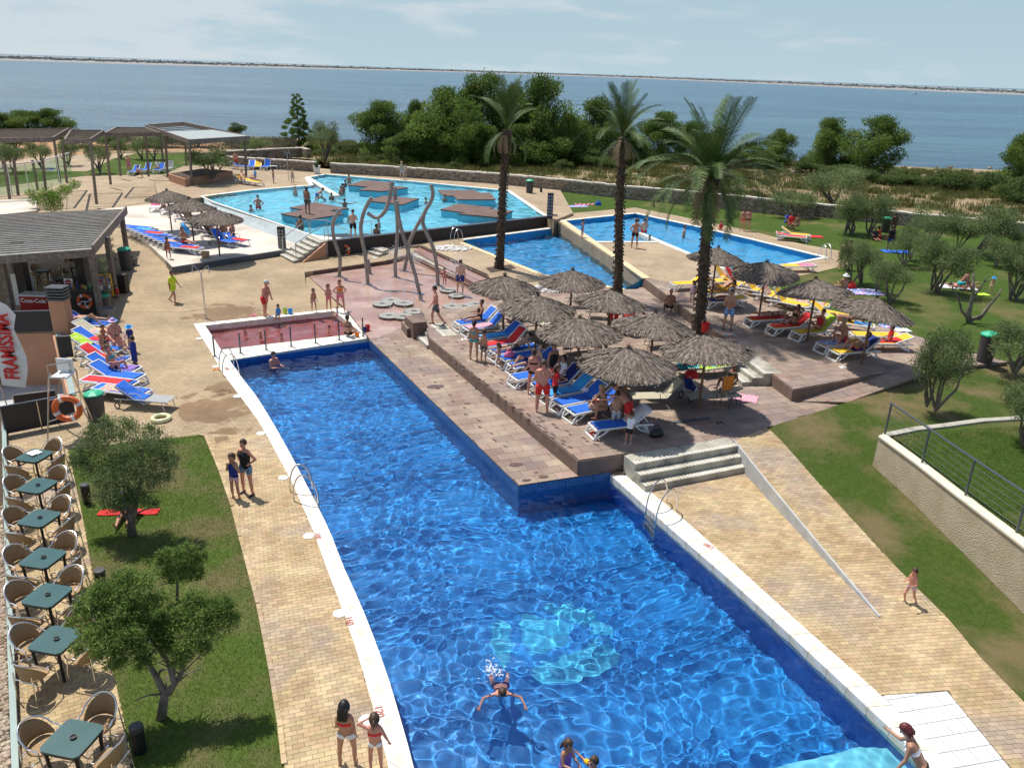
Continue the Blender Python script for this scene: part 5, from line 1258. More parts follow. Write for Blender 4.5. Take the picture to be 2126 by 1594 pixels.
# palm pit and pebbles
m_soil=mat('dark soil',(.05,.03,.02),(.09,.06,.04),.95,5)
struct(slab('palm_pit',PW([(1008,556,ZD-.01),(1060,549,ZD-.01),(1072,557,ZD-.01),(1020,566,ZD-.01)]),m_soil,.3))
m_peb=mat('white pebble',(.70,.68,.64),(.82,.80,.76),.7,2,rnd=.1)
for(k,x,y,rx,ry,lab)in(('G',1100,905,1.25,.85,'patch of white pebbles in the sand paving by the middle pool ladder'),('H',1200,280,1.5,.75,'patch of white pebbles behind the left parasols')):
 c=WK(k,x,y,ZD);b=MB();rs=random.Random(3)
 for i in range(170):
  a,q=rs.uniform(0,6.28),rs.random()**.5;b.ball((math.cos(a)*q*rx,math.sin(a)*q*ry,rs.uniform(.0,.06)),rs.uniform(.05,.10),6,4,(1,.8,.6))
 o=b.build('white_pebbles',m_peb,None,tuple(c));tag(o,lab,'pebbles',kind='stuff')

# ================================================================== ISLANDS, WALL FURNITURE, STAIRS
isl=[('E',[(1075,655),(1330,615),(1175,588),(1450,532),(1830,597),(1610,622),(1775,660),(1395,718)],'dark zigzag platform island with a man standing on it'),
 ('G',[(100,295),(250,250),(555,275),(480,295),(685,320),(440,357),(205,342),(300,315)],'dark platform island farthest back in the lagoon'),
 ('G',[(285,445),(445,400),(790,425),(625,485)],'dark four sided platform island behind the bent tubes'),
 ('G',[(965,345),(1310,345),(1365,370),(1470,372),(1520,435),(1155,435),(1115,400),(1020,400)],'dark stepped platform island left of the first palm trunk'),
 ('G',[(985,530),(1155,475),(1510,512),(1440,522),(1690,542),(1535,605),(1155,572),(1240,562)],'dark platform island crossed by the first palm trunk')]
m_isl=mat('brown rubber deck',(.12,.07,.055),(.17,.105,.085),.85,1.2,5)
m_islside=mat('light blue island wall',(.12,.48,.62),(.18,.55,.68),.6,3)
for k,pts,lab in isl:
 P_=[WK(k,x,y,ZW+.32)for x,y in pts];r=empty('platform_island',(0,0,0),0,lab,'platform','platform islands in the lagoon')
 b=MB();b.prism([(p.x,p.y)for p in P_],ZW+.24,ZW+.32,True,True);b.build('deck_board',m_isl,r)
 c=sum(P_,Vector())/len(P_);b=MB();b.prism([(c.x+(p.x-c.x)*.97,c.y+(p.y-c.y)*.97)for p in P_],.36,ZW+.24);b.build('base_wall',m_islside,r)
# stairs to the lagoon
A_,B_=W(643.5,490,ZW),W(673,502.5,ZW);e_=W(581,533,.34);d_=Vector((e_.x-A_.x,e_.y-A_.y,0));run_=d_.length/6;d_.normalize()
steps('lagoon_stairs','stone stairs climbing to the lagoon beside the black dotted post',A_,B_,d_,6,ZW+.01,.155,run_,width_split=1)
q=[A_,B_];n_=(B_-A_).normalized();s0=B_+n_*.03;s1=s0+d_*run_*6
b=MB();b.add([(s0.x,s0.y,.1),(s1.x,s1.y,.1),(s0.x,s0.y,ZW-.05),(s0.x+n_.x*.2,s0.y+n_.y*.2,.1),(s1.x+n_.x*.2,s1.y+n_.y*.2,.1),(s0.x+n_.x*.2,s0.y+n_.y*.2,ZW-.05)],[(0,1,2),(3,5,4),(1,4,5,2),(0,2,5,3)])
o=b.build('stair_side_wall',m_terra);tag(o,'terracotta wedge wall beside the stone stairs to the lagoon','wall')
A_,B_=WK('G',335,880,ZD),WK('G',470,922,ZD);e_=WK('G',190,975,.33);d_=Vector((e_.x-A_.x,e_.y-A_.y,0));run_=d_.length/4;d_.normalize()
steps('patio_stairs','short stone stairs below the black lagoon wall',A_,B_,d_,3,ZD+.01,.13,run_,width_split=1)
m_stainless=m_steel
def rail(name,label,pts,posts,m=m_greysteel,r=.022,cat='railing',pr=None,mid=()):
 rt=empty(name,(0,0,0),0,label,cat);b=MB();b.tube(pts,r,6);b.build('handrail',m,rt)
 for a_,c_ in posts:b=MB();b.tube([a_,c_],pr or r,6);b.build('post',m,rt)
 for l in mid:b=MB();b.tube(l,.006,4);b.build('cable',m,rt)
 return rt
def vup(p,h):return(p[0],p[1],p[2]+h)
p0,p1,p2,p3=WK('E',1105,1110,.34),WK('E',1392,900,ZW),WK('E',1590,905,ZW),WK('E',1412,905,ZW)
rail('stair_railing','left hand rail of the stone stairs to the lagoon',[vup(p0,1.0),vup(p1,1.0)],[(p0,vup(p0,1.0)),(p1,vup(p1,1.0))],m_steel)
rail('pool_railing','steel railing at the top of the lagoon stairs',[vup(p3,1.0),vup(p2,1.0),vup(WK('E',1850,960,ZW),0.5)],[(p3,vup(p3,1.0)),(p2,vup(p2,1.0))],m_steel)
p0,p1=WK('E',1250,1175,.34),WK('E',1565,965,ZW)
rail('stair_railing','right hand rail of the stone stairs to the lagoon',[vup(p0,1.0),vup(p1,1.0)],[(p0,vup(p0,1.0)),(p1,vup(p1,1.0))],m_steel)
p0,p1=WK('E',1608,965,ZW),WK('G',332,790,ZW)
rail('pool_railing','steel railing in front of the man in black trunks',[vup(p0,.95),vup(p1,.95)],[(p0,vup(p0,.95)),(p1,vup(p1,.95))],m_steel)
# dotted black posts
m_wdot=mat('pale grey print',(.55,.56,.55),None,.6)
def dotted_post(base,hgt,label):
 r=empty('sign_post',tuple(base),0,label,'post');b=MB();b.box((0,0,hgt/2),(.42,.22,hgt));b.build('panel',m_dark,r)
 for i in range(7):
  for s in(-.095,.095):b=MB();b.torus((s,-.114,hgt-.22-i*hgt/8.2),.055,.016,Matrix.Rotation(PI/2,3,'X'),10,5);b.build('ring_print',m_wdot,r)
p=W(587,526,.34);dotted_post(p,top_at(586,471,p)-p.z,'black post printed with two columns of rings at the lagoon stairs')
p=W(1141,454,ZW);dotted_post(p,top_at(1141,401,p)-p.z,'black post printed with two columns of rings at the right end of the black wall')
# life rings
m_ring=mat('orange life ring',(.62,.10,.02),(.70,.14,.03),.5,3)
def life_ring(c,R,rot,label,cross=False):
 r=empty('life_ring',tuple(c),0,label,'life ring');r.rotation_euler=rot;b=MB();b.torus((0,0,0),R*.8,R*.22,None,24,8);b.build('ring',m_ring,r)
 for i in range(4):
  a=i*PI/2+.4;b=MB();b.tube([(math.cos(a-.13)*R*.8,math.sin(a-.13)*R*.8,0),(math.cos(a+.13)*R*.8,math.sin(a+.13)*R*.8,0)],R*.24,8);b.build('white_band',m_wplast,r)
 if cross:b=MB();b.box((0,R*.0,.02),(R*1.0,R*.1,.04));b.box((0,-R*.3,.02),(R*.1,R*.6,.036));b.build('hanger',m_wplast,r)
pw=W(714,520,.8);yb=W(715,496,ZW).y-.28
life_ring(VPt(714,520,yb-.0),.38,(PI/2,0,.1),'orange life ring hung on the black lagoon wall',True)
# ---------------------------------------------------------------- bins, bollards, pots
m_bin=mat('dark grey bin',(.045,.04,.045),(.06,.055,.06),.5,3);m_lid=mat('green bin lid',(.02,.38,.20),(.03,.45,.25),.45,3)
def litter_bin(p,h,label,r0=.3):
 r=empty('litter_bin',tuple(p),0,label,'litter bin');b=MB();b.lathe([(r0*.8,0),(r0*.86,h*.1),(r0,h*.9),(r0,h*.93)],n=20);b.build('body',m_bin,r)
 b=MB();b.lathe([(r0*1.1,h*.955),(r0*1.06,h*1.0),(r0*.6,h*1.07),(.02,h*1.1)],n=8,cap=False);b.lathe([(r0*1.1,h*.955),(r0*.9,h*.95)],n=8,cap=False);b.build('lid',m_lid,r)
for u,v,z,h,lab in((203,874,0,.98,'grey litter bin with green lid between the lifeguard chair and the loungers'),(220,654,0,.95,'grey litter bin with green lid at the bar front post'),(263,560,.3,1.15,'grey litter bin with green lid behind the bar pavilion post'),(1099,403,ZW-.1,1.15,'grey litter bin with green lid beside the stone wall'),(2042,752,ZU,1.15,'grey litter bin with green lid alone at the end of the sloping walk')):
 litter_bin(W(u,v,z),h,lab,.29 if h<1.1 else .33)
p=WK('K',790,470,ZU);litter_bin(p,1.0,'dark bin by the stone wall behind the olive trees',.35)
def bollard(p,h,label,r0=.11):
 r=empty('bollard_light',tuple(p),0,label,'bollard light','black bollard lights in the grass');b=MB();b.lathe([(r0,0),(r0,h*.82)],n=14);b.build('base',m_black,r)
 b=MB();b.lathe([(r0*1.04,h*.84),(r0*1.04,h),(r0*.3,h+.004)],n=14);b.build('cap',mat('grey cap',(.05,.05,.055),None,.5),r)
for u,v,z,h,lab in((182,1043,0,.55,'black bollard light left of the first olive tree'),(213,1222,0,.5,'black bollard light half hidden by the big olive crown'),(291,1558,0,.55,'black bollard light in the grass by the nearest cafe table'),(1123,404,ZU,.6,'black bollard light beside the bin at the stone wall'),(1357,430,ZU,.6,'black bollard light in the grass between two palm trunks')):
 bollard(W(u,v,z),h,lab)
m_pot=mat('grey stone planter',(.16,.15,.15),(.22,.21,.2),.8,3);m_wpot=m_wplast
def pot(p,r0,h,label,m=m_pot,square=False):
 r=empty('planter_pot',tuple(p),0,label,'planter');b=MB();b.lathe([(r0*.7,0),(r0,h*.92),(r0*1.06,h),(r0*.9,h),(r0*.88,h*.85)],n=4 if square else 16,cap=True);b.build('pot',m,r,rotz=PI/4)
 return r
for k,x,y,r0,h,lab in(('B',890,500,.34,.62,'round grey planter at the bar front post with a climbing plant'),('B',1000,255,.28,.5,'round grey planter beside the red child at the bar'),('A',1090,1468,.28,.5,'dark planter beside the litter bin behind the bar'),('A',140,1500,.33,.5,'dark planter bowl behind the left bar post')):
 pot(WK(k,x,y,.0 if k=='B' else .25),r0,h,lab)
pw_=pot(WK('E',1478,215,ZW),.42,.75,'white square planter with a small bush at the gap in the stone wall',m_wplast,True)
# skimmer lids
m_lidw=mat('white skimmer lid',(.78,.77,.73),(.82,.81,.78),.5,3)
for i,(u,v)in enumerate(((414,704),(449,762),(493,824),(542,901),(588,993),(641,1114),(705,1275),(761,1497))):
 p=W(u,v,0);b=MB();b.lathe([(.14,.0),(.14,.03),(.0,.034)],n=20,cap=False);o=b.build('skimmer_lid',m_lidw,None,(p.x,p.y,.004));tag(o,'round white skimmer lid '+['at the outer corner of the paddling pool','by the orange sandals at the far ladder','in the damp patch of the path','level with the lawn corner','just above the left pool ladder','between the left pool ladder and the young olive','level with the largest olive crown','half covered by the ponytailed girl'][i],'skimmer lid','white skimmer lids along the left coping')
# ladders
def ladder(b1_,b2_,e1,e2,label,zw,m=m_steel,bars=3):
 r=empty('pool_ladder',(0,0,0),0,label,'pool ladder')
 for a_,e_ in((b1_,e1),(b2_,e2)):
  d=e_-a_;pts=[]
  for t in range(13):
   f=t/12;ang=PI*(1-f);x=.5+.5*math.cos(ang);z=math.sin(ang)*.72
   p=a_+d*x;pts.append((p.x,p.y,a_.z+z+(.02 if f<.5 else-.0)))
  pts=[(a_.x,a_.y,a_.z)]+[(p[0],p[1],p[2]+.12)for p in pts[1:-1]]+[(e_.x,e_.y,a_.z),(e_.x,e_.y,zw-.75)]
  b=MB();b.tube(pts,.021,8);b.build('side_rail',m,r)
 for i in range(bars):
  z=zw+.05-i*.26;b=MB();b.bar((e1.x,e1.y,z),(e2.x,e2.y,z),.09,.025);b.build('step',m,r)
 return r
ladder(W(603,1021,0),W(610,1040,0),W(650,1020,0),W(662,1048,0),'curved steel ladder on the left side of the blue pool below the woman',ZWATER)
ladder(W(1384,1043,0),W(1405,1062,0),W(1341,1063,0),W(1361,1088,0),'steel ladder on the right side of the blue pool near the steps',ZWATER)
ladder(W(456,770,0),W(463,781,0),W(486,757,0),W(497,776,0),'steel ladder at the far left corner of the blue pool',ZWATER)
ladder(WK('G',1085,838,ZD),WK('G',1120,855,ZD),WK('G',1160,820,ZD),WK('G',1205,838,ZD),'steel ladder of the middle pool beside the white pebbles',ZM_-.25)
ladder(WK('K',270,738,ZU),WK('K',220,748,ZU),WK('K',175,690,ZU),WK('K',150,710,ZU),'steel ladder at the far right corner of the upper pool',ZU-.2)
# pool posts of the paddling pool
X1=lambda x,y:(400+x/5.3125,640+y/5.3125)
bp__=[(245,530),(530,495),(812,457),(1088,420),(1357,385),(1618,350),(1880,310)];tp__=[(228,310),(515,272),(797,237),(1075,203),(1345,168),(1610,135),(1870,105)]
rt=empty('post_fence',(0,0,0),0,'row of seven thin dark posts with glass between the paddling pool and the blue pool','fence');prev=None
m_glassp=mat('clear glass pane',(.9,.97,.95),None,.02,trans=1,ior=1.02)
for i,(a_,t_)in enumerate(zip(bp__,tp__)):
 p=W(*X1(*a_),.03);h=top_at(*X1(*t_),p)-.03;b=MB();b.box((p.x,p.y,.03+h/2),(.05,.05,h));b.build('post',m_greysteel,rt)
 b=MB();b.box((p.x,p.y,.035),(.14,.14,.012));b.build('foot_plate',m_steel,rt);prev=p
# depth numbers
m_ink=mat('faded red print',(.45,.16,.13),None,.8)
def text(name,body,loc,size,rot,m,parent=None,ext=.002,align='CENTER'):
 c=bpy.data.curves.new(name,'FONT');c.body=body;c.size=size;c.align_x=align;c.align_y='CENTER';c.extrude=ext;c.offset=size*.03;c.resolution_u=3;c.materials.append(m)
 t_o=bpy.data.objects.new(name,c);COL.objects.link(t_o);me=bpy.data.meshes.new_from_object(t_o.evaluated_get(bpy.context.evaluated_depsgraph_get()));bpy.data.objects.remove(t_o)
 o=bpy.data.objects.new(name,me);COL.objects.link(o);o.location=loc;o.rotation_euler=rot;o.parent=parent;return o
for u,v,s,a in((725,1288,'160',-68),(659,1112,'100',-66),(787,1476,'120',-70),(1472,1133,'180',134),(470,765,'100',-52)):
 p=W(u,v,.037);o=text('depth_number',s,(p.x,p.y,.037),.2,(0,0,math.radians(a)),m_ink);tag(o,'faded red depth number '+s+{725:' on the left pool coping',659:' on the left coping beside a skimmer lid',787:' on the left coping by the two walking girls',1472:' on the right pool coping',470:' on the coping at the far ladder'}[u],'depth number')
# manhole cover
b=MB();q=PW([(444,909,.02),(472,904,.02),(477,914,.02),(449,919,.02)]);b.prism([(p.x,p.y)for p in q],.0,.022);tag(b.build('manhole_cover',m_far_brick),'paved manhole cover outlined in the path at the lawn corner','manhole cover')
q4=PW([(1396,878,ZD),(1473,868,ZD)]);b=MB();b.bar((q4[0].x,q4[0].y,ZD+.012),(q4[1].x,q4[1].y,ZD+.012),.16,.012);tag(b.build('drain_grate',m_greysteel),'narrow dark drain grate in the deck near the steps','drain')
# ================================================================== FOUNTAIN
m_disc=mat('wet grey millstone',(.30,.28,.24),(.42,.40,.34),.3,4,5,.2,20);m_discs=mat('wet dark stone rim',(.10,.075,.06),(.14,.11,.09),.25,4)
discs=[(435,1432),(640,1425),(500,1545),(635,1552),(740,1503),(520,1398),(1062,1303),(1142,1352),(1105,1455),(1222,1455),(1330,1435)]
for i,(x,y)in enumerate(discs):
 p=WK('G',x,y,.24);R_=.5 if i not in(6,7)else .42;r=empty('millstone',(p.x,p.y,ZS),0,'low round grey millstone jet, '+['left of the upper pair','right of the upper pair','nearest the stone block, left one','nearest the stone block, right one','right front behind the stone block','half hidden behind the upper pair','under the dancing child','under the showering man','beside the walking man\'s hand','middle of the right hand trio','right end of the right hand trio'][i],'millstone','round millstones on the fountain floor')
 b=MB();b.lathe([(R_*.96,0),(R_,.02),(R_,.1),(R_*.97,.12)],n=28,cap=True);b.build('rim',m_discs,r)
 b=MB();b.lathe([(R_*.96,.121),(R_*.3,.127),(R_*.28,.115),(0.01,.115)],n=28,cap=False);b.build('top_face',m_disc,r)
m_drop=mat('water spray',(.85,.9,.95),None,.1,spec=1)
m_jet=bpy.data.materials.new('falling water');m_jet.use_nodes=True;t=m_jet.node_tree;mxs=t.nodes.new('ShaderNodeMixShader');tr_=t.nodes.new('ShaderNodeBsdfTransparent');mxs.inputs[0].default_value=.38
t.links.new(tr_.outputs[0],mxs.inputs[1]);t.links.new(t.nodes['Principled BSDF'].outputs[0],mxs.inputs[2]);t.nodes['Principled BSDF'].inputs['Base Color'].default_value=(.85,.9,.95,1);t.nodes['Principled BSDF'].inputs['Roughness'].default_value=.15
t.links.new(mxs.outputs[0],t.nodes['Material Output'].inputs[0])
def jet(p,h,label,n=26,seed=0,spread=.06):
 rs=random.Random(seed);b=MB();b.tube([(0,0,0),(.004,0,h*.5),(0,.004,h)],[.022,.014,.01],6);r=b.build('water_jet',m_jet,None,tuple(p));tag(r,label,'water jet')
 d=MB()
 for i in range(n):
  a=rs.uniform(0,6.28);q=rs.random()*spread*2;z=rs.uniform(.02,h*1.1);d.ball((math.cos(a)*q,math.sin(a)*q,z),rs.uniform(.006,.017),5,3)
 o=d.build('droplets',m_drop,r);o['kind']='stuff'
for i,(x,y,t_)in enumerate([(437,1425,1190),(515,1540,1230),(650,1420,1150),(650,1545,1300),(735,1500,1190),(1330,1425,1290),(1105,1450,1370)]):
 p=WK('G',x,y,.25);h=top_at(*px('G',x,t_),p)-.25;jet(p,max(.3,h),'thin water jet rising from '+['the upper left millstone','the lower left millstone','the upper right millstone','the millstone beside the block','the right front millstone','the right end millstone','the millstone by the walking man'][i],40,i)
def spray(c,R,n,label,seed=0,dz=1.0):
 rs=random.Random(seed);b=MB()
 for i in range(n):
  v=Vector((rs.gauss(0,1),rs.gauss(0,1),rs.gauss(0,1)*dz))*R;b.ball(tuple(v),rs.uniform(.008,.024),5,3)
 o=b.build('water_spray',m_drop,None,tuple(c));tag(o,label,'water spray',kind='stuff')
m_tube=mat('weathered grey tube',(.22,.195,.17),(.33,.30,.265),.5,2,5,.1,20)
def bent(name,paths,label,r0=.1,base_y=None):
 rt=empty(name,(0,0,0),0,label,'sculpture')
 for k,pts,(bx,by),sub in paths:
  y=WK(k,bx,by,ZS).y
  P_=[VPt(*px(k,x,yy),y)for x,yy in pts]
  # smooth
  Q=[]
  for i in range(len(P_)-1):
   p_1=P_[max(0,i-1)];p0,p1=P_[i],P_[i+1];p2=P_[min(len(P_)-1,i+2)]
   for s in range(6):
    t=s/6;Q.append(.5*((2*p0)+(p1-p_1)*t+(2*p_1-5*p0+4*p1-p2)*t*t+(3*p0-p_1-3*p1+p2)*t**3))
  Q.append(P_[-1]);b=MB();b.tube(Q,r0,12);b.build('bent_tube',m_tube,rt)
  if sub:b=MB();b.box((P_[0].x,P_[0].y,ZS+.02),(.45,.3,.03));b.build('foot_plate',m_steel,rt)
  b=MB();e=Q[-1];dd_=(Q[-1]-Q[-3]).normalized();b.tube([e,e+dd_*.02],r0*.8,10);b.build('end_cap',m_steel,rt)
bent('bent_tube_fountain',[('G',[(295,1252),(285,1120),(265,950),(235,800),(228,680),(262,540),(330,415)],(295,1252),True),('G',[(315,1145),(295,1010)],(315,1145),False),('G',[(288,565),(330,592),(385,612),(450,560),(490,470),(512,370),(525,265)],(295,1252),False)],'bent grey tube fountain at the left with a hooked arm',.1)
bent('bent_tube_fountain',[('G',[(562,1182),(556,1040),(572,850),(578,650),(560,450),(552,318)],(562,1182),True),('G',[(792,1342),(745,1150),(680,930),(610,700),(582,560),(570,450)],(792,1342),True)],'pair of tall grey tubes leaning together in the fountain centre',.1)
bent('bent_tube_fountain',[('G',[(642,1125),(675,960),(700,830),(755,710),(815,600),(870,500)],(642,1125),True),('G',[(968,1262),(955,1080),(920,900),(860,760),(822,660),(840,560),(895,460),(918,380),(900,295)],(968,1262),True)],'pair of s shaped grey tubes at the right of the fountain',.1)
bent('bent_tube_fountain',[('E',[(1720,1355),(1732,1240),(1725,1120),(1670,950),(1650,820),(1670,710),(1735,610)],(1720,1355),True)],'single s curved grey tube at the left edge of the fountain floor',.1)
yS=WK('G',700,1100,ZS).y
spray(VPt(*px('G',560,950),yS),.22,420,'spray of falling drops between the leaning tubes',3,.9)
spray(VPt(*px('G',720,990),yS),.26,380,'spray of falling drops where the right tubes cross',4,1.1)
spray(VPt(*px('G',1150,1080),WK('G',1150,1340,ZS).y),.26,420,'spray falling over the man in dark blue shorts',5,1.3)
# showers
def shower(p,h,label,arm=.32):
 r=empty('shower_post',tuple(p),0,label,'shower');b=MB();b.tube([(0,0,0),(0,0,h)],.035,8);b.build('post',m_steel,r)
 b=MB();b.lathe([(.1,0),(.1,.02)],n=12);b.build('foot_plate',m_steel,r)
 for s in(-1,1):
  b=MB();b.tube([(0,0,h-.02),(s*arm*.8,0,h+.32),(s*arm*1.1,0,h+.36),(s*arm*1.18,0,h+.26),(s*arm*1.18,0,h+.12)],.016,6);b.build('arm',m_steel,r)
  b=MB();b.lathe([(.03,0),(.045,-.09)],(s*arm*1.18,0,h+.13),8);b.build('shower_head',m_steel,r)
p=W(428,661,0);shower(p,top_at(422,568,p),'y shaped steel shower post on the sand paving behind the paddling pool')
p=WK('E',1165,290,ZW);shower(p,2.2,'steel shower post on the terrace behind the lagoon',.2)
# ================================================================== BAR PAVILION
PF=W(211,660,0);PB=W(263,520,.3);zf_=top_at(192,513,PF);zb_=top_at(255,434,PB)
rt=empty('bar_pavilion',tuple(PF),0,'open bar pavilion with a slatted grey timber roof at the left','pavilion')
def loc(p):return Vector(p)-PF
RF_R,RF_L=W(189,512,zf_),W(-120,534,zf_);RB_R,RB_L=W(256,432,zb_),W(-100,447,zb_)
m_sheet=mat('grey roof sheet',(.24,.26,.25),(.36,.385,.37),.7,1.5,5,.2,8)
b=MB();off=Vector((0,0,-.10));b.add([tuple(loc(p+off))for p in(RF_L,RF_R,RB_R,RB_L)]+[tuple(loc(p+off-Vector((0,0,.02))))for p in(RF_L,RF_R,RB_R,RB_L)],[(0,1,2,3),(7,6,5,4)]);b.build('roof_sheet',m_sheet,rt)
n=24
for i in range(n):
 t=(i+.5)/n;a_,c_=RF_L.lerp(RB_L,t),RF_R.lerp(RB_R,t);up_=Vector((0,-.12,1));b=MB();b.bar(loc(a_)+Vector((0,0,-.06)),loc(c_)+Vector((0,0,-.06)),.035,.05,up=up_);b.build('slat',m_wood,rt)
for i in range(6):
 t=i/5.0;b=MB();b.bar(loc(RF_L.lerp(RF_R,t))+Vector((0,0,-.2)),loc(RB_L.lerp(RB_R,t))+Vector((0,0,-.2)),.09,.18);b.build('rafter',m_woodx,rt)
b=MB();b.bar(loc(RF_R)+Vector((.12,-.1,-.12)),loc(RB_R)+Vector((.12,.1,-.12)),.1,.42);b.build('verge_board',m_woodx,rt)
b=MB();b.bar(loc(RF_L)+Vector((0,-.1,-.25)),loc(RF_R)+Vector((.1,-.1,-.25)),.12,.34);b.build('eaves_beam',m_woodx,rt)
b=MB();b.bar(loc(RB_L)+Vector((0,.1,-.25)),loc(RB_R)+Vector((.1,.1,-.25)),.12,.34);b.build('eaves_beam',m_woodx,rt)
for(u,v,z,m_)in((211,660,0,m_woodx),(263,520,.3,m_woodx),(240,612,.1,m_woodx),(28,665,0,m_woodx),(60,640,0,m_dark),(185,640,0,m_dark)):
 p=W(u,v,z);t=(p.y-RF_R.y)/(RB_R.y-RF_R.y);zt=zf_+(zb_-zf_)*max(0,min(1,t));b=MB();wd_=.22 if m_ is m_woodx else .42;b.box(loc((p.x,p.y,z+(zt-z)/2-.1)),(wd_,wd_,zt-z-.1));b.build('post',m_,rt)
# counter and bar goods
c0=W(140,652,0);rb_=empty('bar_counter',tuple(c0),0,'black bar counter under the pavilion roof with a hanging life ring','bar counter')
b=MB();b.box((.75,.3,.55),(2.3,.5,1.1));b.build('counter_body',m_dark,rb_);b=MB();b.box((.75,.3,1.13),(2.5,.7,.05));b.build('counter_top',mat('dark worktop',(.05,.05,.05),None,.3),rb_)
b=MB();b.box((-.6,2.2,.55),(.5,3.4,1.1));b.box((.4,3.7,.5),(1.4,.4,1.0));b.build('back_counter',m_dark,rb_)
life_ring(c0+Vector((.9,.02,.62)),.36,(PI/2,0,.1),'life ring hung on the black bar counter',True)
rs=random.Random(4);cols_=[(.6,.6,.62),(.5,.03,.02),(.08,.1,.3),(.3,.12,.05),(.5,.4,.1),(.1,.3,.12),(.75,.75,.72)]
for i in range(16):
 x,y=c0.x-.2+(i%8)*.3+rs.uniform(-.08,.08),c0.y+.3+rs.uniform(-.15,.18);h=rs.uniform(.14,.34);c=cols_[i%7];b=MB();b.lathe([(.045,0),(.045,h*.6),(.018,h*.75),(.018,h)],n=8);o=b.build('bottle',mat('bottle %d'%(i%7),c,None,.25),None,(x,y,1.156));tag(o,['grey','red','navy','brown','ochre','green','white'][i%7]+' bottle standing on the bar counter, '+('front row' if i<8 else 'back row')+(' at the right end' if i in(7,15)else ''),'bottle','bottles on the bar counter')
# drinks freezer with lettering
m_red=mat('red enamel',(.36,.01,.012),None,.35)
f0=W(74,652,0);fr_=empty('drinks_freezer',tuple(f0),0,'red chest freezer with white script lettering beside the bar','freezer');b=MB();b.box((0,.3,.42),(1.25,.6,.8));b.build('body',m_red,fr_);b=MB();b.box((0,.3,.86),(1.3,.65,.07));b.build('lid',m_wplast,fr_)
tx=text('lettering','Coca-Cola',(0,-.006,.62),.26,(PI/2,0,0),m_wplast,fr_)
sg=WK('B',565,215,1.2);s_=empty('round_sign',(sg.x,sg.y,1.16),0,'white card with a red round logo standing on the bar','sign');b=MB();b.box((0,0,.2),(.4,.02,.42));b.build('card',m_wplast,s_);b=MB();b.lathe([(.15,0),(.15,.008)],(0,0,0),18);o=b.build('red_disc',m_red,s_,(0,-.012,.22));o.rotation_euler=(PI/2,0,0);text('lettering','Coca-Cola',(0,-.024,.22),.075,(PI/2,0,0),m_wplast,s_)
p=WK('B',880,310,.1);ab=empty('advert_board',tuple(p),.1,'yellow framed ice cream board standing by the bar bin','advert board');b=MB();b.box((0,0,.65),(.62,.05,1.1));b.build('frame',FAB['yellow'],ab);b=MB();b.box((0,-.03,.68),(.5,.01,.9));b.build('panel',printmat('ice cream print',(.55,.05,.1),(.75,.7,.6),6,(.15,.1,.4)),ab)
p=WK('B',160,400,0);b=MB();b.box((0,0,.75),(1.0,.06,1.5));o=b.build('white_screen',m_wplast,None,(p.x,p.y+.6,0));tag(o,'plain white board behind the drinks freezer','screen')
# climbing plant is added with the vegetation
# terracotta pillar
p=W(134,693,0);h=top_at(125,625,p);r=empty('chimney_pillar',tuple(p),0,'terracotta pillar with dark ridged cap in front of the bar','pillar');b=MB();b.box((-.1,.2,h/2),(.66,.5,h));b.build('shaft',m_terra,r)
for i in range(4):b=MB();b.box((-.1,.2,h+.05+i*.13),(.74,.58,.07));b.build('cap_louvre',m_greysteel,r)
b=MB();b.box((-.1,.2,h+.55),(.76,.6,.05));b.build('cap_lid',m_greysteel,r)
# stairwell
m_mesh=mat('dark perforated screen',(.018,.016,.02),(.028,.024,.03),.5,30)
FL,FR_,NR_,NL=W(-40,693,0),W(116,690,0),W(147,822,0),W(8,843,0)
sw_=empty('stairwell',(0,0,0),0,'sunken stairwell with terracotta walls left of the loungers','stairwell')
b=MB();b.bar((FL.x,FL.y-.05,-1.2),(FR_.x,FR_.y-.05,-1.2),.1,2.39);b.build('back_wall',m_terra,sw_);b=MB();b.bar((FR_.x-.05,FR_.y-.1,-1.2),(NR_.x-.05,NR_.y,-1.2),.1,2.38);b.build('side_wall',m_terra,sw_)
b=MB();b.box(((FL.x+FR_.x)/2,(FR_.y+NR_.y)/2,-2.38),(8,7,.06));b.build('floor',m_concrete,sw_)
for i in range(7):b=MB();b.box((FR_.x-1.0,NR_.y+1.1+i*.3,-2.3+i*.0+.17*(6-i)),(1.8,.3,.17));b.build('step',m_step,sw_)
b=MB();b.box((FR_.x-1.6,FR_.y-.13,-1.3),(1.7,.05,2.0));b.build('slatted_door',mat('brown slatted door',(.13,.05,.035),(.2,.08,.055),.7,2,stretch=(40,1,1)),sw_)
b=MB();b.bar((FR_.x+.08,FR_.y,.03),(NR_.x+.08,NR_.y,.03),.2,.06);b.build('coping',m_greentrim,sw_)
def screen(a_,c_,h,label,m=m_mesh,z=0.0):
 r=empty('screen_railing',(0,0,0),0,label,'railing');n=max(1,round((c_-a_).length/1.3))
 for i in range(n):
  p,q=a_.lerp(c_,i/n),a_.lerp(c_,(i+1)/n);b=MB();b.bar((p.x,p.y,z+h/2+.04),(q.x,q.y,z+h/2+.04),.03,h-.06);b.build('screen_panel',m,r)
  b=MB();b.tube([(p.x,p.y,z),(p.x,p.y,z+h)],.025,6);b.build('post',m_steel,r)
 b=MB();b.tube([(a_.x,a_.y,z+h+.03),(c_.x,c_.y,z+h+.03)],.022,6);b.build('handrail',m_steel,r)
screen(W(20,693,0),W(114,690,0),.95,'dark screen railing above the terracotta stairwell wall')
screen(W(12,905,0),W(160,876,0),.95,'long dark screen railing beside the lifeguard chair')
screen(W(124,745,0),W(154,744,0),.9,'small dark screen panel beside the red towels')
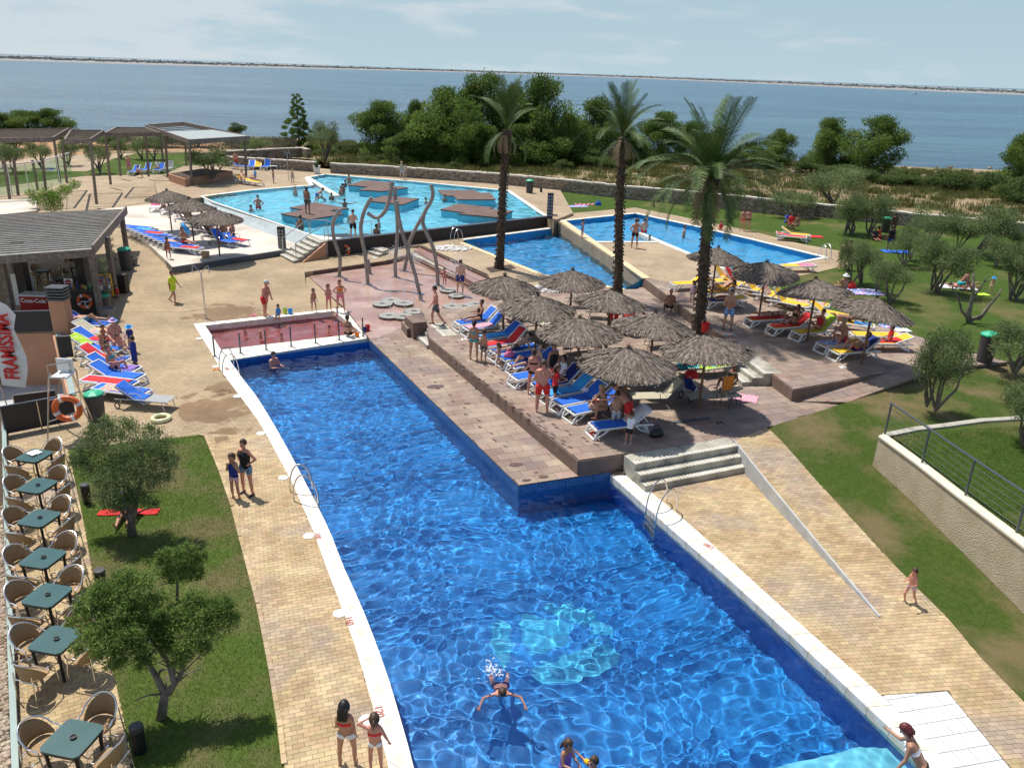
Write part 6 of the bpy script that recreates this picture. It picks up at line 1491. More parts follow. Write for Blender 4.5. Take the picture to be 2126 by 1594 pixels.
screen(W(22,800,0),W(110,790,0),.5,'low handrail crossing the stairwell steps',z=-.9)
# flag
r=empty('feather_flag',tuple(W(16,846,0)),0,'tall white feather flag with red vertical lettering at the left edge','flag')
y_=W(16,846,0).y;base_=W(16,846,0)
outl=[(-150,300),(0,350),(45,370),(125,450),(120,560),(160,660),(205,780),(232,880),(208,1042),(20,1022),(-30,820),(-110,600)]
b=MB();P_=[VPt(*px('B',x,y),y_)-base_ for x,y in outl]
Vc=sum(P_,Vector())/len(P_);b.add([tuple(p+Vector((0,.05*math.sin(p.z*4),0)))for p in P_]+[tuple(Vc+Vector((0,-.04,0)))],[(i,(i+1)%len(P_),len(P_))for i in range(len(P_))]);fl_=b.build('cloth',m_wplast,r);mm_=fl_.modifiers.new('t','SOLIDIFY');mm_.thickness=.006
b=MB();b.tube([(0,0,0),(-.12,0,1.0),(-.5,0,2.6),(-.9,0,4.2)],.02,6);b.build('pole',m_steel,r)
m_flagred=mat('red flag print',(.62,.012,.015),None,.6)
a_,c_=VPt(*px('B',128,1000),y_)-base_,VPt(*px('B',8,395),y_)-base_
d=c_-a_;ang=math.atan2(d.z,d.x);t_=text('lettering','FRAMISSIMA',tuple((a_+c_)/2+Vector((0.02,-.1,0))),.50,(PI/2,-ang,0),m_flagred,r)
t_.scale=(d.length/3.05,1.35,1)
# lifeguard chair
B1,B2,B3,B4=W(99,917,0),W(196,879,0),W(106,870,0),W(170,845,0);r=empty('lifeguard_chair',tuple(B1),0,'tall tubular steel lifeguard chair with a white seat','lifeguard chair')
yy1=B1.y
T1,T2=VPt(101,778,B1.y+.3)-B1,VPt(147,770,B1.y+.9)-B1;L2=B2-B1;L3=B3-B1;L4=B4-B1
for a_,c_ in((Vector(),T1),(L2,T2),(L3,T1+Vector((.1,.5,-.1))),(L4,T2+Vector((0,.3,-.05)))):b=MB();b.tube([a_,a_.lerp(c_,.94),c_+(T2-T1)*.08*(1 if c_==T1 else-1)+Vector((0,0,.04))],.025,7);b.build('leg',m_steel,r)
for t in(.30,.62):b=MB();b.tube([Vector().lerp(T1,t),L2.lerp(T2,t)],.018,6);b.build('rung',m_steel,r)
b=MB();b.tube([T1,T1+Vector((0,0,.3)),T2+Vector((0,0,.3)),T2],.022,6);b.build('arm_hoop',m_steel,r)
s_=(T1+T2)/2;b=MB();b.box(tuple(s_+Vector((0,.1,-.12))),(.5,.42,.05));b.build('seat',m_wplast,r);b=MB();b.box(tuple(s_+Vector((0,.33,.12))),(.5,.05,.45));b.build('backrest',m_wplast,r)
c=VPt(140,848,B1.y+.1);life_ring(c,.43,(PI/2,0,.25),'large orange life ring hanging on the lifeguard chair')
# ================================================================== PERGOLAS AND WIND SCREENS
def post_at(k,xt,yt,xb,yb,parent,m=m_woodx,w_=.16,z=.33):
 p=WK(k,xb,yb,z);h=top_at(*px(k,xt,yt),p)-z;xt3=VPt(*px(k,xt,yt),p.y);b=MB();b.bar((p.x,p.y,z),(xt3.x,p.y,z+h),w_,w_,up=(0,1,0));b.build('post',m,parent);return p,z+h
def pergola(name,label,quad,zr,n,posts,sheet=None,m=m_wood):
 """quad: four zoom-A pixels: front-left, front-right, back-right, back-left at height zr (list)"""
 rt=empty(name,(0,0,0),0,label,'pergola');q=[WK('A',x,y,z)for(x,y),z in zip(quad,zr)]
 for i in range(n):
  t=(i+.5)/n;b=MB();b.bar(q[0].lerp(q[3],t),q[1].lerp(q[2],t),.10,.07);b.build('slat',m,rt)
 for a_,c_ in((q[0],q[3]),(q[1],q[2]),(q[0],q[1]),(q[3],q[2])):b=MB();b.bar(a_+Vector((0,0,-.05)),c_+Vector((0,0,-.05)),.12,.36);b.build('edge_beam',m_woodx,rt)
 if sheet:b=MB();b.add([tuple(q[k_].lerp(q[3-k_]if k_ in(0,1)else q[k_],0)+Vector((0,0,.06)))for k_ in range(4)],[(0,1,2,3)]);b.build('roof_sheet',sheet,rt)
 for ps in posts:post_at('A',*ps,rt)
 return rt
pz=WK('A',790,960,.33);H1=top_at(*px('A',735,450),pz);pz2=WK('A',1575,900,.4);H2=top_at(*px('A',1548,450),pz2)
m_pale=mat('pale roof panel',(.30,.33,.31),(.36,.39,.37),.5,2)
pergola('timber_pergola','slatted timber pergola at the left edge of the view',[(-400,440),(432,428),(560,350),(-400,372)],[H1]*4,9,[(440,430,490,780),(505,440,548,790),(345,580,375,850),(265,600,310,850),(110,580,150,890),(30,590,80,920)])
pergola('timber_pergola','short slatted pergola second from the left',[(530,442),(735,440),(850,366),(580,366)],[H1]*4,7,[(735,450,790,960)])
pergola('timber_pergola','slatted pergola over the middle of the sand path',[(862,388),(1310,386),(1190,345),(950,342)],[H1]*4,7,[(860,400,905,800),(955,400,985,730),(1190,400,1215,735),(1310,400,1335,640)])
pergola('timber_pergola','pergola with a pale roof panel reaching over the terracotta planter',[(1545,445),(2040,415),(1500,300),(1190,322)],[H2,H2,H2+.25,H2+.25],10,[(1350,400,1375,820),(1545,460,1575,900),(1515,470,1525,680),(2000,430,2015,835)])
q=[WK('A',1545,445,H2),WK('A',2040,415,H2),WK('A',1740,362,H2+.13),WK('A',1350,378,H2+.13)]
b=MB();b.add([tuple(p+Vector((0,0,.1)))for p in q]+[tuple(p+Vector((0,0,.07)))for p in q],[(0,1,2,3),(7,6,5,4)]);o=b.build('roof_panel',m_pale);tag(o,'pale translucent roof panel resting on the right pergola','roof panel')
m_glass=bpy.data.materials.new('greenish glass');m_glass.use_nodes=True;t=m_glass.node_tree;g_=t.nodes.new('ShaderNodeBsdfGlossy');g_.inputs['Roughness'].default_value=.02;tr_=t.nodes.new('ShaderNodeBsdfTransparent');tr_.inputs[0].default_value=(.80,.93,.86,1);ms_=t.nodes.new('ShaderNodeMixShader');ms_.inputs[0].default_value=.1
t.links.new(tr_.outputs[0],ms_.inputs[1]);t.links.new(g_.outputs[0],ms_.inputs[2]);t.links.new(ms_.outputs[0],t.nodes['Material Output'].inputs[0])
r=empty('glass_wind_screen',(0,0,0),0,'tall glass wind screen with a white top rail at the far left','glass screen');P1,P2,P3=WK('A',-200,930,.33),WK('A',375,850,.33),WK('A',600,760,.33)
for(a_,c_,n)in((P1,P2,4),(P2,P3,2)):
 for i in range(n):
  p,q=a_.lerp(c_,(i+.02)/n),a_.lerp(c_,(i+.98)/n);b=MB();b.bar((p.x,p.y,1.5),(q.x,q.y,1.5),.012,2.2);b.build('pane',m_glass,r);b=MB();b.box((p.x,p.y,1.5),(.06,.06,2.4));b.build('post',m_wplast,r)
 b=MB();b.bar((a_.x,a_.y,2.72),(c_.x,c_.y,2.72),.08,.1);b.build('top_rail',m_wplast,r)
b=MB();b.prism([(p.x,p.y)for p in PW([(-150,480,.9),(0,440,.9),(75,432,.9),(75,408,.9),(-150,415,.9)])],.2,.72);o=b.build('white_platform',m_light);struct(o)
b=MB();p,q=W(-100,445,.7),W(74,436,.7);b.bar((p.x,p.y,.45),(q.x,q.y,.45),.2,.5);o=b.build('low_terracotta_wall',m_terra);tag(o,'low terracotta wall behind the bar roof','wall')
# terracotta planter
pc=W(392,406,ZL-.1);zt=top_at(382.5,372,pc);q=[W(383,372,zt),W(349,361,zt),W(420,350,zt),W(483,355,zt)]
b=MB();b.prism([(p.x,p.y)for p in q],.2,zt);o=b.build('terracotta_planter',m_terra);tag(o,'large terracotta planter block under the right pergola post','planter')
cc_=sum(q,Vector())/4;b=MB();b.prism([(cc_.x+(p.x-cc_.x)*.93,cc_.y+(p.y-cc_.y)*.93)for p in q],zt,zt+.03);b.build('soil_bed',m_soil,o)
# wooden paling fence
r=empty('paling_fence',(0,0,0),0,'long weathered wooden paling fence in front of the far bushes','fence');fp=[W(250,306,.6),W(345,309,.6),W(480,309,.8),W(619,309,1.2)]
pf=MB();rs=random.Random(8)
for i in range(3):
 a_,c_=fp[i],fp[i+1];L__=(c_-a_).length;n=int(L__/.17)
 for j in range(n):p=a_.lerp(c_,j/n);h=rs.uniform(1.25,1.5);pf.box((p.x,p.y,p.z+h/2),(.09,.03,h))
 b=MB();b.bar(a_+Vector((0,.05,.9)),c_+Vector((0,.05,.9)),.05,.08);b.build('rail',m_woodx,r)
 for j in range(int(L__/3)):p=a_.lerp(c_,j*3/L__);b=MB();b.box((p.x,p.y+.1,p.z+.7),(.12,.12,1.5));b.build('post',m_woodx,r)
o=pf.build('pale_row',m_wood,r);o['kind']='stuff'
# railing on the stucco wall
tops=[(1844,835),(1929,894),(2022,959),(2126,1027),(2240,1100)];bas=[(1837,901),(1914,960),(2004,1028),(2110,1105),(2215,1182)]
pb=[W(u,v,ZT+.02)for u,v in bas];hh_=[top_at(u2,v2,p)for(u2,v2),p in zip(tops,pb)];hm=ZT+1.02
rail('wall_railing','grey steel railing with thin cables on top of the stucco wall',[(pb[0].x-.05,pb[0].y,hm)]+[(p.x,p.y,hm)for p in pb[1:]],[((p.x,p.y,ZT),(p.x,p.y,hm))for p in pb],m_greysteel,.028,mid=[[(p.x,p.y,ZT+.17*k)for p in pb]for k in range(1,6)])
# ================================================================== CAFE TABLES AND CHAIRS
m_rattan=mat('tan woven rattan',(.30,.185,.085),(.44,.29,.15),.6,60,2,.6,90);m_tabletop=mat('slate green tabletop',(.025,.085,.085),(.035,.10,.10),.35,2);m_alu=mat('polished aluminium',(.80,.80,.80),None,.22,metal=1)
def make_table():
 r=empty('cafe_table');b=MB();o_=[];s=.385
 for i in range(4):
  a=i*PI/2+PI/4;c=Vector((math.cos(a),math.sin(a)))*s*1.18;nx_=Vector((math.cos(a+PI/4),math.sin(a+PI/4)));t1=Vector((-math.sin(a),math.cos(a)))
  o_+=[c-t1*.045,c+t1*.045];a2=a+PI/4;c2=Vector((math.cos(a2),math.sin(a2)))*s*.93;o_.append(c2)
 b.prism([tuple(p)for p in o_],.715,.745);b.build('tabletop',m_tabletop,r);b=MB();b.prism([tuple(p*.985)for p in o_],.68,.714);b.build('edge_frame',m_black,r)
 for i in range(4):a=i*PI/2+PI/4;b=MB();c=Vector((math.cos(a),math.sin(a),0));b.tube([c*.40+Vector((0,0,.72)),c*.38+Vector((0,0,.35)),c*.36],[.032,.028,.024],8);b.build('leg',m_black,r)
 return reg(r)
def make_chair():
 r=empty('cafe_chair');b=MB();sg_=[]
 for i in range(16):a=2*PI*i/16;sg_.append((.22*math.copysign(abs(math.cos(a))**.7,math.cos(a)),.21*math.copysign(abs(math.sin(a))**.7,math.sin(a))))
 b.prism(sg_,.425,.455,True,True);b.build('seat',m_rattan,r)
 # curved back from one arm round to the other
 b=MB();n=18;nz=5
 for j in range(nz+1):
  for i in range(n+1):
   a=PI*(-.02+1.04*i/n);t=j/nz;top=.50+.36*math.sin(max(0,min(1,i/n))*PI)**.8;z=.47+(top-.47)*t;R_=.255+.03*t;b.v.append((R_*math.cos(a),R_*math.sin(a)*1.0-.02+.03*t,z))
 for j in range(nz):
  for i in range(n):q=j*(n+1)+i;b.f.append((q,q+1,q+n+2,q+n+1));b.mi.append(0)
 o=b.build('backrest',m_rattan,r,smooth=True);mm=o.modifiers.new('t','SOLIDIFY');mm.thickness=.012
 b=MB();pts=[(.29,-.2,.0),(.30,-.2,.3),(.29,-.16,.60),(.29,-.05,.64)]
 for i in range(15):a=PI*i/14;pts.append((.292*math.cos(a),.292*math.sin(a)+.01,.64+.24*math.sin(a)**.8))
 pts+=[(-.29,-.05,.64),(-.29,-.16,.60),(-.30,-.2,.3),(-.29,-.2,.0)];b.tube(pts,.0135,8);b.build('arm_hoop',m_alu,r)
 for s in(-1,1):b=MB();b.tube([(s*.21,.24,.62),(s*.22,.25,.3),(s*.24,.27,0)],.0125,7);b.build('rear_leg',m_alu,r)
 for y in(-.2,.2):b=MB();b.tube([(-.28,y,.41),(.28,y,.41)],.01,6);b.build('seat_rail',m_alu,r)
 return reg(r)
tb0=make_table();ch0=make_chair();used=[False,False]
tc_=[px('C',280,180),px('C',305,425),px('C',320,690),px('C',350,1015),px('C',385,1320),px('D',455,545),px('D',590,1350)]
A45=WK('D',628,490,.74)-WK('D',275,597,.74);tang=math.atan2(A45.y,A45.x)-PI/4
names_=['farthest','second farthest','third farthest','middle','third nearest','second nearest','nearest']
for i,(u,v)in enumerate(tc_):
 p=W(u,v,.745);lab='slate green cafe table, '+['farthest along the gravel wall, napkins on it','second from the lifeguard chair','third from the lifeguard chair, left of the bollard','fourth and middle of the seven','third from the near end','beside the biggest olive tree','nearest to the viewer at the bottom edge'][i]
 if not used[0]:o=tb0;used[0]=True;o.location=(p.x,p.y,.012);o.rotation_euler=(0,0,tang);tag(o,lab,'cafe table','slate green cafe tables');
 else:o=dup(tb0,(p.x,p.y,.012),tang,lab);o['category']='cafe table'
 at_=MB();at_.lathe([(.05,0),(.055,.03),(.04,.03),(.035,.012)],n=14);q=at_.build('ashtray',m_black,None,(p.x+.02,p.y,.759));tag(q,'round black ashtray on the '+names_[i]+' cafe table','ashtray','ashtrays on the cafe tables')
 if i==0:towel((p.x-.05,p.y+.1,.76),60,.3,.3,'white','crumpled white napkins on the farthest cafe table',z=.02,y0=-.15,name='napkin')
 for j in range(4):
  a=tang+j*PI/2;c=Vector((p.x+math.cos(a)*.60,p.y+math.sin(a)*.60,.012));rz=a-PI/2+random.uniform(-.12,.12)
  side=['right','far','left','near'][j];lab='rattan cafe chair on the %s side of the %s cafe table'%(side,names_[i])
  if not used[1]:used[1]=True;o=ch0;o.location=c;o.rotation_euler=(0,0,rz);tag(o,lab,'cafe chair','rattan cafe chairs')
  else:o=dup(ch0,tuple(c),rz,lab);o['category']='cafe chair'
for i,(k,x,y)in enumerate([('A',345,1495),('A',650,1465),('A',500,1560)]):
 p=WK(k,x,y,.9);o=dup(tb0,(p.x,p.y,.15),.3+i,'dark cafe table in the shade of the bar, '+['left one','right one','middle one'][i]);o['category']='cafe table'
 for j in range(3):
  a=.4+i+j*2.1;o=dup(ch0,(p.x+math.cos(a)*.65,p.y+math.sin(a)*.65,.15),a-PI/2,'cafe chair at the %s shaded bar table'%['left','right','middle'][i]);o['category']='cafe chair';o['label']=['right','far','near left'][j]+' hand chair at the %s shaded bar table'%['left','right','middle'][i];o['group']='chairs at the %s bar table'%['left','right','middle'][i]
# ================================================================== GRAVEL BED AND METAL EDGING
m_stone_g=mat('river stone',(.30,.22,.15),(.44,.35,.26),.85,3,4,.2,20,rnd=.3);m_stone_gs=mat('river stone field',(.30,.22,.15),(.44,.35,.26),.85,3,4,.2,20,rnd=.3,attr='tint')
ZG=.24;eo=[W(11,849,ZG),W(13,900,ZG),W(22,1180,ZG),W(30,1370,ZG),W(39,1594,ZG),W(46,1790,ZG)];ei=[W(2,849,ZG),W(4,900,ZG),W(10,1180,ZG),W(16,1370,ZG),W(24,1594,ZG),W(30,1790,ZG)]
r=struct(empty('terrace_edge_wall'))
for i in range(5):
 b=MB();b.prism([(eo[i].x,eo[i].y),(eo[i+1].x,eo[i+1].y),(ei[i+1].x,ei[i+1].y),(ei[i].x,ei[i].y)][::-1],ZG-.06,ZG+.01);b.build('metal_coping',m_greentrim,r)
 b=MB();b.prism([(eo[i].x-.02,eo[i].y),(eo[i+1].x-.02,eo[i+1].y),(ei[i+1].x,ei[i+1].y),(ei[i].x,ei[i].y)][::-1],-.3,ZG-.062);b.build('wall_face',m_woodx,r)
gp=[(p.x-.0,p.y)for p in ei]+[(ei[-1].x-1.2,ei[-1].y),(ei[0].x-1.2,ei[0].y)]
bed=struct(slab('gravel_bed',[Vector((x,y,ZG-.1))for x,y in gp],m_soil,-.3));rs=random.Random(12);rocks=[]
for s in range(5):
 bm=bmesh.new();bmesh.ops.create_icosphere(bm,subdivisions=1,radius=.5)
 for v in bm.verts:v.co*=rs.uniform(.8,1.15);v.co.z*=.7
 me=bpy.data.meshes.new('stone');bm.to_mesh(me);bm.free();me.materials.append(m_stone_g);me.shade_smooth();rocks.append(me)
pts=[]
y0_,y1_=ei[-1].y,ei[0].y
for i in range(9000):
 y=y0_+(y1_-y0_)*rs.random();j=0
 xe=np.interp(y,[p.y for p in ei][::-1],[p.x for p in ei][::-1]);x=xe-rs.random()**1.3*.75-.03;pts.append((y*1.0+(xe-x)*2,x,y))
pts.sort();sb=[];T_=[]
icoV=np.array([v.co[:]for v in rocks[0].vertices]);icoF=np.array([p.vertices[:]for p in rocks[0].polygons]);VV=[];FF=[]
for i,(k_,x,y)in enumerate(pts):
 s=rs.uniform(.05,.13);z=ZG-.05+rs.uniform(-.02,.03)
 if i<300:
  o=bpy.data.objects.new('stone',rocks[i%5]);COL.objects.link(o);o.parent=bed;o.location=(x,y,z);o.scale=(s,s*rs.uniform(.7,1),s*.8);o.rotation_euler=(rs.uniform(-.4,.4),rs.uniform(-.4,.4),rs.uniform(0,6))
 elif i<5200:
  a=rs.uniform(0,6);R_=np.array([[math.cos(a),-math.sin(a),0],[math.sin(a),math.cos(a),0],[0,0,.8]]);VV.append(icoV@R_.T*s+[x,y,z]);FF.append(icoF+len(icoV)*(len(VV)-1));T_+=[rs.random()]*len(icoF)
me=npmesh('stone_field',np.concatenate(VV),np.concatenate(FF),np.array(T_));o=link('stone_field',me,m_stone_gs,bed);o['kind']='stuff'
# ================================================================== SMALL THINGS
def bucket(p,c,label,h=.2,r0=.1):
 b=MB();b.lathe([(r0*.75,0),(r0,h),(r0*.92,h),(r0*.7,.02)],n=14,cap=True);r=b.build('bucket',FAB[c],None,tuple(p));tag(r,label,'bucket');b=MB();b.tube([(r0*math.cos(a)*.96,0,h+r0*math.sin(a)*.8)for a in[PI*i/8 for i in range(9)]],.006,5);b.build('handle',m_wplast,r)
bucket(WK('F',228,590,.04),'sky','blue toy bucket on the far coping of the paddling pool',.22,.12);bucket(WK('F',170,590,.04),'lime','lime toy bucket with a red lid beside the blue one',.26,.1)
bucket(WK('F',1080,775,.13),'red','red bucket on the paving right of the last paddling pool post',.24,.12);bucket(WK('F',1045,790,.13),'navy','dark blue bucket beside the red one at the paddling pool corner',.2,.1);bucket(WK('F',965,845,.04),'orange','orange and white toy bucket beside the sitting woman',.16,.1)
bucket(WK('I',1585,690,ZU),'red','red bucket behind the tall palm trunk base',.4,.18)
def bag(p,s,c,label,m=None):
 b=MB();b.v=[];b.lathe([(.42,0),(.5,.12),(.47,.32),(.30,.46),(.28,.48)],n=12,sy=.55);b.v=[(x*s,y*s,z*s)for x,y,z in b.v];r=b.build('beach_bag',m or FAB[c],None,tuple(p),.4,True);tag(r,label,'bag')
 for yy in(-.1,.1):b=MB();b.tube([(.2*s*math.cos(a),yy*s,.46*s+.26*s*math.sin(a))for a in[PI*i/8 for i in range(9)]],.012,5);b.build('strap',m or FAB[c],r)
bag(WK('I',545,1420,ZD+.36),.62,'orange','orange and white patterned beach bag on the lounger beside the blonde woman',m=printmat('orange print',(.65,.12,.02),(.7,.6,.5),9));bag(WK('R',1205,185,ZD),.5,'navy','black bag on the deck right of the last front row lounger',m=m_black)
bag(WK('H',820,930,ZD+.36),.45,'pink','magenta towel bag at the foot of a flat front row lounger');bag(WK('I',470,1015,ZD),.6,'brown','brown striped bag under the big parasol');bag(WK('E',425,850,ZL),.5,'orange','orange bag under the pale deck parasols');bag(WK('J',1240,365,ZU),.55,'red','dark red bag beside the first olive trunk on the lawn');bag(WK('L',655,215,ZU),.6,'blue','blue cool bag standing on the grass towel')
p=WK('E',250,1140,ZL);b=MB();b.lathe([(.22,0),(.25,.3),(.25,.34),(.2,.34)],n=4);o=b.build('wicker_basket',m_rattan,None,tuple(p),PI/4);tag(o,'square wicker basket on the pale deck front edge','basket')
# inflatable ring
p=WK('B',1315,1290,.07);b=MB();b.torus((0,0,0),.26,.075,None,26,8);o=b.build('swim_ring',mat('pale yellow vinyl',(.62,.62,.30),(.7,.7,.45),.3,8),None,tuple(p),0,True);tag(o,'pale yellow inflatable ring on the brick path near the olive tree','swim ring')
p=WK('A',1515,1160,ZL+.5);b=MB();b.torus((0,0,0),.3,.1,Matrix.Rotation(1.1,3,'Y'),22,8);o=b.build('swim_ring',FAB['sky'],None,tuple(p),0.3,True);tag(o,'blue inflatable ring leaning on a pale deck lounger','swim ring')
def sandals(p,c,label):
 for s in(-.07,.07):
  b=MB();b.lathe([(.045,0),(.05,.015)],(0,0,0),12,True,1,2.4);o=b.build('sandal',FAB[c],None,(p.x+s,p.y+s*.5,p.z),.4+s*3);tag(o,('left one: ' if s<0 else 'right one: ')+label,'sandal');b=MB();b.tube([(-.04,0,.015),(0,.04,.05),(.04,0,.015)],.007,5);b.build('strap',FAB[c],o)
sandals(WK('X' if False else 'B',1765,890,.014),'orange','orange sandal on the path beside the far pool ladder');sandals(WK('R',760,165,ZD),'red','red sandal on the deck below the blonde woman');sandals(WK('J',1150,1120,ZU),'white','white slipper below the nearest upper deck lounger');sandals(WK('R',1640,92,ZD),'brown','small dark sandal alone on the deck');sandals(WK('H',385,760,ZD),'white','white slipper beside the front row loungers');sandals(WK('B',2070,450,.014),'pink','pink sandal heap behind the paddling pool corner')
# pushchair
def pushchair(p,rz,label):
 r=empty('pushchair',tuple(p),rz,label,'pushchair')
 for i,(x,y,R_)in enumerate(((-.24,.25,.14),(.24,.25,.14),(-.2,-.35,.1),(.2,-.35,.1))):b=MB();b.torus((x,y,R_),R_-.02,.022,Matrix.Rotation(PI/2,3,'Y'),16,6);b.build('wheel',m_black,r)
 for s in(-.22,.22):
  b=MB();b.tube([(s,-.35,.1),(s,.0,.5),(s,.4,.95),(s,.5,1.0)],.014,6);b.build('frame_tube',m_alu,r);b=MB();b.tube([(s,.25,.14),(s,.0,.5)],.014,6);b.build('frame_tube',m_alu,r)
 b=MB();b.tube([(-.22,.5,1.0),(.22,.5,1.0)],.016,6);b.build('handle',m_black,r)
 b=MB();b.box((0,-.02,.42),(.38,.36,.05));b.build('seat',FAB['navy'],r);b=MB();b.box((0,.2,.66),(.38,.05,.5),rot=Matrix.Rotation(-.4,3,'X'));b.build('backrest',FAB['navy'],r)
 b=MB();b.lathe([(.26,0),(.24,.12),(.14,.2),(.02,.22)],(0,.1,.85),14,False);b.build('hood',FAB['red'],r,smooth=True)
pushchair(WK('I',1450,1330,ZD),2.2,'black and red pushchair in the shade of the palm parasol');pushchair(WK('I',870,720,ZD),1,'dark pushchair parked between two thatched parasols');pushchair(WK('A',1870,1250,ZL),2.5,'dark pushchair behind the pale deck loungers')
# chair with orange towel
p=WK('I',1830,1400,ZD);r=empty('garden_chair',tuple(p),.5,'beige chair with an orange towel hanging over its back','chair')
for sx_ in(-.25,.25):
 for sy_ in(-.2,.22):b=MB();b.tube([(sx_,sy_,0),(sx_*.95,sy_,.42)],.015,6);b.build('leg',m_greysteel,r)
b=MB();b.box((0,0,.43),(.5,.46,.03));b.build('seat',FAB['beige'],r);b=MB();b.box((0,.26,.72),(.5,.03,.55));b.build('backrest',FAB['beige'],r);b=MB();b.box((0,.285,.62),(.46,.012,.75));b.box((0,.235,.75),(.46,.012,.5));b.build('orange_towel',FAB['orange'],r)
# ball of cloth, red thing
b=MB();b.ball((0,0,.1),.13,10,6,(1,.8,.7));o=b.build('cloth_ball',FAB['white'],None,tuple(WK('I',440,1270,ZD+.38)),0,True);tag(o,'crumpled white cloth on the light blue towel','cloth')
for k,x,y,lab in(('L',235,345,'small dark floodlight on the paving at the right end of the black wall'),('G',925,805,'small white box light below the black wall')):
 p=WK(k,x,y,ZU if k=='L' else ZD);b=MB();b.box((0,0,.16),(.42,.3,.32));r=b.build('floodlight',m_black if k=='L' else m_wplast,None,tuple(p));tag(r,lab,'floodlight');b=MB();b.box((0,-.155,.18),(.34,.01,.2));b.build('lamp_glass',m_steel,r)
# ================================================================== VEGETATION
def leafmat(name,c1,c2,rnd=.35,rough=.65):
 if name in MATS:return MATS[name]
 m=mat(name,c1,c2,rough,1.4,3,attr='tint',rnd=rnd,spec=.25);t=m.node_tree;pr=t.nodes['Principled BSDF'];tl=t.nodes.new('ShaderNodeBsdfTranslucent');ms=t.nodes.new('ShaderNodeMixShader');ms.inputs[0].default_value=.45
 t.links.new(pr.inputs['Base Color'].links[0].from_socket,tl.inputs[0]);t.links.new(pr.outputs[0],ms.inputs[1]);t.links.new(tl.outputs[0],ms.inputs[2]);t.links.new(ms.outputs[0],t.nodes['Material Output'].inputs[0]);return m
m_ol=leafmat('olive leaves',(.125,.17,.062),(.24,.295,.125));m_olr=leafmat('bright olive leaves',(.13,.20,.045),(.25,.34,.09));m_pine=leafmat('pine needles',(.09,.15,.026),(.20,.28,.06),.4)
m_shrub=leafmat('dark shrub leaves',(.06,.10,.022),(.13,.175,.05),.4);m_bam=leafmat('fresh green leaves',(.10,.20,.015),(.20,.32,.04));m_drygrass=leafmat('dry grass tufts',(.16,.15,.05),(.30,.25,.11),.3);m_tuft=leafmat('green scrub tufts',(.07,.09,.02),(.14,.14,.045),.3)
m_bark=mat('grey olive bark',(.10,.08,.065),(.24,.21,.17),.95,4,6,.8,12);m_barkd=mat('dark pine bark',(.05,.035,.028),(.10,.07,.055),.95,5,5,.6,12)
def leaves(name,clumps,n,L_,wd,seed,m,shell=.55,updir=.3,jit=.05):
 r_=np.random.RandomState(seed);C=np.array([c[:3]for c in clumps],float);R=np.array([c[3]for c in clumps],float);sq=np.array([c[4]if len(c)>4 else .75 for c in clumps]);w=R**2.2;k=r_.choice(len(C),n,p=w/w.sum())
 d=r_.normal(size=(n,3));d/=np.linalg.norm(d,axis=1)[:,None];q=(shell+(1-shell)*r_.random(n)**.6);q=np.where(r_.random(n)<.25,r_.random(n),q)*(1+.12*np.sin(d[:,0]*7+k)*np.cos(d[:,1]*6+k*2)+r_.normal(0,jit,n))
 P_=C[k]+d*(R[k]*q)[:,None]*np.stack([np.ones(n),np.ones(n),sq[k]],-1)
 a=r_.normal(size=(n,3))+d*.7+np.array([0,0,updir]);a/=np.linalg.norm(a,axis=1)[:,None];b=np.cross(a,r_.normal(size=(n,3)));b/=np.linalg.norm(b,axis=1)[:,None]
 l=(L_*r_.uniform(.6,1.3,n))[:,None];ww=(wd*r_.uniform(.7,1.3,n))[:,None]
 V=np.empty((n*4,3));V[0::4]=P_-a*l*.5;V[1::4]=P_+b*ww*.5;V[2::4]=P_+a*l*.5;V[3::4]=P_-b*ww*.5
 i=np.arange(n)*4;F=np.stack([i,i+1,i+2,i+3],-1);me=npmesh(name,V,F,r_.random(n));me.materials.append(m);return me
def limbs(b,base,tips,r0,rs,wob=.12):
 for t in tips:
  t=Vector(t);p=Vector(base);m_=p.lerp(t,.5)+Vector((rs.uniform(-1,1),rs.uniform(-1,1),rs.uniform(-.3,.5)))*(t-p).length*wob
  b.tube([p,p.lerp(m_,.5)+Vector((rs.uniform(-1,1),rs.uniform(-1,1),0))*.04,m_,m_.lerp(t,.6),t],[r0,r0*.85,r0*.65,r0*.45,r0*.2],7)
  for q in range(3):
   s=m_.lerp(t,rs.uniform(.1,.8));e=s+Vector((rs.uniform(-1,1),rs.uniform(-1,1),rs.uniform(.1,1)))*(t-p).length*.3;b.tube([s,s.lerp(e,.5),e],[r0*.3,r0*.2,r0*.08],5)
TT={}
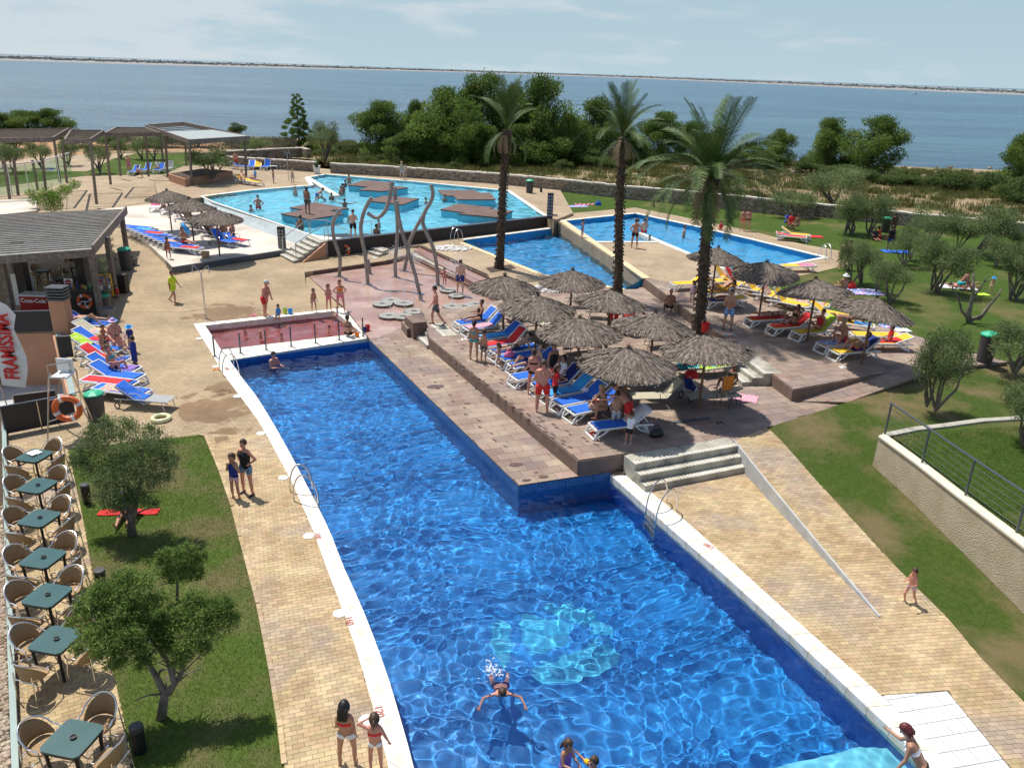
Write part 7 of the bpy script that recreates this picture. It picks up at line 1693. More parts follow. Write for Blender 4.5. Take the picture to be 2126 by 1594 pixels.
def tree_tpl(kind,var):
 """meshes for a tree of unit height 1 and unit crown width 1 (scaled per tree)"""
 if(kind,var)in TT:return TT[(kind,var)]
 rs=random.Random(hash((len(kind),var))%999+var*7);cl=[]
 if kind=='olive':
  cl=[(rs.uniform(-.34,.34),rs.uniform(-.34,.34),rs.uniform(.48,.84),rs.uniform(.14,.25),.85)for _ in range(13)];n,l,w,m=6500,.045,.014,m_ol
  b=MB();k=rs.choice((2,3));
  for j in range(k):limbs(b,(rs.uniform(-.03,.03),rs.uniform(-.03,.03),0),[cl[j][:3],cl[j+3][:3]],.028,rs)
  bm=m_bark
 elif kind=='pine':
  for i in range(46):
   z=rs.uniform(.08,.90);rr=.50*math.sin(min(1,(1.05-z)*1.5)*PI/2)*(.9 if z>.25 else .85);a=rs.uniform(0,6.28);q=rs.uniform(.3,1)*rr;cl.append((math.cos(a)*q,math.sin(a)*q,z,rs.uniform(.09,.19),.8))
  n,l,w,m=21000,.04,.014,m_pine;b=MB();limbs(b,(0,0,0),[(0,0,.85)],.03,rs,.03);limbs(b,(0,0,.2),[c[:3]for c in cl[:8]],.012,rs);bm=m_barkd
 elif kind=='conifer':
  for i in range(60):
   z=i/60*.92+.06;rr=.42*(1-z)**.8+.03;a=i*2.4;q=rr*rs.uniform(.35,1);cl.append((math.cos(a)*q,math.sin(a)*q,z,.035+.09*(1-z)*rs.uniform(.6,1.2),.45))
  n,l,w,m=14000,.04,.013,m_pine;b=MB();b.tube([(0,0,0),(0,0,.95)],[.02,.004],6);limbs(b,(0,0,.3),[c[:3]for c in cl[:6]],.008,rs);bm=m_barkd
 else:
  for i in range(12):a=rs.uniform(0,6.28);q=rs.random()**.5*.38;cl.append((math.cos(a)*q,math.sin(a)*q,rs.uniform(.25,.72)*(1.1-q),rs.uniform(.13,.24),.8))
  n,l,w,m=6000,.05,.02,m_shrub if kind=='shrub' else m_ol;b=MB();limbs(b,(0,0,-.1),[c[:3]for c in cl[:5]],.02,rs);bm=m_barkd
 TT[(kind,var)]=(leaves('crown',cl,n,l,w,var+11,m,.45,.3,.11),b.mesh('trunk'));TT[(kind,var)][1].materials.append(bm);return TT[(kind,var)]
def tree(kind,name,u,vb,vt,wpx,z,label,group=None,var=0,cat='tree',rot=None):
 p=W(u,vb,z);h=max(.3,top_at(u,vt,p)-z);wd=wpx/ppm(p);c,t=tree_tpl(kind,var);r=empty(name,tuple(p),rot if rot is not None else(u*1.7)%6.28,label,cat,group)
 for nm,me in(('crown',c),('trunk',t)):o=bpy.data.objects.new(nm,me);COL.objects.link(o);o.parent=r;o.scale=(wd,wd,h)
 return r
gp_='dark pines along the cliff edge'
for i,(u,vb,vt,w_,lab)in enumerate([(794,330,206,112,'rounded pine at the left of the clump behind the lagoon'),(868,322,205,60,'narrow pine peeping between two rounded ones'),(925,345,178,140,'broad bright green pine in the middle of the clump'),(1000,338,146,118,'highest pine of the clump behind the first palm'),(1130,346,152,122,'dark tall pine just right of the first palm crown'),(1060,340,175,110,'dark pine behind the first palm crown'),(1012,352,258,70,'low bright pine in front of the highest one'),
          (1228,344,198,100,'loose pine behind the second palm crown'),(1180,348,235,80,'dark low pine between the first two palms'),(1370,338,228,92,'pine between the second and third palm crowns'),(1440,336,250,80,'pine half hidden by the widest palm crown'),(1612,345,266,66,'pine just right of the widest palm crown'),(1712,350,241,92,'left one of the paired pines against the sea'),(1800,360,236,112,'right one of the paired pines against the sea'),(2108,400,276,96,'pine cut by the right edge of the view'),(60,283,228,90,'left pine behind the pergolas'),(118,284,224,74,'right pine of the pair behind the pergolas'),(10,284,232,64,'pine cut by the left edge behind the pergolas'),(860,350,270,120,'low dark pine filling the left of the clump'),(1110,352,250,120,'low dark pine below the tall dark one'),(900,350,235,110,'green pine in front of the narrow one'),(965,352,225,100,'green pine left of the first palm'),(1075,352,255,90,'low pine right behind the first palm trunk'),(1300,346,262,80,'low pine behind the second palm trunk'),(1560,350,300,80,'low pine right of the widest palm trunk')]):
 tree('pine','pine_tree',u,vb,vt,w_*1.22,.4,lab,gp_,i%3)
tree('conifer','conifer_tree',622,318,192,92,.5,'slender pointed conifer alone against the sea',None,0)
for i,(u,vb,vt,w_,lab)in enumerate([(488,284,247,56,'round bush against the sea above the pergola'),(575,302,279,90,'low green hedge bush left of the conifer'),(716,325,285,80,'bush between the small tree and the pines'),(822,352,272,56,'grey green bush at the foot of the left pine'),(770,345,305,60,'low green bush beside the sandy path'),(1166,358,322,50,'bright low bush behind the stone wall'),(1240,352,300,110,'grey bush at the foot of the loose pine'),(1900,388,342,120,'dark wide bush right of the paired pines'),(1975,396,338,120,'dark wide bush second right of the pines'),(2050,402,345,120,'dark bush beside the right edge pine'),(2110,430,350,110,'big dark bush at the right edge'),(1580,352,300,90,'grey bush behind the widest palm'),(1680,362,320,80,'dark bush left of the paired pines'),(1840,385,350,90,'bush below the right paired pine'),(1760,378,330,110,'bright bush below the paired pines'),(1320,348,290,80,'grey bush behind the second palm trunk'),(1500,350,300,100,'dark bush behind the widest palm crown'),(680,330,300,60,'low bush beside the small tree'),(940,362,330,50,'tiny bush at the foot of the clump'),(170,302,268,80,'bush behind the left end of the paling fence'),(245,303,270,90,'second bush behind the left of the paling fence'),(330,304,272,90,'bush behind the middle of the paling fence'),(410,304,276,80,'bush behind the right middle of the paling fence'),(500,306,284,70,'bush behind the right end of the paling fence'),(30,305,275,100,'bush behind the far left lawn')]):
 tree('shrub','bush',u,vb,vt,w_,.5,lab,'bushes on the headland',i%3,'bush')
m_low=[(677,335,250,68,.9,'small tree with a fork beside the gap in the stone wall'),(1728,425,343,130,1.1,'olive tree beyond the stone wall right of the tall palm'),(540,326,286,50,.6,'small olive in the raised stone planter')]
for i,(u,vb,vt,w_,z,lab)in enumerate(m_low):tree('olive','olive_tree',u,vb,vt,w_,z,lab,None,i%4)
go='olive trees on the right lawn'
KO=[(410,490,95,190,'pruned olive nearest the stone wall, its trunk bare and straight'),(470,492,150,300,'forked olive just right of the straight trunked one'),(640,500,105,260,'olive above the picnic party by the wall'),(455,985,530,260,'olive behind the person in the white cap'),(555,965,575,250,'leaning olive right of the white cap person'),(705,1045,690,170,'slim olive beside the light blue picnic towel'),(835,1145,770,330,'round olive directly behind the last tilted parasol'),(965,795,455,260,'olive behind the bright blue towel'),(1030,740,410,190,'small olive behind the bright blue towel tree'),(1235,1030,500,240,'left stem olive beside the crouching man'),(1290,1052,575,400,'widest olive, beside the crouching man in turquoise'),(1200,640,240,330,'olive in front of the stone wall, right part'),(1690,690,225,480,'large olive in the back right of the lawn'),(1490,640,330,240,'olive left of the large back one'),(1990,1112,560,300,'olive right of the pruned bare tree'),(2050,1112,625,260,'olive at the right edge above the lawn'),(2080,720,400,260,'olive at the right edge by the stone wall'),(1850,800,520,230,'olive between the back ones and the right edge')]
for i,(x,yb,yt,w_,lab)in enumerate(KO):
 u,v=px('K',x,yb);tree('olive','olive_tree',u,v,376+yt/4.62,w_*1.32/4.62,ZU,lab,go,i%4)
u,v=px('Q',700,965);tree('olive','olive_tree',u,v,120+815/2.928,300/2.928,ZU,'olive shading the family by the upper pool',go,2)
for i,(x,yb,yt,w_,z,lab)in enumerate([(1455,475,-30,270,.88,'olive with a leaning reddish trunk in front of the last parasol'),(1515,508,-60,330,.86,'twin stemmed olive in the middle of the scorched lawn'),(2118,748,270,360,ZT-.06,'olive on the greener lawn behind the stucco wall'),(2060,260,-90,380,1.0,'olive at the right edge behind the litter bin')]):
 u,v=px('S',x,yb);tree('olive','olive_tree',u,v,700+yt/3.32,w_*1.15/3.32,z,lab,'olive trees round the scorched lawn',(i+1)%4)
for i,(x,yb,yt,w_,lab)in enumerate([(820,705,440,230,'olive left of the standing men on the back lawn'),(1160,595,405,190,'olive in the middle of the back lawn'),(1262,598,405,190,'olive at the right of the back lawn'),(990,585,415,150,'olive by the paling fence'),(340,665,440,220,'olive behind the glass screen'),(110,700,450,240,'olive at the far left behind the glass screen'),(560,640,430,200,'olive behind the left pergola posts'),(2075,575,405,220,'olive in the raised stone bed'),(30,660,470,180,'olive at the left edge')]):
 u,v=px('A',x,yb);tree('olive','olive_tree',u,v,180+yt/3.935,w_/3.935,.12 if x<2000 else .8,lab,'olives on the back lawn',i%4)
u,v=px('E',445,385);tree('olive','olive_tree',440,372,302,98,1.6,'olive growing in the terracotta planter',None,3)
# potted bush, bamboo, climbing plants
tree('shrub','potted_bush',*px('E',1478,160),330,12,ZW+.6,'small bush in the white square planter',None,1,'bush')
def leafy(name,p,clumps,n,l,w,m,label,stems=(),cat='plant',sm=None,r0=.02):
 r=empty(name,tuple(p),0,label,cat);o=leaves('foliage',clumps,n,l,w,5,m,.35);COL.objects.link(bpy.data.objects.new('foliage',o));q=COL.objects[-1];q.parent=r
 if stems:
  b=MB()
  for s in stems:b.tube(s,[r0*(1-.6*i/(len(s)-1))for i in range(len(s))],6)
  b.build('stem',sm or m_bark,r)
 return r
p=WK('A',420,1010,.6);leafy('bamboo_clump',p,[(-1.0,0,.7,.55),(-.3,.1,1.1,.7),(.5,0,1.0,.7),(1.2,.1,1.5,.55),(1.9,.2,1.9,.45),(.1,0,.4,.8),(-1.3,0,1.2,.4)],5200,.16,.035,m_bam,'bright green bamboo clump behind the bar roof',[[(x,0,0),(x*1.2,0,1),(x*1.5,.1,2)]for x in(-.8,-.3,.2,.7,1.1)],sm=m_bam)
p=WK('B',900,460,0);leafy('climbing_plant',p,[(.05,0,1.2+i*.35,.2)for i in range(5)],500,.07,.03,m_ol,'thin climbing plant growing up from the round planter at the bar post',[[(0,0,.5),(.1,0,1.5),(.05,.1,2.8)]],r0=.008)
p=WK('A',955,1480,.25);leafy('climbing_plant',p,[(-.1,0,.5+i*.35,.17)for i in range(7)],600,.07,.03,m_ol,'climbing plant on the middle bar post',[[(0,0,.1),(-.15,0,1.5),(-.2,.1,2.9)]],r0=.008)
# ---- the three near olives
def big_olive(base,limbs_px,clumps_px,dist,n,label,l=.085,w=.019,m=None,seed=2):
 """limbs and clumps given in photograph pixels, placed round the trunk's own distance"""
 r=empty('olive_tree',tuple(base),0,label,'olive tree');rs=random.Random(seed);b=MB()
 for pts,r0 in limbs_px:
  P_=[VPt(u,v,base.y+dy)-base for u,v,dy in pts];k=len(P_);b.tube(P_,[r0*(1-.75*i/max(1,k-1))for i in range(k)],10)
  for i in range(1,k):
   for q in range(3):s=P_[i];e=s+Vector((rs.uniform(-1,1),rs.uniform(-1,1),rs.uniform(-.1,1)))*.55;b.tube([s,s.lerp(e,.5)+Vector((0,0,.05)),e],[r0*.3,r0*.18,r0*.07],5)
 b.build('trunk',m_bark,r,smooth=True);C=[]
 for u,v,rp,dy in clumps_px:p=VPt(u,v,base.y+dy);C.append((*(p-base),rp/ppm(p),.85))
 C2=[];
 for c in C:
  for q in range(5):a=Vector((rs.gauss(0,1),rs.gauss(0,1),rs.gauss(.3,1))).normalized();C2.append((c[0]+a.x*c[3]*.75,c[1]+a.y*c[3]*.75,c[2]+a.z*c[3]*.75,c[3]*rs.uniform(.28,.5),.9))
 me=leaves('crown',C+C2,n,l,w,seed,m or m_ol,.1,.5,.2);o=bpy.data.objects.new('crown',me);COL.objects.link(o);o.parent=r;return r
b1_=W(274,1110,0);big_olive(b1_,[([(274,1112,0),(272,1070,0),(262,1020,.1),(250,975,.3)],.11),([(273,1085,0),(285,1030,.1),(296,985,0),(292,940,0)],.085),([(272,1080,0),(258,1070,-.1),(245,1040,-.2)],.06)],
 [(205,905,30,.6),(150,960,22,.2),(355,960,22,.2),(200,925,42,.4),(250,900,42,.5),(300,920,46,.3),(335,950,34,.3),(190,975,34,.2),(235,990,44,-.1),(285,985,44,-.2),(325,990,32,0),(215,1030,30,-.3),(250,1030,34,-.4),(170,940,24,.3),(300,1030,22,-.3),(262,950,50,.2),(345,915,20,.4),(225,880,22,.5),(272,1035,26,-.2),(235,1050,22,-.3),(320,1045,18,0)],0,26000,'dense grey green olive tree in the left lawn near the loungers',m=m_ol)
b2_=W(368,1245,0);big_olive(b2_,[([(368,1245,0),(368,1210,0),(366,1170,0)],.035)],[(345,1160,24,0),(385,1150,28,0),(370,1185,30,0),(400,1185,24,0),(412,1160,18,.1),(340,1190,16,0)],0,6500,'small young olive between the two big ones on the left lawn',m=m_olr,seed=4)
b3_=W(335,1490,0);big_olive(b3_,[([(335,1492,0),(342,1440,0),(325,1405,0),(305,1370,.05),(292,1345,.1)],.09),([(342,1440,0),(362,1420,0),(350,1375,.1),(318,1330,.2),(285,1290,.3)],.065),([(350,1440,0),(375,1400,.1),(392,1350,.2),(400,1310,.3)],.055)],
 [(330,1325,30,.2),(345,1300,30,.3),(318,1295,30,.3),(350,1345,22,.1),(170,1260,22,.2),(330,1240,24,.4),(195,1250,36,.2),(235,1225,42,.3),(280,1215,38,.3),(215,1290,44,0),(260,1275,44,.1),(300,1265,34,.2),(185,1320,30,-.2),(230,1335,42,-.3),(275,1330,40,-.2),(300,1370,26,-.2),(240,1375,26,-.4),(160,1345,18,-.2),(370,1290,34,.3),(415,1270,40,.4),(460,1260,34,.5),(440,1300,38,.3),(395,1330,34,.1),(375,1365,26,0),(480,1290,24,.4),(400,1235,26,.5),(150,1290,16,0),(425,1345,20,.1)],0,34000,'largest olive tree with bright sprays overhanging the cafe chairs',m=m_olr,seed=6)
# bare pruned tree
p=WK('K',1600,1340,ZU);r=empty('bare_tree',tuple(p),0,'bare pruned tree with antler like branches on the right lawn','tree');b=MB();y=p.y
for pts,r0 in(([(1605,1345),(1590,1270),(1610,1180),(1640,1060),(1640,870)],.15),([(1600,1310),(1530,1230),(1500,1120),(1440,1010),(1450,950)],.07),([(1620,1310),(1720,1270),(1770,1200),(1850,1110),(1915,1010)],.1),([(1630,1300),(1700,1310),(1760,1240),(1830,1130)],.06),([(1625,1120),(1690,1030),(1740,950),(1810,925)],.06),([(1740,950),(1780,880)],.035),([(1640,1060),(1600,960),(1560,880)],.05),([(1640,930),(1655,870)],.04)):
 P_=[VPt(*px('K',x,yy),y)-p for x,yy in pts];b.tube(P_,[r0*(1-.7*i/(len(P_)-1))for i in range(len(P_))],8)
b.build('trunk',m_bark,r,smooth=True)
# ---- grass blades on the near lawns, tufts on the headland
def blades(name,poly,z,n,h,seed,m,parent=None,near=None,tuft=1,sp=.02):
 r_=np.random.RandomState(seed);xs=[q[0]for q in poly];ys=[q[1]for q in poly];X=r_.uniform(min(xs),max(xs),n*2);Y=r_.uniform(min(ys),max(ys),n*2);k=inpoly_np(X,Y,poly)
 if near:k&=(Y<near*r_.uniform(.75,1.05,n*2))
 X,Y=X[k][:n],Y[k][:n];X=np.repeat(X,tuft)+r_.normal(0,sp,len(X)*tuft);Y=np.repeat(Y,tuft)+r_.normal(0,sp,len(Y)*tuft);n=len(X);Z=z(X,Y)if callable(z)else np.full(n,z)
 a=r_.uniform(0,2*PI,n);hh=h*r_.uniform(.5,1.3,n);wd=h*.09;dx,dy=np.cos(a),np.sin(a);le=r_.uniform(.1,.8,n)*hh
 V=np.empty((n*3,3));V[0::3]=np.stack([X-dy*wd,Y+dx*wd,Z],-1);V[1::3]=np.stack([X+dy*wd,Y-dx*wd,Z],-1);V[2::3]=np.stack([X+dx*le,Y+dy*le,Z+hh],-1)
 me=npmesh(name,V,np.arange(n*3).reshape(-1,3),r_.random(n));o=link(name,me,m,parent);tag(o,None,None,None,'stuff');return o
m_blade=leafmat('lawn blades',(.065,.105,.016),(.13,.185,.036),.3,.7)
lp=[(p.x,p.y)for p in lw];blades('grass',lp,.0,90000,.045,1,m_blade)
gp2=[(p.x,p.y)for p in PW(gpts)];
blades('grass',gp2,lambda X,Y:np.interp(Y,[q[0]for q in gy],[q[1]for q in gy])-.02,70000,.045,2,m_blade,near=34)
up_=[(p.x,p.y)for p in wB]+[(p.x,p.y)for p in PW([(2300,1100,ZT),(2300,868,ZT),(1850,900,ZT)])];blades('grass',up_,ZT-.06,45000,.05,3,m_blade)
HZ=[(p.x,p.y)for p in A_ if False]or None
hl=[W(u,v,z_)for u,v,z_ in near];hf=[W(u,v,.2)for u,v in farz[::-1]];hp=[(p.x,p.y)for p in hl[5:]]+[(p.x,p.y)for p in hf[:-5]]
fx=np.array([[p.x,p.y]for p in[W(u,v,.2)for u,v in farz]]);nx_=np.array([[p.x,p.y,p.z]for p in hl])
def hz_(X,Y):yn=np.interp(X,nx_[:,0],nx_[:,1]);yf=np.interp(X,fx[:,0],fx[:,1]);zn=np.interp(X,nx_[:,0],nx_[:,2]);t=np.clip((Y-yn)/np.maximum(1,yf-yn),0,1);return zn*(1-t)+.2*t
blades('scrub_grass',hp,hz_,1700,.38,4,m_drygrass,tuft=20,sp=.25);blades('scrub_tufts',hp,hz_,1500,.5,5,m_tuft,tuft=60,sp=.45)
rs=random.Random(21);b=MB()
for i in range(260):
 t=rs.random();u=rs.choice((rs.uniform(1450,1700),rs.uniform(560,900),rs.uniform(1300,2126)));p=W(u,rs.uniform(345,372)if u>1000 else rs.uniform(318,345),.7);b.ball((p.x,p.y,p.z-.1),rs.uniform(.15,.5),6,4,(1,.8,.6))
o=b.build('scattered_rocks',m_stonew);o['kind']='stuff'
# ================================================================== PEOPLE
SK=dict(tan=mat('tanned skin',(.42,.20,.12),(.50,.26,.16),.5,3),fair=mat('fair skin',(.56,.33,.235),(.62,.39,.28),.5,3),dark=mat('deep tanned skin',(.25,.115,.07),(.31,.15,.095),.5,3),red=mat('sunburnt skin',(.56,.235,.16),(.63,.29,.20),.5,3))
HR=dict(black=mat('black hair',(.012,.009,.008),None,.5),brown=mat('brown hair',(.05,.025,.015),(.08,.04,.02),.55,20),blond=mat('blonde hair',(.42,.29,.13),(.55,.40,.2),.55,20),grey=mat('grey hair',(.3,.29,.28),None,.6),redh=mat('reddish dark hair',(.09,.012,.015),(.14,.02,.02),.5,20))
m_eye=mat('dark eye',(.01,.01,.01),None,.3);m_lip=mat('lip',(.40,.12,.10),None,.5)
CL=dict(FAB);CL.update(black=fabric('black cloth',(.01,.01,.012)),teal=fabric('teal cloth',(.02,.30,.36)),plaid=printmat('blue plaid cloth',(.02,.12,.42),(.35,.55,.70),16),hawaii=printmat('blue leaf print',(.02,.16,.30),(.50,.62,.62),22,(.02,.03,.10)),floral=printmat('pink print cloth',(.62,.25,.32),(.55,.55,.6),26),grprint=printmat('grey leaf print',(.03,.03,.04),(.42,.40,.34),14,(.02,.02,.03)),ltgrey=fabric('light grey cloth',(.45,.45,.45)),tunic=fabric('lime tunic',(.52,.66,.03)))
def _n(v):v=Vector(v);return v.normalized()
POSES={ # torso, front, [upper arm, fore arm] x2 (L,R with x mirrored by hand), [thigh, shin] x2
'stand':dict(t=(0,.02,1),a=[(-.16,.02,-1),(-.10,-.18,-1),(.16,.02,-1),(.10,-.18,-1)],l=[(-.07,0,-1),(-.02,.05,-1),(.07,0,-1),(.02,.05,-1)]),
'relax':dict(t=(.03,.02,1),a=[(-.2,.1,-1),(-.05,-.3,-1),(.14,-.05,-1),(.3,-.5,-.6)],l=[(-.09,-.1,-1),(-.03,.1,-1),(.10,.05,-1),(.04,.06,-1)]),
'hips':dict(t=(0,.03,1),a=[(-.62,.22,-.75),(.62,-.35,-.55),(.62,.22,-.75),(-.62,-.35,-.55)],l=[(-.10,0,-1),(-.04,.05,-1),(.12,-.05,-1),(.04,.06,-1)]),
'walk':dict(t=(0,-.06,1),a=[(-.16,.35,-1),(-.05,-.1,-1),(.18,-.4,-1),(.05,-.6,-.8)],l=[(-.04,-.42,-1),(-.02,.05,-1),(.05,.30,-1),(.02,.60,-.8)]),
'run':dict(t=(0,-.1,1),a=[(-.35,.3,-.8),(.1,-.9,-.1),(.35,-.2,-.8),(-.1,-.9,.1)],l=[(-.04,-.55,-.85),(-.02,.35,-1),(.05,.25,-1),(.02,.5,-.8)]),
'fold':dict(t=(0,.03,1),a=[(-.2,-.1,-1),(.7,-.6,.25),(.2,-.1,-1),(-.7,-.6,.25)],l=[(-.07,0,-1),(-.02,.05,-1),(.07,0,-1),(.02,.05,-1)]),
'chin':dict(t=(0,.03,1),a=[(-.35,-.1,-.9),(.35,-.3,.9),(.35,-.1,-.9),(-.35,-.3,.9)],l=[(-.07,0,-1),(-.02,.05,-1),(.07,-.06,-1),(.02,.1,-1)]),
'shade':dict(t=(0,.03,1),a=[(-.4,.05,-.9),(-.3,-.2,-.9),(.8,-.15,.35),(-.9,-.3,.3)],l=[(-.07,0,-1),(-.02,.05,-1),(.09,-.15,-1),(.02,.1,-1)]),
'read':dict(t=(0,-.06,1),a=[(-.2,-.35,-.9),(.3,-.8,.1),(.2,-.35,-.9),(-.3,-.8,.1)],l=[(-.1,0,-1),(-.03,.05,-1),(.1,0,-1),(.03,.05,-1)]),
'stoop':dict(t=(0,-.22,1),a=[(-.12,-.2,-1),(-.02,-.3,-1),(.12,-.2,-1),(.02,-.3,-1)],l=[(-.06,-.15,-1),(-.02,.15,-1),(.07,.12,-1),(.02,.15,-1)]),
'sit':dict(t=(0,.08,1),a=[(-.2,-.2,-.9),(.05,-.9,-.3),(.2,-.2,-.9),(-.05,-.9,-.3)],l=[(-.14,-1,0),(-.02,-.12,-1),(.14,-1,0),(.02,-.05,-1)]),
'sitlong':dict(t=(0,.2,1),a=[(-.15,-.5,-.8),(.1,-.95,.15),(.15,-.5,-.8),(-.1,-.95,.15)],l=[(-.1,-1,.12),(.02,-1,-.16),(.1,-1,.06),(-.02,-1,-.08)]),
'sitknee':dict(t=(0,.28,1),a=[(-.25,-.1,-.9),(.1,-.8,.1),(.25,.15,-.9),(-.1,-.7,-.4)],l=[(-.1,-.75,.65),(-.02,-.35,-.95),(.1,-.8,.5),(.02,-.4,-.9)]),
'hunch':dict(t=(0,-.25,1),a=[(-.25,-.5,-.7),(.3,-.7,-.2),(.25,-.5,-.7),(-.3,-.7,-.2)],l=[(-.16,-.9,.35),(.0,-.15,-1),(.16,-.9,.35),(-.0,-.15,-1)]),
'recline':dict(t=(0,.75,.62),f=(0,-.6,.75),a=[(-.35,-.1,-.5),(-.05,-.9,-.1),(.4,-.1,-.5),(.05,-.9,-.1)],l=[(-.1,-.8,.55),(-.02,-.6,-.8),(.12,-1,.1),(.02,-1,-.12)]),
'knees':dict(t=(0,.8,.58),f=(0,-.58,.8),a=[(-.5,-.3,-.3),(-.1,-.9,-.1),(.5,-.3,-.3),(.1,-.9,-.1)],l=[(-.1,-.72,.7),(-.02,-.5,-.86),(.12,-.72,.68),(.02,-.5,-.84)]),
'back':dict(t=(0,1,.04),f=(0,0,1),a=[(-.5,.1,0),(.3,-1,0),(.4,-.9,0),(.05,-1,0)],l=[(-.1,-.75,.6),(-.02,-.6,-.75),(.1,-1,.02),(.02,-1,0)]),
'prone':dict(t=(0,1,.03),f=(0,0,-1),a=[(-.7,.7,0),(.6,.7,.05),(.7,.7,0),(-.6,.7,.05)],l=[(-.1,-1,.02),(-.02,-1,.03),(.1,-1,.02),(.02,-.9,.35)]),
'proneup':dict(t=(0,.93,.4),f=(0,.4,-.93),a=[(-.25,.25,-1),(.2,1,-.15),(.25,.25,-1),(-.1,1,-.2)],l=[(-.08,-1,-.02),(-.02,-1,.02),(.1,-1,-.02),(.02,-1,.02)]),
'lean':dict(t=(-.15,-.55,.8),a=[(-.5,-.4,-.75),(-.6,-.75,-.1),(.2,-.1,-1),(.1,-.4,-.9)],l=[(-.12,.05,-1),(-.02,.1,-1),(.12,.1,-1),(.02,.1,-1)]),
'bend':dict(t=(0,-.75,.65),a=[(-.25,-.6,-.7),(.1,-.9,-.2),(.25,-.6,-.7),(-.1,-.9,-.2)],l=[(-.1,.05,-1),(-.02,.1,-1),(.1,.1,-1),(.02,.05,-1)]),
'swim':dict(t=(0,-.85,.5),f=(0,-.5,-.85),a=[(-.95,-.3,-.15),(-.3,-.9,-.1),(.95,-.3,-.15),(.3,-.9,-.1)],l=[(-.12,.8,-.6),(-.05,.8,-.5),(.12,.8,-.6),(.05,.8,-.6)]),
'crouch':dict(t=(0,-.5,.85),a=[(-.25,-.4,-.9),(0,-.7,-.6),(.25,-.4,-.9),(0,-.7,-.6)],l=[(-.2,-.85,.3),(-.05,.3,-1),(.2,-.85,.3),(.05,.3,-1)]),
'climb':dict(t=(0,-.85,.5),a=[(-.2,-.3,-1),(0,-.2,-1),(.2,-.3,-1),(0,-.2,-1)],l=[(-.1,-.3,-.9),(-.02,.5,-.8),(.1,.1,-1),(.02,.5,-.8)]),
'armsout':dict(t=(0,.02,1),a=[(-.9,-.2,-.1),(-.8,-.3,.3),(.9,-.2,.0),(.8,-.3,.35)],l=[(-.1,-.2,-1),(-.02,.1,-1),(.08,.05,-1),(.02,.1,-1)]),
}
TMP=bpy.data.scenes.new('workbench')
def body_data(pose,ht,sex,child,near):
 P=POSES[pose];hd=.5*ht;hr=(.064 if not child else .082)*ht;k=.94 if child else 1.0
 t=_n(P['t']);f=_n(P.get('f',(0,-1,0)));f=(f-t*f.dot(t)).normalized();s=t.cross(f).normalized() # s: body's left in x
 if s.x<0:s=-s
 fat={'m':1.0,'w':.93,'b':1.16,'c':.95}[sex];U=ht
 sw={'m':.118,'w':.098,'b':.12,'c':.09}[sex]*U;hw={'m':.058,'w':.066,'b':.066,'c':.052}[sex]*U
 pel=Vector((0,0,0));waist=pel+t*.10*U;chest=pel+t*.22*U;neck=pel+t*(.315*U)*k;headc=neck+(_n(t*.75+Vector((0,0,.6))+f*.12)*(.075*U+hr*.45))
 if pose in('prone','back'):headc=neck+t*(.06*U+hr*.5)+Vector((0,0,.01))
 if pose=='swim':headc=neck+_n(t*.7+Vector((0,0,.9)))*(.075*U+hr*.4)
 caps=[];J={}
 def cap(nm,a,b_,ra,rb):caps.append((nm,a,b_,ra*U*fat,rb*U*fat))
 for q in(-1,1):cap('pelvis',pel+s*q*hw*.75-t*.005*U,pel+s*q*hw*.35+t*.05*U,.062 if sex!='w' else .066,.055)
 cap('pelvis',pel-s*hw*.8,pel+s*hw*.8,.056,.056)
 cap('belly',pel+t*.03*U,chest,.062,.066)
 for q in(-1,1):cap('belly',pel+s*q*.03*U+t*.05*U,pel+s*q*.045*U+t*.17*U,.055,.055)
 for q in(-1,1):cap('chest',chest+s*q*sw*.42-t*.02*U,chest+s*q*sw*.5+t*.05*U,.058,.052)
 if sex=='b':cap('belly',pel+t*.06*U+f*.03*U,pel+t*.14*U+f*.03*U,.075,.07)
 if sex=='w':
  for q in(-1,1):cap('bust',chest+s*q*.045*U+f*.045*U+t*.005*U,chest+s*q*.045*U+f*.05*U,.034,.034)
 cap('chest',neck-t*.03*U-s*sw*.62,neck-t*.03*U+s*sw*.62,.036,.036)
 cap('neck',neck-t*.03*U,neck+(headc-neck)*.6,.032,.029)
 A=P['a']
 for i,q in enumerate((-1,1)):
  sh=neck-t*.038*U+s*q*sw*.88;ua=_n(A[i*2]);fa=_n(A[i*2+1]);el=sh+ua*.165*U*k;wr=el+fa*.135*U*k
  cap('uarm',sh,el,.031,.024);cap('farm',el,wr,.024,.0155);J['hand%d'%i]=(wr,fa)
  cap('hand',wr+fa*.012*U,wr+fa*.045*U,.017,.018)
 Lg=P['l'];feet=[]
 for i,q in enumerate((-1,1)):
  hp=pel+s*q*hw-t*.012*U;th=_n(Lg[i*2]);sn=_n(Lg[i*2+1]);kn=hp+th*.235*U*k;an=kn+sn*.225*U*k
  cap('thigh',hp,kn,.056 if sex!='c' else .046,.034);cap('shin',kn,kn+sn*.08*U,.033,.034);cap('shin',kn+sn*.07*U,an,.034,.019)
  ff=_n(f-sn*f.dot(sn))if abs(f.dot(sn))<.9 else _n(Vector((0,-.3,-1))if pose!='prone' else Vector((0,-1,0)))
  if pose in('back','recline','knees','sitlong'):ff=_n(Vector((q*.25,-.4,.9))if sn.z>-.5 else Vector((0,-1,-.1)))
  if pose in('prone','proneup','swim'):ff=_n(sn+Vector((0,0,-.3)))
  hl_=an+sn*.018*U-ff*.02*U;cap('foot',hl_,hl_+ff*.10*U,.019,.014);cap('foot',an,hl_,.019,.018);feet.append(hl_)
 return caps,headc,hr,t,f,s,J,U,fat
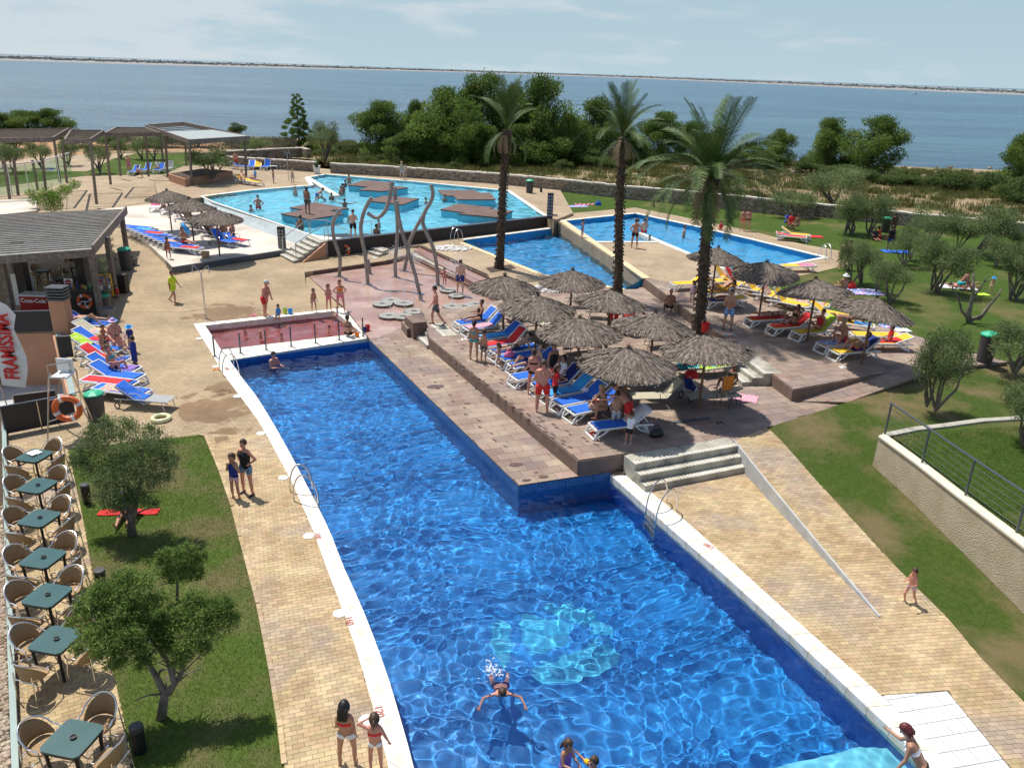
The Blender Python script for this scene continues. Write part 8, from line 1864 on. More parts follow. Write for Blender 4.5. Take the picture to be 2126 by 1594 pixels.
def capmesh(b,a,c,ra,rb,n=10):
 d=c-a;L_=d.length
 if L_<1e-5:d=Vector((0,0,1));L_=1e-5
 d=d/L_;pts=[];rr=[]
 for i in range(4):x=math.sin(PI/2*(i/3.0));pts.append(a-d*ra*math.cos(PI/2*i/3));rr.append(max(.0008,ra*math.sin(PI/2*i/3)))
 for i in range(4):pts.append(c+d*rb*math.sin(PI/2*i/3));rr.append(max(.0008,rb*math.cos(PI/2*i/3)))
 b.tube(pts,rr,n)
def person(loc,rz,ht,pose,label,skin='tan',hair='brown',hl='short',wear=(),sex='m',child=False,seat=None,water=None,dz=0,hat=None,group=None,vox=None,yaw=0):
 caps,hc,hr,t,f,s,J,U,fat=body_data(pose,ht,sex,child,True)
 px_=ppm(loc)*ht;vox=vox or(.011 if px_>105 else .016 if px_>60 else .023)
 b=MB()
 for nm,a,c,ra,rb in caps:capmesh(b,a,c,ra,rb)
 hf=Matrix.Rotation(yaw,3,'Z')@_n(f*.9+Vector((0,0,-.12))if abs(t.z)>.5 or pose=='swim' else f);hu=_n(Vector((0,0,1))-hf*hf.z)if abs(hf.z)<.8 else t;hs=hu.cross(hf)
 RH=Matrix((hs,hf,hu)).transposed();
 def hp_(x,y,z):return hc+RH@Vector((x,y,z))*hr
 h_=MB();h_.ball((0,0,0),1,14,10,(.80,.92,1.12));b.add([hp_(*v)for v in h_.v],h_.f)
 capmesh(b,hp_(0,.3,-.65),hp_(0,.55,-.75),hr*.5,hr*.38,8);capmesh(b,hp_(0,.9,.12),hp_(0,1.08,-.18),hr*.10,hr*.15,6)
 for q in(-1,1):capmesh(b,hp_(q*.8,-.05,.1),hp_(q*.84,-.08,-.2),hr*.13,hr*.12,6)
 me=b.mesh('raw');o=bpy.data.objects.new('raw',me);TMP.collection.objects.link(o);md=o.modifiers.new('r','REMESH');md.mode='VOXEL';md.voxel_size=vox;ms=o.modifiers.new('s','SMOOTH');ms.factor=.5;ms.iterations=3
 TMP.view_layers[0].update();em=bpy.data.meshes.new_from_object(o.evaluated_get(TMP.view_layers[0].depsgraph));bpy.data.objects.remove(o);bpy.data.meshes.remove(me)
 n=len(em.vertices);co=np.empty(n*3,np.float32);em.vertices.foreach_get('co',co);co=co.reshape(-1,3).astype(float);nf=len(em.polygons);lt=np.empty(nf,int);em.polygons.foreach_get('loop_total',lt);li=np.empty(len(em.loops),int);em.loops.foreach_get('vertex_index',li)
 nr=np.empty(n*3,np.float32);em.vertices.foreach_get('normal',nr);nr=nr.reshape(-1,3)
 ls=np.concatenate([[0],np.cumsum(lt)[:-1]]);quads=li[ls[:,None]+np.arange(4)]if(lt==4).all()else None
 # nearest bone of every vertex
 best=np.full(n,9.);bi=np.zeros(n,int);bt=np.zeros(n)
 for k,(nm,a,c,ra,rb)in enumerate(caps+[('head',hc,hc,hr,hr)]):
  A_=np.array(a);D=np.array(c)-A_;dd=D@D;tt=np.clip(((co-A_)@D)/dd,0,1)if dd>1e-9 else np.zeros(n);r_=ra+(rb-ra)*tt;ds=np.linalg.norm(co-A_-tt[:,None]*D,axis=1)-r_;m_=ds<best;best[m_]=ds[m_];bi[m_]=k;bt[m_]=tt[m_]
 names=np.array([c[0]for c in caps]+['head'])[bi];hgt=co@np.array(t)/U # height along the torso
 fz=co@np.array(f)
 # lift onto the ground or seat
 zmin=co[:,2].min();pz_=min(co[names=='pelvis'][:,2].min(),9)
 if water is not None:z0=water-ht*dz if dz else 0;off=Vector((0,0,0));
 shift=Vector((0,0,0))
 if water is not None:shift.z=water-loc[2]-(pel_z:=0)+dz*ht
 elif seat is not None:shift.z=seat-pz_
 elif pose in('back','prone','proneup','recline','knees','sitlong','sitknee'):shift.z=-pz_+dz
 else:shift.z=-zmin+dz
 ob=MB();me2=em;me2.name='person';me2.shade_smooth()
 # face, eyes and fingers appended to the same skin mesh
 ex=MB()
 for i in(0,1):
  wr,fa=J['hand%d'%i];wr=wr+fa*.05*U;sd_=_n(fa.cross(f))if abs(fa.dot(f))<.95 else s;cu=_n(f-fa*f.dot(fa))if abs(fa.dot(f))<.95 else-t
  for q,(o_,l_)in enumerate(((-.0135,.030),(-.0045,.036),(.0045,.034),(.0135,.026))):p=wr+sd_*o_*U;m1=p+(fa+sd_*o_*8)*l_*.55*U;ex.tube([p-fa*.015*U,m1,m1+_n(fa+cu*.6)*l_*.5*U],[.0056*U,.005*U,.0036*U],5)
  p=wr-fa*.028*U-sd_*.014*U;ex.tube([p,p+_n(fa-sd_*1.2)*.02*U,p+_n(fa-sd_*.5)*.036*U],[.0068*U,.006*U,.004*U],5)
 ex.cur=1
 for q in(-1,1):ex.ball(tuple(hp_(q*.33,.80,.12)),hr*.095,6,4)
 ex.cur=2;capmesh(ex,hp_(-.18,.86,-.48),hp_(.18,.86,-.48),hr*.07,hr*.07,5)
 bm=bmesh.new();bm.from_mesh(me2);exm=ex.mesh('ex');bm.from_mesh(exm);bm.to_mesh(me2);bm.free();bpy.data.meshes.remove(exm);me2.shade_smooth()
 for m in(SK[skin],m_eye,m_lip):me2.materials.append(m)
 r=bpy.data.objects.new('person',me2);COL.objects.link(r);r.location=Vector(loc)+shift;r.rotation_euler=(0,0,rz);tag(r,label,'person',group);receiver(r)
 # hair
 if hl!='bald':
  hb=MB();hh=MB();hh.ball((0,0,0),1,16,12,(.80,.92,1.12));base_=len(hb.v);keep=[];vs=[]
  for v in hh.v:
   x,y,z=v;g=1.12 if z>-.2 else 1.08;g=g if not(y>.45 and z<.52+.1*math.sin(x*9))and not(z<-.35 and hl=='short')and not(y>.15 and z<-.15)else .80;vs.append(hp_(x*g,y*g-.02,z*g+.02))
  hb.add(vs,hh.f)
  if hl in('long','wet'):
   for q in range(5):x=(q-2)*.26;capmesh(hb,hp_(x,-.75,.0),hp_(x*1.15,-1.0+.1*abs(x),-1.55-.12*(q%2)),hr*.3,hr*.16,7)
  if hl=='mid':
   for q in range(7):a=PI*(q/6)+PI;capmesh(hb,hp_(.75*math.cos(a),.75*math.sin(a),.0),hp_(.85*math.cos(a),.85*math.sin(a)-.05,-.85),hr*.28,hr*.18,7)
  if hl=='tail':capmesh(hb,hp_(0,-.9,.35),hp_(0,-1.25,.1),hr*.22,hr*.26,7);capmesh(hb,hp_(0,-1.25,.1),hp_(0,-1.2,-1.1),hr*.24,hr*.1,7)
  if hl=='bun':hb.ball(tuple(hp_(0,-.75,.85)),hr*.4,8,6)
  hb.build('hair',HR[hair],r,smooth=True)
 if hat:
  hm=MB();hh=MB();hh.ball((0,0,0),1,16,10,(.88,.99,1.18));hm.add([hp_(v[0]*1.12,v[1]*1.12,max(v[2],.12)*1.08+.1)for v in hh.v],hh.f)
  if hat[1]=='cap':hm.add([hp_(x,y,.3)for x,y in((-.6,.7),(.6,.7),(.5,1.7),(-.5,1.7))]+[hp_(x,y,.24)for x,y in((-.6,.7),(.6,.7),(.5,1.7),(-.5,1.7))],[(0,1,2,3),(7,6,5,4),(2,1,5,6),(0,3,7,4),(3,2,6,7)])
  else:
   rim=[hp_(1.6*math.cos(a),1.7*math.sin(a),.12)for a in[2*PI*i/16 for i in range(16)]];inn=[hp_(.95*math.cos(a),1.05*math.sin(a),.3)for a in[2*PI*i/16 for i in range(16)]];hm.add(rim+inn,[(i,(i+1)%16,16+(i+1)%16,16+i)for i in range(16)])
  hm.build('hat',CL[hat[0]],r,smooth=True)
 # clothes: shells lifted off the skin
 if quads is not None:
  fn=names[quads];
  for(what,colr)in wear:
   if what=='trunks':vm=((names=='pelvis')&(hgt<.055))|((names=='thigh')&(bt<.62));g=.012
   elif what=='shorts':vm=((names=='pelvis')&(hgt<.06))|((names=='thigh')&(bt<.40));g=.011
   elif what=='brief':vm=((names=='pelvis')&(hgt<.035))|((names=='thigh')&(bt<.10));g=.006
   elif what=='top':vm=((names=='bust')|(((names=='chest')|(names=='belly'))&(hgt>.165)&(hgt<.215)));g=.006
   elif what=='suit':vm=((names=='pelvis')|(names=='belly')|(names=='bust')|((names=='chest')&(hgt<.25))|((names=='thigh')&(bt<.08)));g=.006
   elif what=='tank':vm=(((names=='pelvis')&(hgt>.0))|(names=='belly')|(names=='bust')|((names=='chest')&(hgt<.275)));g=.011
   elif what=='shirt':vm=(((names=='pelvis')&(hgt>.0))|(names=='belly')|(names=='bust')|(names=='chest')|((names=='uarm')&(bt<.6)));g=.014
   elif what=='tunic':vm=((names=='pelvis')|(names=='belly')|(names=='bust')|(names=='chest')|(names=='uarm')|((names=='thigh')&(bt<.5)));g=.03
   elif what=='wrap':vm=((names=='pelvis')|(names=='belly')|(names=='bust')|(names=='chest')|(names=='uarm')|(names=='farm')|(names=='hand')|(names=='thigh')|((names=='shin')&(bt<.5)));g=.035
   elif what=='armband':vm=(names=='uarm')&(bt>.25)&(bt<.8);g=.035
   elif what=='shoes':vm=(names=='foot');g=.006
   fm_=vm[quads].all(1);Fq=quads[fm_]
   if len(Fq)<3:continue
   us=np.unique(Fq);mpq=np.zeros(n,int);mpq[us]=np.arange(len(us));cm=npmesh(what,co[us]+nr[us]*g*(ht/1.7),mpq[Fq]);cm.materials.append(CL[colr]);cm.shade_smooth()
   nmx=dict(trunks='swim_shorts',shorts='shorts',brief='swim_briefs',top='bikini_top',suit='swimsuit',tank='sleeveless_top',shirt='shirt',tunic='tunic',wrap='towel_wrap',armband='armbands',shoes='shoes')[what]
   c_o=bpy.data.objects.new(nmx,cm);COL.objects.link(c_o);c_o.parent=r
 return r
def R_(deg):return math.radians(deg) # 0 = facing the camera, 90 = facing right, 180 = away, -90 = left
X2=(450,880,5.3125);ZM['Y']=X2
def PP(k,x,y,z,face,ht,pose,label,**kw):
 p=WK(k,x,y,z);return person(tuple(p),R_(face),ht,pose,label,**kw)
bi=lambda c,d=None:(('brief',c),('top',d or c))
PP('Y',345,770,.02,-25,1.66,'hips','woman in black top and blue print shorts, hands on hips, beside the left lawn',skin='red',hl='short',hair='brown',wear=(('tank','black'),('shorts','hawaii'),('shoes','black')),sex='w')
PP('Y',212,815,.02,-15,1.38,'chin','girl in navy top and print shorts, hands raised to her chest, beside the left lawn',skin='tan',hl='tail',wear=(('tank','navy'),('shorts','floral')),sex='c',child=True)
PP('V',1070,1560,.02,175,1.36,'relax','long haired girl in white briefs walking away by the near pool coping',skin='tan',hair='black',hl='long',wear=bi('white','red'),sex='w',child=True)
PP('V',1265,1600,.02,185,1.22,'shade','ponytailed girl in red and white bikini raising one arm by the near coping',skin='red',hair='brown',hl='tail',wear=bi('white','red'),sex='c',child=True)
p=W(1040,1420,ZWATER);person((p.x,p.y+.12,ZWATER),R_(4),1.5,'swim','swimmer doing breaststroke towards the viewer near the turquoise floor pattern',skin='red',hair='brown',hl='short',wear=bi('navy'),sex='w',water=ZWATER,dz=-.16)
p=W(1173,1590,ZWATER);person((p.x,p.y,ZWATER),R_(40),1.2,'read','girl in a violet swimsuit standing in the pool, long wet hair',skin='tan',hair='brown',hl='long',wear=(('suit','purple'),),sex='c',child=True,water=ZWATER,dz=.03)
p=W(1232,1600,ZWATER);person((p.x,p.y,ZWATER),R_(-60),1.1,'armsout','little boy with yellow armbands in the pool at the bottom edge',skin='tan',hair='brown',hl='short',wear=(('armband','yellow'),),sex='c',child=True,water=ZWATER,dz=-.20)
p=W(1893,1668,-.6);person((p.x,p.y,-.62),R_(-115),1.66,'lean','dark haired woman in a black bikini bottom leaning at the pool edge at bottom right',skin='tan',hair='redh',hl='mid',wear=bi('black','white'),sex='w')
PP('T',1325,455,.02,-60,.98,'run','toddler in print pants running on the right brick path',skin='red',hair='brown',hl='short',wear=(('shorts','floral'),),sex='c',child=True)
PP('B',1425,345,.02,80,1.6,'walk','woman in a lime yellow tunic walking across the sand paving',skin='tan',hair='black',hl='bun',wear=(('tunic','tunic'),('shoes','red')),sex='w')
PP('F0',552,656,.02,75,1.74,'stoop','stooping man in red shorts and a grey cap behind the paddling pool',skin='red',hair='grey',wear=(('trunks','red'),),sex='b',hat=('ltgrey','cap'))
PP('F',98,628,.04,0,1.0,'sit','small child in a blue shirt sitting on the far coping of the paddling pool',skin='tan',hair='black',wear=(('shirt','sky'),('shorts','teal')),sex='c',child=True,seat=.06)
PP('F',490,568,.04,10,1.18,'relax','shortest of three girls standing on the paddling pool coping',skin='tan',hl='tail',wear=bi('floral','pink'),sex='c',child=True)
PP('F',655,560,.04,15,1.36,'fold','middle one of three girls on the paddling pool coping, arms folded',skin='red',hl='long',wear=bi('pink','floral'),sex='c',child=True)
PP('F',785,570,.04,20,1.58,'hips','tallest of three girls on the paddling pool coping, one hand on hip',skin='red',hl='long',wear=bi('pink','orange'),sex='w')
PP('F',745,625,.04,-60,.85,'sit','toddler in white and red sitting on the paddling pool corner',skin='fair',hair='blond',wear=(('shirt','white'),('shorts','red')),sex='c',child=True,seat=.06)
PP('F',868,838,.04,165,1.64,'sit','woman in a dark bikini sitting on the coping with her back to the viewer',skin='tan',hair='brown',hl='bun',wear=bi('black','brown'),sex='w',seat=.06)
for k,x,y,f_,lab,hr_ in(('F',645,800,-60,'child with head above the red water near the right post','brown'),('F',130,895,0,'child with wet head in the red water beyond the third post','brown'),('B',2005,610,40,'baby with head above the red water at the left','brown'),('B',2130,640,20,'toddler standing in the red water beside a post','blond')):
 p=WK(k,x,y,-.2);person((p.x,p.y,-.2),R_(f_),.8,'sitlong',lab,skin='red',hair=hr_,sex='c',child=True,water=-.2,dz=-.06)
p=WK('F',40,1160,ZWATER);person((p.x,p.y,ZWATER),R_(60),1.7,'read','man shoulder deep in the far end of the blue pool',skin='red',hair='black',wear=(('trunks','navy'),),water=ZWATER,dz=-.14)
PP('F',1835,712,ZD,-80,1.78,'walk','man in grey patterned swim shorts walking to the small steps',skin='red',hair='black',wear=(('trunks','grprint'),('shoes','black')))
PP('G',1030,1268,ZS+.12,20,1.05,'armsout','small child with pink armbands dancing on a millstone',skin='red',wear=(('brief','pink'),('armband','pink')),sex='c',child=True)
PP('G',1180,1332,ZS+.12,170,1.76,'stand','man in dark blue shorts standing in the fountain spray',skin='fair',hair='brown',wear=(('trunks','navy'),))
def on(o,yo,head,ht,pose,label,z=.36,**kw):
 """someone on a lounger: yo along its length from the foot"""
 a=math.radians(head);p=o.location+Vector((math.cos(a),math.sin(a),0))*yo;return person((p.x,p.y,p.z),math.radians(head-90),ht,pose,label,seat=z,**kw)
on(frw[0],.05,HD,1.62,'sitlong','woman in a black swimsuit sitting upright on the first front row lounger',skin='tan',hair='black',hl='bun',wear=(('suit','black'),),sex='w')
PP('H',478,955,ZD,160,1.6,'stand','woman with a ponytail in a teal print bikini bottom seen from behind',skin='tan',hair='black',hl='tail',wear=bi('teal'),sex='w')
PP('H',572,968,ZD,150,1.32,'stand','boy in dark patterned shorts beside the woman in teal',skin='tan',hair='brown',wear=(('trunks','grprint'),),sex='c',child=True)
PP('H',718,1035,ZD,-100,1.06,'walk','little girl in light blue briefs walking by the front row loungers',skin='tan',hl='long',wear=(('brief','sky'),),sex='c',child=True)
on(frw[4],-.05,HD,1.78,'proneup','man in navy shorts lying on his front propped on his elbows',skin='fair',hair='black',wear=(('trunks','grprint'),))
PP('H',1045,1285,ZD,175,1.66,'relax','woman in a black bikini bottom seen from behind beside the red shorts man',skin='red',hair='brown',hl='bun',wear=bi('black'),sex='w')
PP('H',1130,1452,ZD,185,1.80,'read','stocky man in bright red shorts with his back to the viewer',skin='red',hair='brown',wear=(('trunks','red'),),sex='b')
PP('H',1228,1215,ZD,20,1.64,'relax','woman in sunglasses behind the man in red shorts',skin='tan',hair='black',hl='tail',wear=(('suit','black'),),sex='w')
PP('H',1250,1385,ZD,90,1.5,'read','girl holding a red flame print towel before the loungers',skin='tan',hair='brown',hl='long',wear=(('shirt','red'),('trunks','black')),sex='w',child=True)
PP('H',1320,1230,ZD,-60,1.6,'sit','dark haired woman in a white top sitting on a lounger behind the red towel',skin='tan',hair='black',hl='mid',wear=(('shirt','white'),('brief','black')),sex='w',seat=.38)
PP('I',620,1540,ZD,-70,1.64,'hunch','blonde woman in a dark bikini sitting beside the orange bag',skin='tan',hair='blond',hl='bun',wear=bi('black'),sex='w',seat=.38)
PP('I',722,1635,ZD,175,1.34,'stoop','slim boy in light grey shorts leaning over the loungers',skin='tan',hair='brown',wear=(('trunks','ltgrey'),),sex='c',child=True)
PP('I',830,1625,ZD,-120,1.72,'bend','bare shouldered man bending beside a child in white near the steps',skin='red',hair='brown',wear=(('trunks','red'),))
PP('R',1010,235,ZD,150,1.05,'stoop','child in white shirt, black shorts and white trainers',skin='tan',hair='brown',wear=(('shirt','white'),('trunks','black'),('shoes','white')),sex='c',child=True)
PP('I',700,690,ZD,190,1.78,'stand','bare backed person standing under the parasol by the middle palm',skin='dark',hair='black',wear=(('trunks','red'),))
PP('I',1240,520,ZD,180,1.7,'sit','bald headed person sitting against the upper deck riser',skin='dark',hl='bald',wear=(('trunks','black'),),seat=.3)
PP('I',230,850,ZD,150,1.1,'crouch','dark child crouching under the second parasol',skin='dark',hair='black',wear=(('trunks','navy'),),sex='c',child=True)
PP('I',800,670,ZD,100,1.2,'read','child with a red top half hidden beside the standing bare back',skin='dark',hair='black',wear=(('shirt','red'),),sex='c',child=True)
PP('I',1800,1330,ZD,-60,1.62,'sitknee','woman sitting with raised knees beside the orange towel chair',skin='dark',hair='black',hl='bun',wear=(('suit','black'),),sex='w',seat=.45)
# upper deck
PP('I',1460,412,ZU,-40,1.12,'stand','little girl in a pink dress left of the tall palm trunk',skin='tan',hair='brown',hl='long',wear=(('tunic','floral'),),sex='c',child=True)
PP('I',1800,668,ZU,-25,1.78,'read','young man in blue plaid shorts looking at his hands',skin='tan',hair='brown',wear=(('trunks','plaid'),('shoes','black')))
PP('I',1862,240,ZU,200,1.6,'sit','dark haired person sitting behind a raised yellow lounger back',skin='dark',hair='black',hl='long',wear=(('suit','black'),),sex='w',seat=.4)
PP('I',1960,255,ZU,190,1.6,'sit','person in a striped shirt sitting by the upper pool',skin='tan',hair='brown',wear=(('shirt','cloudy'),),seat=.4)
on(yew[4],0,20,1.75,'recline','sunbather lying back with crossed legs behind the tall palm',skin='tan',hair='brown',wear=(('trunks','yellow'),));on(yew[5],.2,15,1.7,'sitlong','woman in white shorts sitting behind the plaid shorts man',skin='tan',hair='brown',hl='mid',wear=(('tank','white'),('shorts','white')),sex='w')
on(yew[10],.0,15,1.65,'prone','woman in a dark bikini lying on her front on a red towel',skin='tan',hair='blond',hl='bun',wear=bi('brown'),sex='w',z=.44);on(yew[11],.05,20,1.62,'sitknee','woman with raised knees on a red towel',skin='dark',hair='brown',hl='mid',wear=bi('black'),sex='w');on(yew[12],.1,22,1.64,'sitknee','woman in a red swimsuit leaning back on a lime towel',skin='tan',hair='black',hl='short',wear=(('suit','red'),),sex='w')
on(yew[14],.0,155,1.72,'back','bather on his back with one knee raised near the lawn edge',skin='dark',hair='black',wear=(('brief','black'),),z=.42);on(yew[15],.1,20,1.75,'hunch','grey haired man sitting with a raised knee beside a printed towel',skin='tan',hair='grey',wear=(('trunks','red'),),z=.4);on(yew[16],.0,18,1.64,'knees','woman in a white top and red bottom reclining nearest the deck corner',skin='tan',hair='brown',hl='mid',wear=bi('red','white'),sex='w')
on(yew[18],.1,5,1.2,'sit','child in red sitting at the far end of the yellow loungers',skin='dark',hair='black',wear=(('shirt','red'),('shorts','red')),sex='c',child=True)
# upper right pool
for k,x,y,f_,h_,ps,lab,kw in(('L',2030,458,200,1.62,'relax','left one of two women in bikinis standing on the grass edge',dict(skin='red',hl='tail',wear=bi('red','brown'),sex='w')),('L',2082,462,190,1.64,'relax','right one of two women in bikinis standing on the grass edge',dict(skin='red',hl='tail',wear=bi('black'),sex='w')),
 ('L',1000,622,185,1.8,'hips','man in black trunks standing with hands on hips beside the upper pool',dict(skin='tan',hair='black',wear=(('shorts','black'),))),('L',500,526,100,1.25,'relax','child in navy briefs standing on the wall between two pools',dict(skin='red',hair='black',wear=(('suit','navy'),),sex='c',child=True)),
 ('E',1880,930,170,1.74,'read','man in black shorts standing at the lagoon edge above the black wall',dict(skin='fair',hair='black',wear=(('trunks','black'),))),('E',1212,335,0,1.3,'stand','child walking on the terrace behind the lagoon',dict(skin='fair',hair='blond',wear=(('brief','ltgrey'),),sex='c',child=True)),
 ('G',622,248,180,1.68,'relax','pale person standing at the stone wall behind the lagoon',dict(skin='fair',hair='blond',wear=(('brief','ltgrey'),))),('G',652,243,150,1.3,'stoop','child beside the pale person at the stone wall',dict(skin='fair',hair='grey',wear=(('brief','blue'),),sex='c',child=True)),
 ('A',1380,1405,20,1.25,'stand','boy standing at the front of the pale deck loungers',dict(skin='dark',hair='black',wear=(('brief','red'),),sex='c',child=True)),('A',1060,705,0,1.75,'chin','man standing on the back lawn under the pergola',dict(skin='red',hair='brown',wear=(('trunks','pink'),))),('A',1122,738,120,1.7,'hunch','man in black bending beside a small lounger on the back lawn',dict(skin='tan',hair='brown',wear=(('trunks','black'),))),
 ('E',590,165,10,1.7,'stand','person in red at the far terrace loungers',dict(skin='red',hair='brown',wear=(('trunks','red'),))),('K',375,830,160,1.75,'walk','person walking behind the first olive with only the legs showing',dict(skin='red',wear=(('trunks','black'),))),('K',420,825,160,1.7,'stand','second person behind the first olive crown',dict(skin='red',wear=(('trunks','red'),))),('K',825,660,180,1.7,'stand','dark clad person standing under the olives by the blue towel',dict(skin='dark',hair='black',wear=(('trunks','navy'),('shirt','black')))),
 ('K',1800,1062,-60,.95,'stand','toddler in a sun hat beside the bare tree',dict(skin='fair',hat=('sky','brim'),wear=(('brief','white'),),sex='c',child=True)),('B',1110,878,-40,1.3,'wrapstand','child wrapped in a dark blue towel beside the hat man',dict(skin='tan',hair='black',wear=(('wrap','navy'),),sex='c',child=True)),('B',1080,740,20,1.15,'read','child in a blue sun hat behind the wrapped child',dict(skin='tan',hat=('sky','brim'),wear=(('shirt','navy'),),sex='c',child=True))):
 if ps=='wrapstand':ps='fold'
 z={'L':ZU,'E':ZW,'G':ZW,'K':ZU,'A':.12,'B':.02}[k];z=ZL if(k,x)==('A',1380)else z;PP(k,x,y,z,f_,h_,ps,lab,**kw)
PP('L',1830,458,ZU,-20,1.25,'hunch','child in red sitting on the far coping of the upper pool',skin='red',wear=(('shirt','red'),),sex='c',child=True,seat=.05);PP('L',1092,482,ZU,170,1.72,'sit','man in red shorts sitting on the pool divider',skin='fair',hair='black',wear=(('trunks','red'),),seat=.06)
PP('E',1378,655,ZW+.32,160,1.76,'stand','young man in grey shorts standing on the zigzag island',skin='dark',hair='black',wear=(('trunks','grprint'),));PP('E',1480,540,ZW+.2,120,1.4,'climb','child climbing onto the zigzag island on all fours',skin='tan',hair='black',wear=(('shorts','blue'),),sex='c',child=True)
for k,x,y,f_,h_,dz,ps,lab,z in(('L',1475,515,80,1.75,-.03,'stand','man waist deep in the middle of the upper pool',0),('L',1115,410,60,1.65,-.02,'relax','man waist deep at the far corner of the upper pool',0),('L',1035,425,90,1.6,-.10,'stand','bather chest deep left of the pool divider',0),('L',1145,560,-60,1.1,-.12,'stand','child at the near edge of the shallow upper pool',0),
 ('E',832,590,0,1.78,.02,'hips','man waist deep in the lagoon with hands on hips',1),('E',750,610,60,1.7,-.30,'stand','dark head swimming beside the hands on hips man',1),('E',1560,500,-60,1.72,-.02,'bend','bather helping the child onto the island',1),('E',1640,495,0,1.6,-.18,'stand','bather chest deep right of the zigzag island helper',1),('E',1240,445,60,1.7,-.12,'stand','bather near the inner corner of the lagoon',1),('E',1356,435,0,1.6,-.14,'stand','bather behind the man on the island',1),('E',1785,590,180,1.75,-.10,'armsout','bather resting his arms on the zigzag island',1),
 ('E',1742,440,60,1.65,-.10,'stand','left bather of the pair beside the lagoon divider',1),('E',1762,425,160,1.7,-.04,'stand','right bather of the pair beside the lagoon divider',1),('E',1790,345,60,1.6,-.20,'stand','bather whose head shows behind the far island',1),('E',1832,320,0,1.7,-.04,'hips','bather waist deep behind the far island',1),('E',1300,815,150,1.75,-.02,'stand','man waist deep in front of the lagoon stair rail',1),('E',1268,800,150,1.5,-.18,'stand','head beside the man in front of the stair rail',1),('E',1825,740,30,1.0,-.20,'armsout','small child in the lagoon with pale float',1),
 ('G',400,705,20,1.1,-.02,'stand','child standing in the lagoon behind the railing',1),('G',380,775,160,1.7,-.08,'sit','man sitting in the lagoon edge shallows above the black wall',1),('G',850,455,60,1.7,-.30,'stand','dark head swimming behind the bent tubes',1),('G',1035,445,10,1.6,-.18,'stand','bather beside the stepped platform island',1),('G',1240,850,-60,1.7,-.14,'prone','bather holding the left coping of the middle pool',2)):
 zw=(ZU-.2,ZW-.06,ZM_-.25)[z];p=WK(k,x,y,zw);person((p.x,p.y,zw),R_(f_),h_,ps,lab,skin=('tan','fair','red','dark')[(x+y)%4],hair=('black','brown')[x%2],wear=(('shorts',('navy','red','black')[x%3]),),sex='c' if h_<1.3 else 'm',child=h_<1.3,water=zw,dz=dz)
# lawn parties
PP('K',385,1025,ZU,185,1.6,'sitlong','person in a white cap sitting on the lawn with a bare back',skin='tan',hat=('white','brim'),wear=(('shorts','brown'),),dz=.0);PP('K',1500,1020,ZU,75,1.76,'crouch','crouching man in turquoise shorts on the right lawn',skin='red',hair='brown',wear=(('trunks','turq'),));PP('K',1540,1005,ZU,90,1.7,'prone','person lying on the white towel below the crouching man',skin='red',hair='black',wear=bi('white'),sex='w',dz=.03)
for k,x,y,f_,ps,lab,c in(('K',690,545,0,'sitlong','dark person of the picnic party under the olives','black'),('K',740,535,60,'sitknee','second picnicker under the olives','red'),('Q',675,1030,20,'hunch','person in blue seated at the family loungers on the upper lawn','blue'),('Q',705,1040,-20,'sit','person in red seated at the family loungers on the upper lawn','red'),('Q',740,1048,-60,'sit','child in dark red at the family loungers','brown'),('K',860,500,180,'stand','person standing by the bin at the stone wall','brown')):
 PP(k,x,y,ZU,f_,1.6,ps,lab,skin='dark',hair='black',wear=(('shirt',c),('shorts',c)),seat=.3 if k=='Q' else None)
# pale deck and far people
for k,x,y,z,f_,h_,ps,lab,c,sx_ in(('A',1515,1330,ZL,60,1.72,'sitlong','bare backed man sitting on the nearest pale deck lounger','red','m'),('A',1905,1270,ZL,-20,1.64,'sit','woman sitting on the blue lounger at the pale deck edge','navy','w'),('A',1835,1260,ZL,20,1.6,'sit','person sitting between the dark pale deck loungers','black','m'),('A',1780,1180,ZL,40,1.6,'sit','person in orange in the shade on the pale deck','orange','m'),('A',1345,1030,ZL,30,1.6,'recline','person reclining behind the first pale deck parasol','black','m'),('E',800,318,ZW,-60,1.6,'sit','person in a light blue shirt sitting on the yellow far lounger','sky','m'),('E',1010,150,ZW,-40,1.5,'sit','child in blue on the far terrace lounger','blue','c'),('E',660,330,ZW,20,1.7,'recline','bare chested person on the far yellow lounger','yellow','m'),('A',1295,700,.12,0,1.6,'sit','person in white and black on the back lawn lounger','white','m')):
 PP(k,x,y,z,f_,h_,ps,lab,skin='tan',hair='black',hl='long' if sx_=='w' else 'short',wear=((('shirt',c),)if c in('sky','blue','white','orange')else(('trunks',c),)),sex=sx_,seat=.38)
# lifeguard chair group, bar, lawn
on(lfw[0],.0,172,1.76,'back','man lying on his back on the lounger nearest the bar',skin='tan',hair='black',wear=(('trunks','hawaii'),),z=.40);PP('B',960,740,0,40,1.76,'sit','broad backed man in a striped bucket hat sitting on the loungers',skin='red',hair='grey',wear=(('brief','black'),),sex='b',seat=.38,hat=('cloudy','brim'))
PP('B',860,810,0,70,1.2,'sitlong','child sitting on the red towel behind the hat man',skin='tan',hair='blond',wear=(('shorts','red'),),sex='c',child=True,seat=.38);PP('B',915,870,0,75,1.25,'sitlong','child in turquoise sitting with knees up on the loungers',skin='tan',hair='black',wear=(('shirt','turq'),),sex='c',child=True,seat=.38);PP('B',945,960,0,75,1.62,'sitknee','woman in a dark bikini sitting with raised knees on a blue lounger',skin='red',hair='brown',hl='bun',wear=bi('black','teal'),sex='w',seat=.38)
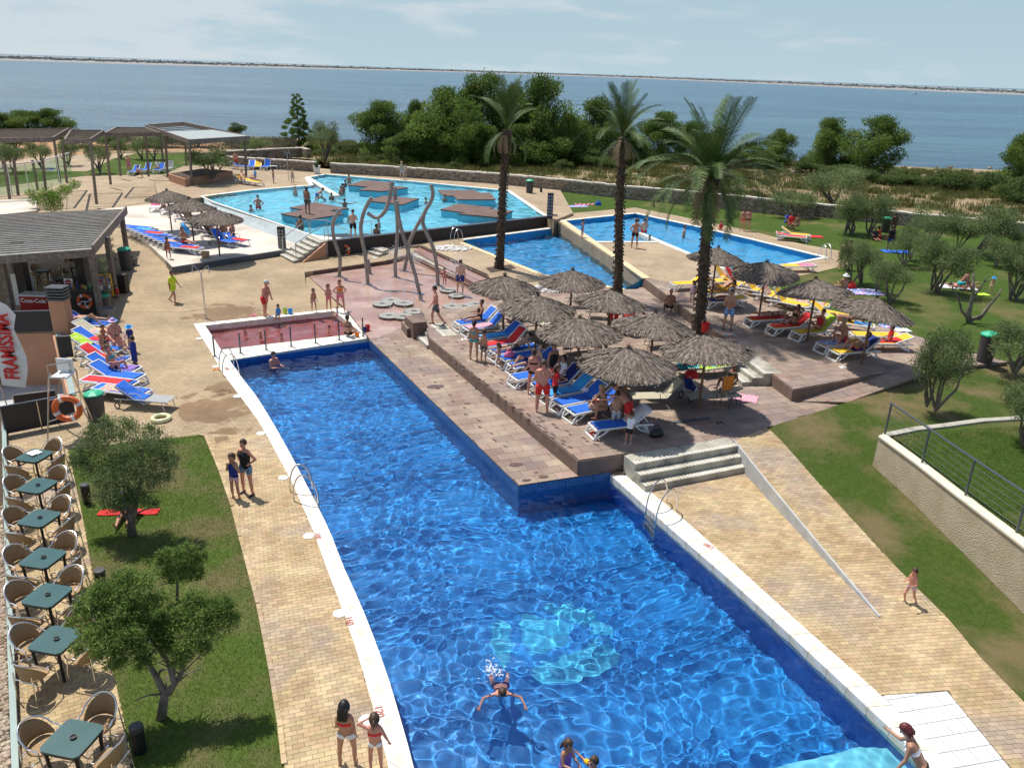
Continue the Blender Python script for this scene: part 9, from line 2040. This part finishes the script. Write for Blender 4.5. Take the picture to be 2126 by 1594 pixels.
PP('B',960,290,.1,20,.9,'sitlong','small child in red sitting beside a grey planter at the bar',skin='tan',hair='brown',wear=(('shirt','red'),),sex='c',child=True);PP('A',570,1500,.25,60,1.7,'sit','person sitting at the left shaded bar table',skin='tan',hair='brown',wear=(('trunks','brown'),),seat=.46);PP('A',690,1450,.25,-60,1.7,'sit','person sitting at the right shaded bar table',skin='dark',hair='black',wear=(('trunks','black'),('shirt','white')),seat=.46)
PP('C',1060,655,.02,10,1.6,'sitlong','person in blue sitting on a red towel behind the left olive trunk',skin='tan',hair='black',wear=(('shirt','blue'),))
for k,x,y,z,f_,h_,ps,lab,sk,wr,sx_,st in(('B',850,720,0,60,1.2,'hunch','boy hunched on the red covered loungers behind the hat man','tan',(('shorts','red'),),'c',.38),('B',1000,800,0,80,1.15,'sitlong','child stretched out between the hat man and the bikini woman','red',(('shorts','sky'),),'c',.38),('H',860,700,ZD,200,1.6,'recline','person reclining in the shade of the second parasol','dark',bi('navy'),'w',.38),('I',1000,720,ZD,60,1.65,'sitknee','person in shade left of the palm trunk under a parasol','dark',bi('black'),'w',.38),('I',560,1000,ZD,30,1.65,'sitlong','person half hidden under the big front parasol','dark',(('trunks','blue'),),'m',.38),
 ('I',1380,1090,ZD,100,1.6,'sit','person in lime sitting under the palm parasol','dark',(('shirt','lime'),),'w',.38),('H',1010,1090,ZD,-60,1.7,'recline','bather with bare feet towards the pool behind the standing woman','fair',(('trunks','navy'),),'m',.38),('A',1700,1150,ZL,60,1.6,'recline','person reclining among the dark pale deck loungers','dark',(('trunks','navy'),),'m',.38),('E',1000,320,ZW,80,1.2,'relax','child near the far shower post','tan',(('shorts','blue'),),'c',None),('J',60,330,ZU,180,1.6,'recline','sunbather among the steep yellow backs','red',bi('red'),'w',.38)):
 PP(k,x,y,z,f_,h_,ps,lab,skin=sk,hair='brown',wear=wr,sex=sx_,child=sx_=='c',seat=st)
p=W(1022,1392,ZWATER+.03);spray(p,.13,110,'white splash behind the swimmer in the blue pool',9,.22)
# wet footprints and splashes drying on the slabs
m_wetmark=mat('damp stone mark',(.11,.065,.055),(.15,.09,.075),.3,6);b=MB();rs=random.Random(31)
def mark(p,r1,r2,a):b.add([(p.x+math.cos(t)*r1*math.cos(a)-math.sin(t)*r2*math.sin(a),p.y+math.cos(t)*r1*math.sin(a)+math.sin(t)*r2*math.cos(a),p.z+.009)for t in[2*PI*i/9 for i in range(9)]],[tuple(range(9))])
def trail(u0,v0,u1,v1,z,n):
 for i in range(n):t=i/n;p=W(u0+(u1-u0)*t+rs.uniform(-3,3)+(4 if i%2 else-4),v0+(v1-v0)*t,z);mark(p,rs.uniform(.03,.05),rs.uniform(.08,.12),.8)
trail(930,740,1190,935,ZD,30);trail(800,700,1060,940,ZS,18);trail(950,710,1060,810,ZD,14);trail(1100,860,1250,930,ZD,10)
for u,v,z,r_ in((902,803,ZS,.3),(1092,997,ZS,.12),(1127,990,ZS,.14),(1070,965,ZS,.2),(1113,981,ZS,.06),(970,838,ZS,.1)):p=W(u,v,z);mark(p,r_,r_*.7,.3);mark(p+Vector((r_*.7,r_*.2,.001)),r_*.5,r_*.5,0)
o=b.build('damp_marks',m_wetmark);o['kind']='stuff'
bpy.data.scenes.remove(TMP)
